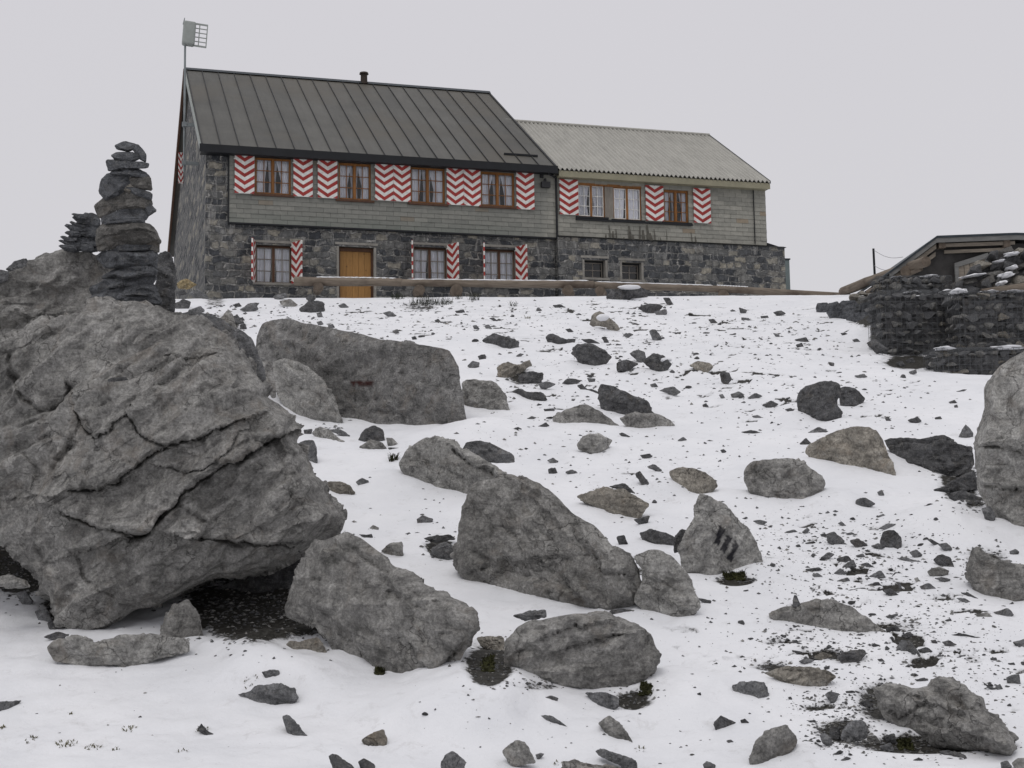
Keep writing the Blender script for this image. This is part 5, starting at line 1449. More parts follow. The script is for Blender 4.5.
# ledge flashing over the lower right storey, and the black lip that draws the shadow line under the slates
lg = MB()
lg.prism([(XB + .02, YR - .05, CZ + .0), (XB + .02, YC + .05, CZ + .07), (XB + .02, YC + .05, CZ + .0)], (XRS + .06 - XB - .02, 0, 0))
lg.prism([(XR + .02, YC, CZ + .004), (XRS + .06, YC, CZ + .004), (XR + .02, YC, CZ + .16)], (0, 8.5, 0))
lg.build("ledge_flashing", M['black_metal'], hut)
lp = MB()
lp.box(CX0 - .03, XB, YC - .02, YW + .02, CZ - .05, CZ - .002)
lp.box(CX0 - .035, CX0 - .003, YC - .03, YW, CZ, EZ - .12)
lp.build("trim_and_shadow_line", M['black_metal'], hut)

# slate cladding, tile by tile
sl = MB()
tr = random.Random(3)
def slates(x0, x1, z0, z1, holes, tw=.43, th=.142, yf=YC):
    row = 0
    z = z0
    while z < z1 - .02:
        zt = min(z + th, z1)
        x = x0 - (tw / 2 if row % 2 else 0)
        while x < x1:
            a, b = max(x, x0), min(x + tw - .006, x1)
            if b - a > .02:
                rs_ = [(a, b, z, zt)]
                for h in holes:
                    rs_ = subtract(rs_, h)
                tint = min(1.0, max(0.0, tr.gauss(.5, .17)))
                if tr.random() < .02: tint = 1.0
                jy = tr.uniform(-.004, .004)
                for q0, q1, s0, s1 in rs_:
                    # lower edge stands out over the row below
                    fb = (s0 - z) / th; ft = (s1 - z) / th
                    yb, yt = yf - .016 * (1 - fb) + jy, yf - .016 * (1 - ft) + jy
                    sl.add([(q0, yb, s0), (q1, yb, s0), (q1, yt, s1), (q0, yt, s1), (q0, yf + .03, s0), (q1, yf + .03, s0), (q1, yf + .03, s1), (q0, yf + .03, s1)],
                           [(0, 1, 2, 3), (4, 5, 1, 0), (1, 5, 6, 2), (4, 0, 3, 7), (7, 3, 2, 6)], 0, tint)
            x += tw
        z += th; row += 1
slates(CX0, XB - .02, CZ, EZ - .13, [UP[k] for k in upper])
slates(XB + .03, XR, CZ + .07, EZ - .2, [UP[k] for k in upper_r] + [(UP['w5'][0], UP['w6'][1], UP['w5'][2], UP['w5'][3])])
sl.build("slate_cladding", M['slate'], hut)
# wall board behind the slates and the slate clad right gable
bk = MB()
rects = [(CX0, XR - .02, CZ, EZ + .05)]
for h in UP.values():
    rects = subtract(rects, h)
rects = subtract(rects, (UP['w5'][0], UP['w6'][1], UP['w5'][2], UP['w5'][3]))
for x0, x1, z0, z1 in rects:
    bk.quad((x0, YC + .04, z0), (x1, YC + .04, z0), (x1, YC + .04, z1), (x0, YC + .04, z1))
g2 = [(YC, CZ), (YC, EZ + .1), (4.58, EZ + 2.75), (8.9, EZ + .1), (8.9, CZ)]
bk.add([(XR, y, z) for y, z in g2], [range(5)])
bk.quad((XB, 8.9, 0), (XR, 8.9, 0), (XR, 8.9, EZ + .1), (XB, 8.9, EZ + .1))
bk.build("gable_cladding", M['slate'], hut)
# dark water runs below the right windows
for ua, va, ub, vb, w in [(609, 225, 610, 238, .05), (613, 231, 613, 238, .09), (616, 229, 616.5, 240, .05), (629, 226, 630, 241, .12), (633, 235, 633, 241, .1), (640, 226, 640, 242, .07), (643, 230, 643.5, 242, .12), (647, 225, 648, 240, .1), (650, 233, 651, 242, .14), (654, 229, 655, 240, .05),
                        (666, 229, 667, 241, .03), (691, 232, 692, 242, .04), (695, 236, 696, 243, .05), (660, 237, 661, 242, .05), (606, 234, 606, 239, .06), (624, 237, 624, 241, .06)]:
    ws = MB()
    (xa, za), (xb, zb) = pl(ua, va, YC - .03), pl(ub, vb, YC - .03)
    ws.add([(xa - w * .2, YC - .031, za), (xa + w * .2, YC - .031, za), (xb + w * .5, YC - .031, (za + zb) / 2 - .05), (xb + w * .35, YC - .031, zb), (xb - w * .4, YC - .031, zb + .03), (xb - w * .45, YC - .031, (za + zb) / 2)], [range(6)])
    ws.build("water_stain", M['stain'], hut)

# ---- windows: frame, glazing bars, pane, curtain, sill
def window(rect, yf, frame_m, bar_m, rows=3, cols=2, recess=.05, curtain=True, sill=None, room=True, seed=0, gap=.25, casements=2):
    x0, x1, z0, z1 = rect
    y = yf + recess
    f = MB()
    w = .034
    f.box(x0, x0 + w, y, y + .07, z0, z1); f.box(x1 - w, x1, y, y + .07, z0, z1)
    f.box(x0 + w, x1 - w, y, y + .07, z1 - w * 1.5, z1); f.box(x0 + w, x1 - w, y, y + .07, z0, z0 + w)
    xm = (x0 + x1) / 2
    ins = [(x0 + w, xm - .026), (xm + .026, x1 - w)] if casements == 2 else [(x0 + w, x1 - w)]
    if casements == 2:
        f.box(xm - .034, xm + .034, y - .012, y + .06, z0 + w, z1 - w * 1.5)
    za, zb = z0 + w, z1 - w * 1.5
    for a, b in ins:
        s = .024
        f.box(a, a + s, y + .012, y + .055, za, zb, 1); f.box(b - s, b, y + .012, y + .055, za, zb, 1)
        f.box(a + s, b - s, y + .012, y + .055, za, za + s * 1.3, 1); f.box(a + s, b - s, y + .012, y + .055, zb - s, zb, 1)
        for c in range(1, cols):
            xc = a + (b - a) * c / cols
            f.box(xc - .011, xc + .011, y + .02, y + .05, za + s, zb - s, 1)
        for r in range(1, rows):
            zc = za + (zb - za) * r / rows
            f.box(a + s, b - s, y + .0225, y + .0475, zc - .011, zc + .011, 1)
    win = f.build("window", [M[frame_m], M[bar_m]], hut)
    p = MB()
    p.quad((x0 + w, y + .04, z0 + w), (x1 - w, y + .04, z0 + w), (x1 - w, y + .04, z1 - w), (x0 + w, y + .04, z1 - w))
    p.build("pane", M['glass'], win)
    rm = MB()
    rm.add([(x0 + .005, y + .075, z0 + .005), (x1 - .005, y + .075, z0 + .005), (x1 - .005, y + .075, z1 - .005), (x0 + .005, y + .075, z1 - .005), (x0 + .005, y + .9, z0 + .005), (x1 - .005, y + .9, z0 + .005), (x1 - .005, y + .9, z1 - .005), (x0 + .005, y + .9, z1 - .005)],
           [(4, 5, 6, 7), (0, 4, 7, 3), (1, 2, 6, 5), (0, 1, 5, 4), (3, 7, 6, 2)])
    rm.build("dark_room_box", M['room_dark'], win)  # dark box standing in for the unlit room behind the panes
    if curtain:
        c = MB()
        rr = random.Random(seed)
        for a, b, side in [(x0 + w, xm - .02, 0), (xm + .02, x1 - w, 1)]:
            # a drape hung from the outer side, gathered towards it lower down; sometimes a thin inner strip too
            top_w, mid_w, bot_w = 1.0 - gap * rr.uniform(.5, 1.2), rr.uniform(.50, .72) - gap * .4, rr.uniform(.62, .85) - gap * .5
            if gap < .15: mid_w, bot_w = rr.uniform(.74, .95), rr.uniform(.8, 1.0)
            drapes = [(side == 1, top_w, mid_w, bot_w)]
            if gap > .15: drapes.append((side == 0, .26, .16, .20))
            n = 18
            for rev, tw_, mw_, bw_ in drapes:
                def pt(i, j):
                    t = i / n
                    q = 1 - j / 10
                    wd = (tw_ + (mw_ - tw_) * min(1, q / .6)) if q < .6 else (mw_ + (bw_ - mw_) * (q - .6) / .4)
                    wd = max(.08, wd) * (b - a)
                    xx = (b - wd * t) if rev else (a + wd * t)
                    return (xx, y + .11 + .02 * math.sin(t * 30 + seed * 1.7) + .004 * math.sin(t * 71), z0 + w + (z1 - 2 * w - z0) * j / 10)
                for jz in range(10):
                    for ix in range(n):
                        c.quad(pt(ix, jz), pt(ix + 1, jz), pt(ix + 1, jz + 1), pt(ix, jz + 1))
        c.build("curtain", M['curtain'], win, smooth=True)
    if sill:
        s = MB()
        s.box(x0 - .09, x1 + .09, yf - .07, y, z0 - .065, z0 - .002)
        s.build("sill", M[sill], win)
    return win

for i, k in enumerate(upper):
    window(UP[k], YC, 'wood_orange', 'wood_orange', seed=i, sill='wood_brown', gap=.24)
window(UP['w5'], YC, 'wood_orange', 'white_paint', seed=7, sill='black_metal', gap=.08)
window(UP['w6'], YC, 'wood_orange', 'white_paint', seed=8, sill='black_metal', gap=.08)
window(UP['w7'], YC, 'wood_orange', 'wood_orange', seed=9, sill='black_metal', gap=.3)
pp = MB()
pp.box(UP['w5'][1] + .003, UP['w6'][0] - .003, YC + .01, YC + .12, min(UP['w5'][2], UP['w6'][2]), UP['w5'][3] - .06)
pp.build("window_post", M['wood_grey'], hut)
pp = MB()
pp.box(UP['w5'][0], UP['w6'][1], YC - .015, YC + .045, UP['w5'][3] - .055, UP['w5'][3] + .02)
pp.build("window_header", M['wood_orange'], hut)
pp = MB()
pp.box(UP['w5'][0] - .1, UP['w7'][1] + .1, YC - .085, YC - .03, UP['w6'][2] - .10, UP['w6'][2] - .045)
pp.build("sill_rail", M['black_metal'], hut)
for i, k in enumerate(lower):
    window(LO[k], YW, 'wood_brown', 'wood_grey', seed=20 + i, recess=.17, sill='mortar_concrete', gap=.02)
for i, k in enumerate(lower_r):
    window(LR[k], YR, 'black_metal', 'wood_grey', rows=2, cols=2, recess=.2, curtain=False, casements=1, sill='mortar_concrete')

# ---- door
db = MB()
nb = 5
for i in range(nb):
    a = DOOR[0] + .06 + (DOOR[1] - DOOR[0] - .12) * i / nb
    b = DOOR[0] + .06 + (DOOR[1] - DOOR[0] - .12) * (i + 1) / nb
    db.box(a + .003, b - .003, YW + .19, YW + .24, DOOR[2], DOOR[3] - .10)
door = db.build("door", M['door'], hut)
fr = MB()
fr.box(DOOR[0] + .002, DOOR[0] + .058, YW + .14, YW + .28, DOOR[2], DOOR[3] - .002)
fr.box(DOOR[1] - .058, DOOR[1] - .002, YW + .14, YW + .28, DOOR[2], DOOR[3] - .002)
fr.box(DOOR[0] + .058, DOOR[1] - .058, YW + .14, YW + .28, DOOR[3] - .11, DOOR[3] - .002)
fr.build("frame", M['wood_brown'], door)
hd = MB()
hd.box(DOOR[0] + .09, DOOR[0] + .12, YW + .15, YW + .19, DOOR[2] + 1.0, DOOR[2] + 1.14)
hd.box(DOOR[0] + .09, DOOR[0] + .22, YW + .14, YW + .155, DOOR[2] + 1.06, DOOR[2] + 1.085)
hd.build("handle", M['black_metal'], door)

# ---- shutters with zigzag bands
def clip_poly(P, axis, val, keep_less):
    out = []
    for i in range(len(P)):
        a, b = P[i], P[(i + 1) % len(P)]
        ia = (a[axis] <= val) if keep_less else (a[axis] >= val)
        ib = (b[axis] <= val) if keep_less else (b[axis] >= val)
        if ia: out.append(a)
        if ia != ib:
            t = (val - a[axis]) / (b[axis] - a[axis])
            out.append((a[0] + (b[0] - a[0]) * t, a[1] + (b[1] - a[1]) * t))
    return out

def shutter(x, y, z, w, h, rz=0.0, phase=0.0, mirror=False):
    s = MB()
    t = .045
    s.box(0, w, -t, 0, 0, h, 0)
    period, drop, thick = h / 4.95, h * .165, h / 4.95 * .50
    for face_y in (-t - .003, .003):
        for half in (0, 1):
            xa, xb = (0, w / 2) if half == 0 else (w / 2, w)
            for k in range(-2, 8):
                zc = h + phase * period + thick * .5 - k * period
                za, zb = (zc, zc - drop) if half == 0 else (zc - drop, zc)
                P = [(xa, za), (xb, zb), (xb, zb - thick), (xa, za - thick)]
                P = clip_poly(P, 1, h, True); P = clip_poly(P, 1, 0, False) if P else P
                if len(P) >= 3:
                    s.add([(p, face_y, q) for p, q in P], [range(len(P))], 1)
    # edge bands, so the stripes run round the leaf
    for xe in (-.003, w + .003):
        for k in range(-2, 8):
            zc = h + phase * period + thick * .5 - k * period
            a, b = max(0, zc - thick), min(h, zc)
            if b - a > .01:
                s.quad((xe, -t, a), (xe, 0, a), (xe, 0, b), (xe, -t, b), 1)
    o = s.build("shutter", [M['white_paint'], M['red_paint']], hut)
    for zz in (.10, h - .14):
        hg = MB(); hg.box(-.03, .07, -t - .012, -t - .004, zz, zz + .03)
        hg.build("hinge", M['white_paint'], o)
    o.location = (x, y, z)
    o.rotation_euler = (0, 0, rz)
    return o

for j, r in enumerate([(234.7, 155.3, 254.3, 193.6), (293.4, 159.3, 312.6, 196.8), (317.8, 160.2, 337.2, 198.2), (375.2, 163.8, 393.0, 200.6), (393.3, 164.3, 410.3, 201.6), (446.8, 168.4, 463.5, 205.0), (463.8, 169.0, 480.4, 205.8), (516.4, 173.2, 534.0, 209.5),
                       (559.6, 179.6, 578.0, 214.8), (645.8, 185.7, 663.4, 221.0), (693.6, 188.6, 710.4, 223.2)]):
    x0, x1, z0, z1 = rect_px(*r, YC - .05)
    shutter(x0, YC - .035, z0, x1 - x0, z1 - z0, rz=tr.uniform(-.015, .02), phase=tr.uniform(.0, .25))
for k in lower:
    x0, x1, z0, z1 = LO[k]
    w = (x1 - x0) * .5
    h = z1 - z0 + .1
    th = math.radians(76)
    # leaf hung on the left jamb, almost square to the wall; leaf on the right jamb, half open
    shutter(x0 - .02, YW - .02, z0 - .02, w, h, rz=math.pi + th, phase=.2)
    th = math.radians(66)
    shutter(x1 + .02, YW - .02, z0 - .02, w, h, rz=-th, phase=.3)
# a leaf standing out from the gable wall
shutter(XL0 - .02, 10.6, EZ + 1.45, .17, 1.15, rz=math.radians(186), phase=.1)

# ---- left roof: standing seam sheets
RH, RD, RL = 4.722, 7.51, 10.928
SLP = RH / RD
rf = MB()
npan = 20
pan = RL / npan
for i in range(npan):
    a, b = i * pan, (i + 1) * pan
    tint = tr.random()
    rf.add([(a, 0, EZ), (b, 0, EZ), (b, RD, EZ + RH), (a, RD, EZ + RH), (a, 0, EZ - .10), (b, 0, EZ - .10), (b, RD, EZ + RH - .10), (a, RD, EZ + RH - .10)],
           [(0, 1, 2, 3), (4, 7, 6, 5)], 0, tint)
    rz0 = EZ + RH - (17 - RD) * .492
    rf.add([(a, RD, EZ + RH), (b, RD, EZ + RH), (b, 17, rz0), (a, 17, rz0), (a, RD, EZ + RH - .1), (b, RD, EZ + RH - .1), (b, 17, rz0 - .1), (a, 17, rz0 - .1)], [(0, 1, 2, 3), (4, 7, 6, 5)], 0, tint)
for i in range(npan + 1):
    a = min(max(i * pan, .02), RL - .02)
    rf.prism([(a - .010, -.01, EZ + .003), (a + .010, -.01, EZ + .003), (a + .010, -.01, EZ + .035), (a - .010, -.01, EZ + .035)], (0, RD, RH), 1)
for e in (0, RL):
    rf.quad((e, 0, EZ), (e, RD, EZ + RH), (e, RD, EZ + RH - .1), (e, 0, EZ - .1))
    rf.quad((e, RD, EZ + RH), (e, 17, rz0), (e, 17, rz0 - .1), (e, RD, EZ + RH - .1))
(xa, _), (xb, _) = pl(505, 150, .7), pl(538.5, 149, .7)
rf.box(xa, xb, .78, .84, EZ + .80 * SLP + .01, EZ + .80 * SLP + .07, 1)
roof = rf.build("seamed_roof", [M['roof'], M['black_metal']], hut)
fs = MB()
fs.box(-.06, RL + .06, -.05, -.004, EZ - .215, EZ + .02)
fs.box(-.02, RL, -.003, .42, EZ - .20, EZ - .165)
fs.build("fascia", M['black_metal'], roof)
rc = MB()
rc.prism([(-.05, RD - .16, EZ + RH - .05), (-.05, RD, EZ + RH + .075), (-.05, RD + .16, EZ + RH - .03), (-.05, RD, EZ + RH + .01)], (RL + .1, 0, 0))
rc.build("ridge_cap", M['ridge_metal'], roof)
for P, off, mt in [([(-.045, .0, EZ - .02), (-.045, .0, EZ - .22), (-.005, .0, EZ - .22), (-.005, .0, EZ - .02)], (0, RD, RH), 'antenna_grey'),
                   ([(RL + .005, .0, EZ + .03), (RL + .005, .0, EZ - .2), (RL + .05, .0, EZ - .2), (RL + .05, .0, EZ + .03)], (0, RD, RH), 'black_metal'),
                   ([(-.08, RD, EZ + RH + .02), (-.08, RD, EZ + RH - .22), (-.005, RD, EZ + RH - .22), (-.005, RD, EZ + RH + .02)], (0, 17 - RD, rz0 - EZ - RH), 'wood_brown')]:
    vg = MB(); vg.prism(P, off); vg.build("verge_board", M[mt], roof)
cx, cz = pl(364, 84, RD)
ch = MB()
ch.tube((cx, RD, cz - .4), (cx, RD, cz + .36), .135, .12, 16)
ch.tube((cx, RD, cz - .02), (cx, RD, cz + .03), .17, .17, 16)
ch.tube((cx, RD, cz + .36), (cx, RD, cz + .42), .17, .15, 16)
ch.build("chimney_pipe", simple('rusty_flue', (0.035, 0.026, 0.02), 0.7, var=.4), roof)

# ---- right roof: corrugated sheet
H2, D2, L2 = 2.853, 4.582, 18.398
cg = MB()
X0c = RL - .25
n = 480
prof = []
for i in range(n + 1):
    x = X0c + (L2 - X0c) * i / n
    prof.append((x, .036 * math.cos(2 * math.pi * (x - X0c) / .155)))
vs, fc = [], []
for (y, z) in [(-.02, EZ - .055 - .0), (D2, EZ - .05 + H2), (9.2, EZ - .05)]:
    for x, dz in prof:
        vs.append((x, y, z + dz))
for r in range(2):
    for i in range(n):
        k = r * (n + 1) + i
        fc.append((k, k + 1, k + n + 2, k + n + 1))
o2 = len(vs)
for (y, z) in [(-.02, EZ - .085), (D2, EZ - .08 + H2), (9.2, EZ - .08)]:
    for x, dz in prof:
        vs.append((x, y, z + dz))
for r in range(2):
    for i in range(n):
        k = o2 + r * (n + 1) + i
        fc.append((k, k + n + 1, k + n + 2, k + 1))
cg.add(vs, fc)
roof2 = cg.build("corrugated_roof", M['corrugated'], hut, smooth=True)
f2 = MB()
f2.box(XB + .02, L2 - .03, .0, .035, EZ - .30, EZ - .105)
f2.box(XB + .02, L2 - .03, .035, .30, EZ - .29, EZ - .25)
f2.prism([(L2 - .03, .0, EZ - .12), (L2 - .03, .0, EZ - .30), (L2 + .0, .0, EZ - .30), (L2 + .0, .0, EZ - .12)], (0, D2, H2))
f2.build("fascia", M['fascia_cream'], roof2)
r2 = MB()
r2.tube((X0c, D2, EZ + H2 - .035), (L2 + .02, D2, EZ + H2 - .035), .06, .06, 8)
r2.build("ridge_cap", M['corrugated'], roof2)
v2 = MB()
v2.prism([(L2 + .003, .0, EZ - .015), (L2 + .003, .0, EZ - .11), (L2 + .03, .0, EZ - .11), (L2 + .03, .0, EZ - .015)], (0, D2, H2))
v2.build("verge_strip", M['ridge_metal'], roof2)

# ---- lamp, pipes
lx, lz = pl(545.5, 184.5, .2)
lm = MB()
lm.box(lx - .14, lx + .14, .12, .26, lz - .10, lz + .08)
lm.box(lx - .03, lx + .03, .2, YC, lz + .06, lz + .2)
lm.tube((lx - .10, YC - .03, lz + .22), (lx - .10, YC - .03, lz + .42), .06, .06, 10)
lm.build("wall_lamp", M['lamp_black'], hut)
dp = MB()
dp.tube((XB + .0, YC - .06, EZ - .3), (XB + .0, YC - .06, CZ - .05), .035, .035, 8)
dp.tube((XB + .0, YC - .06, EZ - .3), (XB - .35, .05, EZ - .2), .03, .03, 8)
dp.build("drain_pipe", M['black_metal'], hut)
dp = MB()
x1_, _ = pl(753.5, 215, YC)
dp.tube((x1_, YC - .045, EZ - .3), (x1_ , YC - .045, CZ + .1), .017, .017, 6)
dp.build("cable_pipe", M['black_metal'], hut)

# ---- antenna mast on the gable
mx, mz0 = pl(184, 172, 3.3); _, mz1 = pl(184.2, 40, 3.3)
mast = empty("antenna_mast", HO + _ax * mx + _ay * 3.3 + Vector((0, 0, mz0)), PSI)
tag(mast, "thin steel mast with a grey panel antenna rising beside the hut gable", "antenna")
hh = mz1 - mz0
pb = MB(); pb.tube((0, 0, 0), (0, 0, hh + .35), .036, .034, 12); pb.build("pole", M['galv'], mast)
for vv in (163, 124.5):
    zz = pl(184, vv, 3.3)[1] - mz0
    br = MB(); br.box(-.05, -mx + XL0, -.045, .045, zz - .05, zz + .05); br.box(-.07, .07, -.07, .07, zz - .07, zz + .07)
    br.build("bracket", M['galv'], mast)
zc = pl(188, 34, 3.3)[1] - mz0
tl = math.radians(4)
an = MB(); an.box(-.08, .31, -.16, .16, -.38, .38)
ao = an.build("antenna_housing", M['antenna_grey'], mast)
bv = ao.modifiers.new("bevel", 'BEVEL'); bv.width = .06; bv.segments = 3
gd = MB()
for i in range(6):
    z = -.36 + .72 * i / 5
    gd.box(.27, .68, -.01, .01, z - .014 - (.014 if i in (0, 5) else 0), z + .014 + (.014 if i in (0, 5) else 0))
for x in (.29, .43, .67):
    gd.box(x - .016, x + .016, -.014, .014, -.37, .37)
ag = gd.build("antenna_grid", M['antenna_grey'], mast)
for o in (ao, ag):
    o.location = (0, -.05, zc); o.rotation_euler = (0, tl, 0)
pk = MB(); pk.tube((-.06, 0, zc + .3), (-.02, 0, zc + .52), .025, .012, 6); pk.build("lightning_tip", M['galv'], mast)

# ---- grey green metal cabinet behind the right corner of the hut
c0 = at(783.5, 259, 48); c1 = at(791, 299, 48)
cb = empty("metal_cabinet", (c0.x, 48, c1.z - .25), PSI * .5)
tag(cb, "narrow grey green metal cabinet behind the right end of the stone hut", "cabinet")
b = MB(); b.box(-.3, c1.x - c0.x, 0, .5, 0, c0.z - c1.z + .22); b.build("body", M['cabinet_green'], cb)
b = MB(); b.box(-.32, c1.x - c0.x + .03, -.03, .53, c0.z - c1.z + .224, c0.z - c1.z + .27); b.build("lid", M['ridge_metal'], cb)
b = MB(); b.box(-.28, c1.x - c0.x - .02, -.012, -.003, .06, c0.z - c1.z + .18); b.build("door_panel", M['cabinet_green'], cb)
# ------------------------------------------------------------------ log rail
def log_thing(name, a, b, r0, r1, label, cat="log", group=None, caps='log_end', snow=None, seed=0, ny=26, na=20):
    a, b = Vector(a), Vector(b)
    c = (a + b) / 2
    d = (b - a); L = d.length; d.normalize()
    o = empty(name, c)
    o.rotation_euler = d.to_track_quat('X', 'Z').to_euler()
    V, Fc = [], []
    rr = random.Random(seed)
    tp, ph = [], []
    P = []
    for i in range(ny + 1):
        for j in range(na):
            P.append((i / ny * L * 1.2 + seed, math.cos(2 * math.pi * j / na) * .8, math.sin(2 * math.pi * j / na) * .8))
    nz = fbm(np.array(P), 4) * .14
    q = 0
    for i in range(ny + 1):
        t = i / ny
        r = r0 + (r1 - r0) * t
        wob = .03 * math.sin(t * 5 + seed)
        for j in range(na):
            an = 2 * math.pi * j / na
            rad = r * (1 + nz[q]); q += 1
            V.append((-L / 2 + L * t, rad * math.cos(an) + wob, rad * math.sin(an)))
    for i in range(ny):
        for j in range(na):
            Fc.append((i * na + j, i * na + (j + 1) % na, (i + 1) * na + (j + 1) % na, (i + 1) * na + j))
    m = MB(); m.add(V, Fc); m.build("trunk", M['log'], o, smooth=True)
    e = MB()
    e.add([(p[0] - .002, p[1] * .99, p[2] * .99) for p in V[:na]], [list(range(na))])
    e.add([(p[0] + .002, p[1] * .99, p[2] * .99) for p in V[-na:]], [list(range(na))])
    e.build("cut_end", M[caps], o)
    if snow:
        s = MB()
        n = 40
        top, bot = [], []
        for i in range(n + 1):
            t = snow[0] + (snow[1] - snow[0]) * i / n
            x = -L / 2 + L * t
            r = r0 + (r1 - r0) * t
            wdt = r * (.55 + .18 * math.sin(i * 1.7 + seed) + rr.uniform(-.1, .1))
            hgt = .006 + .010 * abs(math.sin(i * .9 + seed * 2)) + rr.uniform(0, .006)
            if i in (0, n): wdt *= .3; hgt = .002
            wob = .03 * math.sin(t * 5 + seed)
            s.v += [(x, wob - wdt, r * .80), (x, wob - wdt * .5, r * .98 + hgt), (x, wob + wdt * .5, r * .98 + hgt), (x, wob + wdt, r * .80)]
        for i in range(n):
            for k in range(3):
                s.f.append([i * 4 + k, i * 4 + k + 1, i * 4 + k + 5, i * 4 + k + 4]); s.m.append(0); s.c.append(None)
            s.f.append([i * 4 + 3, i * 4, i * 4 + 4, i * 4 + 7]); s.m.append(0); s.c.append(None)
        s.build("snow_cap", M['snow'], o, smooth=True)
    tag(o, label, cat, group)
    return o

RAILY = lambda u: 38.9 + (u - 300) / 540 * 1.1
for i, (ua, va, ub, vb, ra, rb, lb, sn) in enumerate([
        (294, 281.0, 402, 282.6, .13, .115, "log of the rail running past the wooden hut door", (.2, .95)),
        (401, 282.9, 593.5, 284.4, .10, .108, "long log of the rail under the two lower shuttered windows", (.02, .98)),
        (594, 284.6, 717, 289.2, .092, .098, "log of the rail in front of the two small dark windows", (.02, .97)),
        (716, 289.0, 843, 295.8, .105, .09, "last level log of the rail, ending at the sloping log", (.0, .25))]):
    log_thing("rail_log", at(ua, va, RAILY(ua)), at(ub, vb, RAILY(ub)), ra, rb, lb, group="logs of the rail in front of the hut", snow=sn, seed=i * 3 + 1)
log_thing("rail_log", at(842, 291.5, 38.0), at(925, 261.5, 32.6), .125, .125, "sloping log climbing from the end of the rail towards the small shed", group="logs of the rail in front of the hut", seed=40)
log_thing("rail_log", at(868, 292, 35.0), at(922, 268.5, 33.0), .06, .06, "thin plank like log directly under the sloping log", group="logs of the rail in front of the hut", seed=44)
for i, (u, v, r, lb) in enumerate([(318, 286.5, .13, "brown cut log end under the left end of the rail"), (418.4, 289.8, .155, "cut log end under the rail, left of the pair by the lower shutters"), (456, 290.0, .165, "cut log end under the rail, right of the pair by the lower shutters"),
                               (568.5, 289.8, .15, "cut log end under the rail right of the lower shuttered windows"), (601, 290.5, .14, "cut log end under the rail beside the black stone with a snow cap"), (724, 294.2, .14, "cut log end under the start of the last level rail log"),
                               (845.5, 297.5, .16, "cut log end where the level rail meets the sloping log"), (832, 297.5, .12, "small cut log end next to the foot of the sloping log"), (905, 271, .13, "upright looking log end under the top of the sloping log")]):
    Y = RAILY(u) - .25 if u < 900 else 33.3
    if 830 < u < 850: Y = 38.4
    p = at(u, v, Y)
    d = Vector((-p.x, -p.y, 0)).normalized()
    log_thing("log_support", p + Vector((0, 0, .0)), p - d * .75, r, r * .95, lb, cat="log support", group="short logs carrying the rail", seed=i + 60, ny=4)

# ------------------------------------------------------------------ loose stone shapes for copying
def stone_mesh(seed, flat=.6, sub=3, mat='rock_dark', cuts=11):
    rs = np.random.default_rng(seed)
    bm = bmesh.new()
    bmesh.ops.create_icosphere(bm, subdivisions=sub, radius=1)
    V = np.array([v.co[:] for v in bm.verts])
    for _ in range(cuts):
        nrm = rs.normal(size=3); nrm /= np.linalg.norm(nrm)
        dd = rs.uniform(.32, .68)
        ex = np.clip(V @ nrm - dd, 0, None)
        V = V - ex[:, None] * nrm
    V = V * (1 + .10 * fbm(V * 1.8 + seed, 3))[:, None]
    V *= np.array([1, rs.uniform(.65, .95), flat * rs.uniform(.8, 1.15)])
    V /= np.abs(V[:, 0]).max()
    for v, p in zip(bm.verts, V): v.co = p
    me = bpy.data.meshes.new("stone")
    bm.to_mesh(me); bm.free()
    me.materials.append(M[mat])
    me.set_sharp_from_angle(angle=math.radians(30))
    return me

GAB = [stone_mesh(100 + i, mat=['rock_slate', 'rock', 'rock_slate', 'rock_slate', 'rock_pale', 'rock', 'rock', 'rock_slate', 'rock_dark', 'rock_tan'][i], flat=[.6, .75, .5, .65, .8, .45][i % 6]) for i in range(10)]

def put_stone(name, me, p, s, rot, parent=None):
    o = bpy.data.objects.new(name, me)
    COL.objects.link(o)
    o.location = p; o.scale = (s, s, s) if not hasattr(s, '__len__') else s
    o.rotation_euler = rot
    if parent is not None: o.parent = parent
    return o

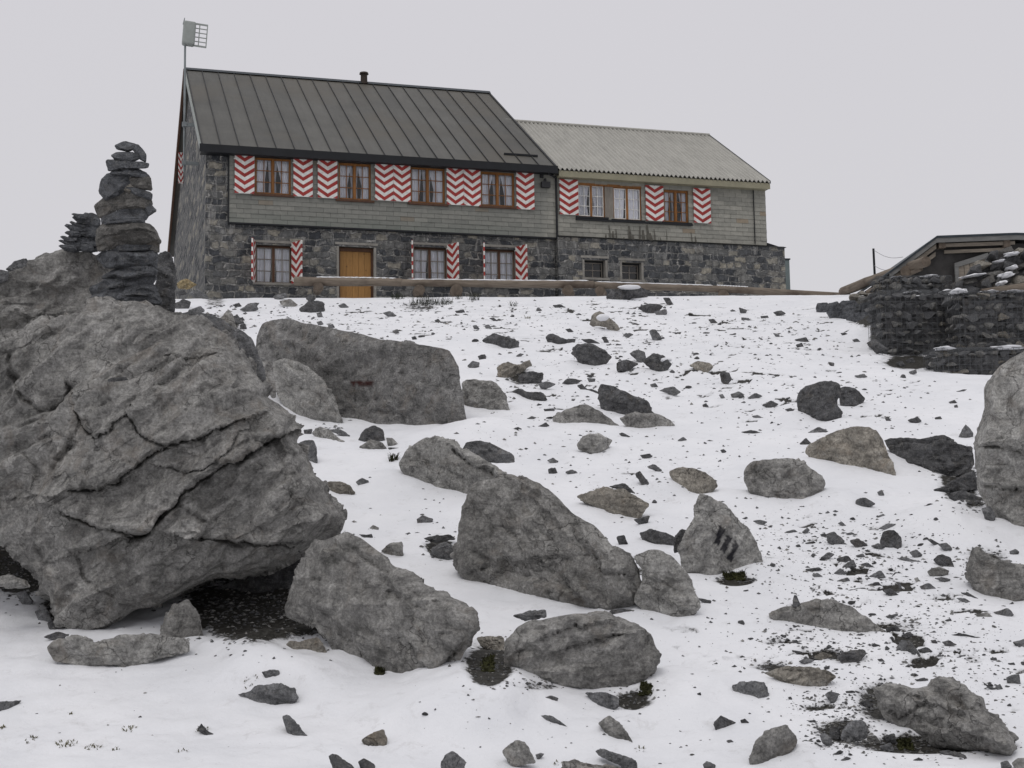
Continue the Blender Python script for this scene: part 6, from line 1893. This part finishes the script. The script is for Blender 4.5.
def gabion(u0, u1, vt, vb, Y, depth, yaw, label, seed, nx, nz, pale=.1, snow=()):
    a, b = at(u0, vb, Y), at(u1, vb, Y)
    w = b.x - a.x
    h = at(u0, vt, Y).z - a.z
    g = empty("gabion", ((a.x + b.x) / 2, Y, a.z), yaw)
    tag(g, label, "gabion", "wire baskets of stones on the right")
    rr = random.Random(seed)
    # wire basket: front, both ends and top
    wr = MB()
    t = .0026
    st = .10
    nxw, nzw, nyw = int(w / st), int(h / st), int(depth / st)
    def bar(x0, x1, y0, y1, z0, z1): wr.box(x0, x1, y0, y1, z0, z1)
    for i in range(nxw + 1):
        x = -w / 2 + w * i / nxw
        k = 1.9 if i in (0, nxw) else 1
        bar(x - t * k, x + t * k, -t, t, 0, h); bar(x - t, x + t, t, depth, h - t, h + t)
    for i in range(nzw + 1):
        z = h * i / nzw
        k = 1.9 if i in (0, nzw) else 1
        bar(-w / 2, w / 2, -t * 1.15, t * .85, z - t * k, z + t * k)
        for sx in (-1, 1): bar(sx * w / 2 - t * .9, sx * w / 2 + t * .9, 0, depth * .7, z - t, z + t)
    for i in range(nyw + 1):
        y = depth * i / nyw
        bar(-w / 2, w / 2, y - t * .9, y + t * .9, h - t * 1.1, h + t * 1.1)
        for sx in (-1, 1):
            if y <= depth * .71: bar(sx * w / 2 - t * 1.1, sx * w / 2 + t * 1.1, y - t, y + t, 0, h)
    wr.build("wire_cage", M['wire'], g)
    core = MB(); core.box(-w / 2 + .14, w / 2 - .14, .16, depth - .05, .0, h - .12)  # solid dark block added behind the stones to stop light
    core.build("dark_filler_core", M['rock_dark'], g)
    dx, dz = w / nx, h / nz
    def one(x, y, z, sc, lim=None):
        me = GAB[9] if rr.random() < pale * .5 else GAB[4] if rr.random() < pale else GAB[rr.choice((0, 1, 2, 3, 5, 6, 7, 8))]
        put_stone("stone", me, (x, y, z), sc, (rr.uniform(-.35, .35), rr.uniform(-.5, .5), rr.uniform(0, 6.28)), g)
    for k in range(nz):
        for i in range(nx):
            one(-w / 2 + dx * (i + .5 + (.25 if k % 2 else -.1)) * .97 + rr.uniform(-.2, .2) * dx, .115 + rr.uniform(-.02, .07), dz * (k + .5) + rr.uniform(-.12, .12) * dz, dx * rr.uniform(.52, .78))
        for y in (.18, .42, .68, .93):
            if y < depth - .1:
                one(-w / 2 + .085, y, dz * (k + .5), dx * rr.uniform(.55, .75))
    for i in range(nx):
        one(-w / 2 + dx * (i + .5), .38 + rr.uniform(-.1, .1), h - .07 + rr.uniform(-.02, .02), dx * rr.uniform(.5, .72))
    for q, (fx, fy, sx, sz) in enumerate(snow):
        bl = blob("snow_cap", (0, 0, 0), sx, .2, sz, 'snow', None, seed=seed + q, amp=.7)
        bl.parent = g; bl.location = (-w / 2 + w * fx, fy, h + .015)
    return g

gabion(881, 961, 291.5, 356, 27.4, 1.0, .10, "first gabion, in the middle of the stone wall, right of the black rubble bank", 5, 9, 7, .12, [(.5, .3, .16, .02), (.93, .2, .13, .03)])
gabion(960, 1042, 291.5, 350, 26.7, 1.0, .06, "gabion at the right frame edge below the stacked slabs", 6, 8, 6, .16, [(.04, .15, .13, .05), (.42, .2, .16, .02), (.75, .2, .2, .02)])
gabion(938, 1045, 348.5, 398, 25.5, 1.0, .06, "low gabion at the right frame edge, standing in front of the other gabions", 8, 12, 5, .12, [(.10, .14, .15, .035), (.72, .16, .30, .04)])
gabion(878, 953, 276.5, 295, 30.4, .8, .04, "small upper gabion behind, just below the sloping log", 9, 9, 3, .15, [(.75, .2, .2, .03), (.3, .3, .15, .02)])
# the one pale stone of the first gabion
# pale stones under the sloping log
rr = random.Random(15)
for i, (u, v, s) in enumerate([(857, 297, .19), (864, 299, .16), (870, 296, .18), (862, 293.5, .14), (874, 300, .17), (868, 302, .14)]):
    p = at(u, v, 32.6)
    o = put_stone("stone", GAB[4 if i % 3 else 9], p, s, (rr.uniform(-.4, .4), rr.uniform(-.4, .4), rr.uniform(0, 6)))
    tag(o, "pale stone heaped under the sloping log left of the upper gabion", "stone", "pale stones under the sloping log")

# ------------------------------------------------------------------ stack of slabs in front of the shed
stk = empty("dry_stone_stack", at(1000, 292, 28.6))
tag(stk, "loose stack of thick brown slabs with snow between, right of the gabions' top", "stone stack")
rows = [(288.5, 951, 1045, 8.5), (281, 955, 1045, 8.5), (273, 962, 1045, 8), (265, 972, 1045, 8), (257.5, 983, 1045, 7.5), (250.5, 999, 1045, 6.5)]
SLAB = [stone_mesh(300 + i, flat=.36, mat=['rock_slate', 'rock_tan', 'rock', 'rock_dark', 'rock_brown'][i], cuts=9) for i in range(5)]
rr = random.Random(21)
for k, (v, u0, u1, hpx) in enumerate(rows):
    u = u0
    q = 0
    while u < u1:
        wpx = rr.uniform(13, 25)
        Y = 28.7 + k * .16 + rr.uniform(-.06, .06)
        s = Y / F_PX
        p = at(u + wpx / 2, v + rr.uniform(-1.5, 1.5), Y) - stk.location
        o = put_stone("slab", SLAB[rr.randrange(5)], p, (wpx * s * .56, wpx * s * .6, hpx * s * 1.5), (rr.uniform(-.08, .08), rr.uniform(-.16, .10) - .12, rr.uniform(-.3, .3)), stk)
        if rr.random() < .42:
            bl = blob("snow_cap", (0, 0, 0), wpx * s * rr.uniform(.25, .5), .16, hpx * s * rr.uniform(.12, .3), 'snow', None, seed=k * 7 + q, amp=.75)
            bl.parent = stk; bl.location = p + Vector((rr.uniform(-.05, .05), -.16, hpx * s * .42)); bl.rotation_euler = (0, -.15, 0)
        u += wpx * .9; q += 1
core = MB()
pa = [at(u, v, 29.3) - stk.location for u, v in [(960, 293), (1045, 293), (1045, 256), (1004, 256), (985, 265), (968, 276)]]
core.prism(pa, (0, .9, 0)); core.build("dark_filler_core", M['rock_dark'], stk)
pk_a, pk_b = at(982, 292, 28.45), at(1050, 283, 28.45)
log_thing("plank_log", pk_a, pk_b, .07, .07, "reddish brown round timber lying along the foot of the slab stack", cat="timber", seed=77)

# ------------------------------------------------------------------ shed on the right
sy = 33.4
def S(u, v, dy=0.0):                                          # points of the shed's front, true size, measured on the picture
    return at(u, v, sy) + Vector((0, dy, 0))
shed = empty("shed", at(960, 296, sy))
tag(shed, "small dark shed with a low bent roof behind the gabions", "shed")
def SL(u, v, dy=0.0): return S(u, v, dy) - shed.location
m = MB(); m.prism([SL(893, 300, .28), SL(1060, 300, .28), SL(1060, 240, .28), SL(1014, 241.5, .28), SL(938, 243, .28), SL(893, 272, .28)], (0, 4.0, 0)); m.build("wall", M['shed_wall'], shed)
top = [SL(890, 271.0), SL(937, 235.6), SL(1016, 232.6), SL(1060, 233.6)]
m = MB()
th = Vector((0, 0, -.05))
m.prism(top + [p + th for p in top[::-1]], (0, 4.6, 0)); shed_roof = m.build("roof", M['ridge_metal'], shed)
def board(name, line, z0, z1, y0, y1, mat, par):
    m = MB()
    P = [Vector(p) + Vector((0, 0, z0)) for p in line] + [Vector(p) + Vector((0, 0, z1)) for p in line[::-1]]
    m.prism([p + Vector((0, y0, 0)) for p in P], (0, y1 - y0, 0))
    return m.build(name, M[mat], par)
board("fascia", top, -.052, -.165, .02, .07, 'board_grey', shed_roof)
board("eave_board", top[:2], -.185, -.30, .10, .14, 'board_wood', shed_roof)
board("eave_board", top[:2], -.36, -.47, .18, .22, 'board_wood', shed_roof)
board("eave_board", [SL(941, 236), SL(1016, 233.2)], -.17, -.255, .10, .14, 'board_wood', shed_roof)
board("eave_board", [SL(946, 237), SL(1006, 234.5)], -.29, -.37, .18, .22, 'board_wood', shed_roof)
m = MB()
for u, v in ((944, 241), (1009, 240)):
    p = SL(u, v); m.box(p.x - .10, p.x + .06, .08, .5, p.z - .15, p.z + .10)
m.build("beam_end", M['log_end'], shed_roof)
win = MB()
W0, W1, W2, W3 = SL(956.5, 262), SL(990, 251.5), SL(991, 285), SL(958, 288)
win.prism([W0, W1, W1 + Vector((0, 0, -.12)), W0 + Vector((0, 0, -.12))], (0, .07, 0))
win.prism([W0 + Vector((0, 0, -.12)), W0 + Vector((.09, 0, -.10)), W3 + Vector((.09, 0, 0)), W3], (0, .07, 0))
win.prism([W1 + Vector((-.08, 0, -.12)), W1 + Vector((0, 0, -.12)), W2, W2 + Vector((-.08, 0, 0))], (0, .07, 0))
sw = win.build("window", M['board_grey'], shed)
for o in (sw,): o.location.y = .14
pn = MB()
for i in range(5):
    t0, t1 = .12 + i * .17, .12 + i * .17 + .155
    a0, a1 = W0.lerp(W1, t0), W0.lerp(W1, t1)
    pn.prism([a0 + Vector((0, .03, -.125)), a1 + Vector((0, .03, -.125)), Vector((a1.x, W3.y + .03, W3.z)), Vector((a0.x, W3.y + .03, W3.z))], (0, .03, 0))
bd = pn.build("boarding", M['board_wood'], sw)

# thin pole with wires
pp0, pp1 = at(875, 279, 36.0), at(873.4, 248.6, 36.0)
pole = empty("wire_pole", pp0)
tag(pole, "thin dark pole with slack wires rising behind the sloping log", "pole")
m = MB(); m.tube((0, 0, -.5), pp1 - pp0, .032, .03, 8); m.build("shaft", M['black_metal'], pole)
for (ua, va, ub, vb, sag) in [(873.6, 250, 903, 257, .1), (874, 265.5, 895, 268.5, .08)]:
    m = MB()
    A, B = at(ua, va, 36.0) - pp0, at(ub, vb, 34.0) - pp0
    prev = A
    for i in range(1, 9):
        t = i / 8
        q = A.lerp(B, t) + Vector((0, 0, -sag * math.sin(math.pi * t)))
        m.tube(prev, q, .006, .006, 5); prev = q
    m.build("wire", M['cable'], pole)

# ------------------------------------------------------------------ cairns
CAIRN = [
    ([(45, 712), (120, 690), (330, 688), (348, 740), (300, 760), (180, 768), (80, 755)], 'broad bottom stone of the tall cairn, standing on the huge boulder'),
    ([(38, 672), (120, 640), (300, 650), (332, 680), (322, 715), (150, 725), (60, 715)], 'dark slab just above the bottom stone of the tall cairn'),
    ([(88, 640), (180, 615), (300, 605), (330, 630), (305, 662), (110, 676)], 'black flat slab low in the tall cairn, second above the bottom stone'),
    ([(96, 617), (200, 578), (300, 572), (328, 600), (322, 622), (170, 644), (95, 632)], 'wide layered slab of the tall cairn below the tapered dark block'),
    ([(68, 540), (110, 520), (200, 512), (318, 512), (330, 530), (327, 590), (250, 590), (110, 588)], 'tapered dark block under the thin slabs of the tall cairn'),
    ([(128, 495), (180, 478), (250, 470), (322, 485), (302, 515), (150, 522)], 'thin dark slabs wedged below the big rounded stone of the tall cairn'),
    ([(72, 430), (100, 405), (140, 395), (220, 385), (290, 402), (318, 425), (338, 465), (336, 522), (260, 488), (160, 495), (78, 515), (68, 470)], 'big rounded brownish stone in the middle of the tall cairn'),
    ([(93, 372), (160, 350), (270, 368), (280, 402), (190, 398), (95, 407)], 'flat grey slab lying on the big rounded stone of the tall cairn'),
    ([(158, 330), (270, 328), (295, 362), (280, 385), (250, 380), (160, 366)], 'block above the flat grey slab, in the tall cairn\'s waist'),
    ([(275, 330), (298, 313), (330, 345), (290, 368)], 'pointed stone sticking out on the right of the tall cairn'),
    ([(63, 320), (100, 290), (142, 264), (210, 260), (280, 282), (304, 302), (302, 335), (170, 336), (82, 372), (70, 345)], 'arched brown stone spanning the upper middle of the tall cairn'),
    ([(195, 245), (240, 248), (308, 268), (306, 298), (225, 275)], 'flat stone above the right half of the arched brown stone'),
    ([(80, 262), (88, 215), (118, 190), (200, 188), (222, 222), (172, 272), (110, 297)], 'round smooth grey stone on the left of the tall cairn'),
    ([(200, 205), (300, 198), (310, 258), (252, 252), (215, 232)], 'layered brown stone on the upper right of the tall cairn'),
    ([(155, 242), (175, 222), (200, 214), (235, 245), (215, 270)], 'small pale brown wedge beside the round smooth grey stone of the cairn'),
    ([(126, 188), (150, 165), (182, 148), (240, 163), (300, 192), (292, 210), (200, 195)], 'low grey stone fourth from the top of the tall cairn'),
    ([(110, 130), (160, 126), (292, 143), (287, 165), (190, 165), (124, 175)], 'wide flat stone third from the top of the tall cairn'),
    ([(130, 110), (158, 95), (232, 98), (262, 122), (210, 142), (168, 137)], 'oval grey stone second from the top of the tall cairn'),
    ([(218, 75), (246, 63), (270, 85), (283, 102), (282, 137), (252, 122)], 'tilted thin stone leaning at the right of the cairn top'),
    ([(148, 66), (190, 49), (240, 60), (248, 76), (205, 92), (158, 83)], 'topmost flat stone of the tall cairn'),
]
rr = random.Random(5)
for i, (pts, lb) in enumerate(CAIRN):
    pg = px(14, pts)
    pg = pg.mean(0) + (pg - pg.mean(0)) * np.array([1.03, 1.13])
    w = np.ptp(pg[:, 0]) / F_PX * 13.3
    T = float(np.clip(w * .42, .06, .24))
    mt = {6: 'rock_brown', 10: 'rock_brown', 13: 'rock_brown', 14: 'rock_tan'}.get(i, 'rock_cairn')
    ob = make_rock("cairn_stone", pg, mt, dict(ragged=.016, rough=.55, strata=(1, 1, 1.6), tilt=.1, back=.9, round=.13, cuts=4), 13.3 + rr.uniform(-.02, .02), T, 900 + i, step=.85)
    tag(ob, lb, "stone", "stones of the tall cairn")
# small bristling cairn behind
lab = ["bottom left", "bottom middle", "bottom right"]
n = 0
big = px(12, [(285, 352), (292, 332), (318, 322), (338, 328), (352, 350), (350, 380), (325, 398), (300, 385)])
ob = make_rock("cairn_stone", big, 'rock_cairn', dict(ragged=.02), 15.05, .12, 950, step=.8)
tag(ob, "pale faced slab standing at the upper right of the small bristling cairn", "stone", "stones of the small bristling cairn")
ob = make_rock("cairn_stone", px(12, [(222, 460), (232, 415), (250, 375), (275, 348), (310, 336), (345, 342), (352, 400), (352, 462)]), 'rock_cairn', dict(ragged=.03, rough=.9), 15.14, .10, 951, step=.8)
tag(ob, "largest dark stone at the heart of the small bristling cairn", "stone", "stones of the small bristling cairn")
for k in range(8):
    v = 458 - k * 16
    left = 198 + k * 7.5 + rr.uniform(-7, 9)
    spans = [(left, left + rr.uniform(58, 80)), (left + 50, left + rr.uniform(110, 125)), (295, 352)] if k < 5 else [(left, left + 60), (left + 35, 310)]
    for j, (a, b) in enumerate(spans):
        b = min(b, 352)
        if b - a < 25: continue
        lift = rr.uniform(5, 14) if j == 0 else rr.uniform(0, 6)
        hgt = rr.uniform(17, 27)
        pg = px(12, [(a, v - lift - hgt * .5), (a + 8, v - lift - hgt * .75), (a + (b - a) * .5, v - hgt), (b, v - hgt * .9), (b + 4, v - hgt * .2), (b - 6, v + 1), (a + (b - a) * .4, v)])
        ob = make_rock("cairn_stone", pg, 'rock_cairn', dict(ragged=.02, rough=.6, cuts=4), 15.0 + rr.uniform(-.05, .05) + j * .03, .10, 960 + n, step=.8)
        tag(ob, "thin dark slab bristling out of the small cairn behind the tall one", "stone", "stones of the small bristling cairn")
        n += 1

# ------------------------------------------------------------------ scattered small stones (each its own) and gravel
PEB = [stone_mesh(400 + i, flat=[.5, .6, .42][i % 3], sub=2, mat=['rock_dark', 'rock_slate', 'rock_dark', 'rock', 'rock_slate', 'rock_dark'][i], cuts=9) for i in range(6)]
dw = np.array([d[4] for d in DENS]); dw = dw / dw.sum()
def sample_px(n, rs):
    k = rs.choice(len(DENS), n, p=dw)
    D = np.array(DENS)[k]
    return D[:, 0] + rs.normal(size=n) * D[:, 2] * .75, D[:, 1] + rs.normal(size=n) * D[:, 3] * .75
rs = np.random.default_rng(77)
uu, vv = sample_px(520, rs)
cnt = 0
polys_ = [r[0] for r in ROCKS if max(np.ptp(r[0][:, 0]), np.ptp(r[0][:, 1])) > 14]
for u, v in zip(uu, vv):
    if cnt >= 120 or not (2 < u < 1022 and 298 < v < 766): continue
    if any(p[:, 0].min() - 1 < u < p[:, 0].max() + 1 and p[:, 1].min() - 1 < v < p[:, 1].max() + 1 and inside(p, np.array([[u, v]]))[0] for p in polys_): continue
    Y = hit_ground(u, v)
    if Y > 36.5: continue
    a, b = ray(u, v)
    s = rs.uniform(1.6, 4.2) * Y / F_PX
    X = float(a) * Y
    if X > 7.2 and Y > 23.5: continue
    o = put_stone("stone", PEB[rs.integers(6)], (X, Y, float(ground_fast(X, Y)[0]) - s * .05), s, (rs.uniform(-.3, .3), rs.uniform(-.3, .3), rs.uniform(0, 6.28)))
    lb, gr = region(u, v)
    tag(o, lb, "stone", gr)
    cnt += 1

gm = MB()
uu, vv = sample_px(7500, rs)
extra_u, extra_v = [], []
for (u, v, ru, rv, k) in BARE:                                  # rubble in the bare patches
    n_ = int(ru * rv * .30)
    extra_u.append(u + rs.normal(size=n_) * ru * .6); extra_v.append(v + rs.normal(size=n_) * rv * .6)
eu, ev = np.concatenate(extra_u), np.concatenate(extra_v)
au, av = np.concatenate([uu, eu]), np.concatenate([vv, ev])
is_bare = np.concatenate([np.zeros(len(uu), bool), np.ones(len(eu), bool)])
ok = (au > -20) & (au < 1040) & (av > 298) & (av < 775)
au, av, is_bare = au[ok], av[ok], is_bare[ok]
for u, v, ib in zip(au, av, is_bare):
    Y = hit_ground(u, v)
    if Y > 37 or Y < 7: continue
    a, _ = ray(u, v)
    X = float(a) * Y
    if X > 7.0 and Y > 24.2: continue
    s = (.45 + 2.7 * rs.random() ** 3 if not ib else rs.uniform(.8, 3.6)) * Y / F_PX
    z = float(ground_fast(X, Y)[0])
    th = rs.uniform(0, 6.28)
    c, sn = math.cos(th), math.sin(th)
    e = rs.uniform(.6, 1.3, 6) * s
    fl = rs.uniform(.2, .65)
    pts = [(e[0], 0, 0), (0, e[1] * .7, 0), (-e[2], 0, 0), (0, -e[3] * .7, 0), (e[4] * .2, 0, e[4] * fl), (0, 0, -e[5] * .5)]
    pts = [(X + p[0] * c - p[1] * sn, Y + p[0] * sn + p[1] * c, z + p[2]) for p in pts]
    gm.add(pts, [(0, 1, 4), (1, 2, 4), (2, 3, 4), (3, 0, 4), (1, 0, 5), (2, 1, 5), (3, 2, 5), (0, 3, 5)], int(rs.integers(3)))
gv = gm.build("gravel", [M['rock_dark'], M['rock_slate'], M['rock']])
tag(gv, kind="stuff")

# ------------------------------------------------------------------ moss, grass tufts and plants
def tuft_mesh(mb, X, Y, z, r, h, n, rs_, lean=.6):
    for _ in range(n):
        a_ = rs_.uniform(0, 6.28); q = r * math.sqrt(rs_.uniform(0, 1))
        x, y = X + q * math.cos(a_), Y + q * math.sin(a_)
        zz = float(ground_fast(x, y)[0]) - .01 if z is None else z
        d = rs_.uniform(0, 6.28); l = h * rs_.uniform(.5, 1.2)
        tx, ty = lean * l * math.cos(d), lean * l * math.sin(d)
        w = .0035 + .002 * rs_.random()
        px_, py_ = -math.sin(d) * w, math.cos(d) * w
        mb.add([(x - px_, y - py_, zz), (x + px_, y + py_, zz), (x + tx * .5 + px_ * .7, y + ty * .5 + py_ * .7, zz + l * .65), (x + tx, y + ty, zz + l * .8), (x + tx * .5 - px_ * .7, y + ty * .5 - py_ * .7, zz + l * .65)], [(0, 1, 2, 3, 4)])

gs = MB()
rg = np.random.default_rng(31)
for u, v, w, n_ in [(130, 729, 6, 26), (66, 744, 10, 34), (92, 748, 8, 30), (30, 740, 6, 14), (203, 730, 7, 26), (115, 750, 4, 8), (2, 728, 3, 14), (70, 715, 3, 6), (250, 683, 7, 20), (640, 750, 6, 10), (560, 765, 8, 10), (182, 751, 5, 8)]:
    Y = hit_ground(u, v); a, _ = ray(u, v)
    tuft_mesh(gs, float(a) * Y, Y, None, w * Y / F_PX, .035, n_, rg, .9)
go = gs.build("grass", M['grass'])
tag(go, kind="stuff")
for (u, v, w, h, n_, lb, mt, nm) in [
        (474, 300, 6, .16, 60, "small green grass tuft in the snow below the rail's cut log ends", 'bush', "grass_tuft"), (513, 306.5, 4, .10, 30, "tiny green tuft on the snow right of the small grass tuft", 'bush', "grass_tuft"),
        (398, 299, 7, .12, 60, "dark plant clump in the snow below the rail, leftmost of four", 'bush', "plant_clump"), (424, 304, 14, .14, 170, "broad dark plant clump in the snow below the rail's log ends", 'bush', "plant_clump"), (444, 304.5, 9, .14, 100, "dark plant clump between the broad clump and the grass tuft", 'bush', "plant_clump"), (458, 299, 5, .10, 30, "tiny plant clump above the broad dark clump", 'bush', "plant_clump"),
        (528, 318.5, 3, .06, 26, "little brown ball of dead grass on the upper slope", 'grass', "grass_tuft"), (393, 461, 5, .14, 70, "yellowish plant at the left end of the broad cracked boulder", 'moss', "plant_clump")]:
    Y = hit_ground(u, v); a, _ = ray(u, v)
    mb = MB(); X = float(a) * Y
    tuft_mesh(mb, X, Y, None, w * Y / F_PX, h * Y / 20, n_, rg, .7)
    o = mb.build(nm, M[mt], loc=(X, Y, float(ground_fast(X, Y)[0])))
    tag(o, lb, "plant")
for (u, v, rx, rz_, lb, Ym) in [(735, 577, 24, 4.5, "green brown moss under the boulder with three painted stripes", None), (380, 672, 9, 4, "moss at the foot of the triangular boulder", None), (488, 664, 16, 12, "dark moss in the hollow between the triangular and the oval boulder", None),
                           (646, 690, 10, 8, "dark moss under the right end of the oval boulder", None), (905, 745, 14, 7, "moss under the front of the large layered boulder", None)]:
    Y = (Ym or hit_ground(u, v)) + .03; a, b_ = ray(u, v)
    mb = MB(); X = float(a) * Y
    mb = MB()
    rn = np.random.default_rng(int(u))
    s_ = Y / F_PX
    for q in range(46 if u > 500 else 30):
        uu_, vv_ = u + np.clip(rn.normal(), -1.1, 1.1) * rx * (.34 if u > 500 else .24), v + np.clip(rn.normal(), -1.2, 1.2) * rz_ * .5
        Yq = hit_ground(uu_, vv_); aq, _ = ray(uu_, vv_)
        Xq = float(aq) * Yq; zq = float(ground_fast(Xq, Yq)[0])
        r_ = rn.uniform(1.6, 3.8) * s_
        bm = bmesh.new(); bmesh.ops.create_icosphere(bm, subdivisions=2, radius=1)
        Vq = np.array([w_.co[:] for w_ in bm.verts]); Fq = [[w_.index for w_ in f_.verts] for f_ in bm.faces]; bm.free()
        Vq = Vq * (1 + .55 * fbm(Vq * 3 + q, 2))[:, None] * np.array([r_, r_, r_ * .55]) + np.array([Xq, Yq, zq])
        mb.add(Vq.tolist(), Fq)
        tuft_mesh(mb, Xq, Yq, zq + r_ * .2, r_ * 1.1, r_ * 1.3, 7, rn, .6)
    base = mb.build("moss_patch", M['moss'], loc=(X, Y, float(b_) * Y))
    tag(base, lb, "moss")
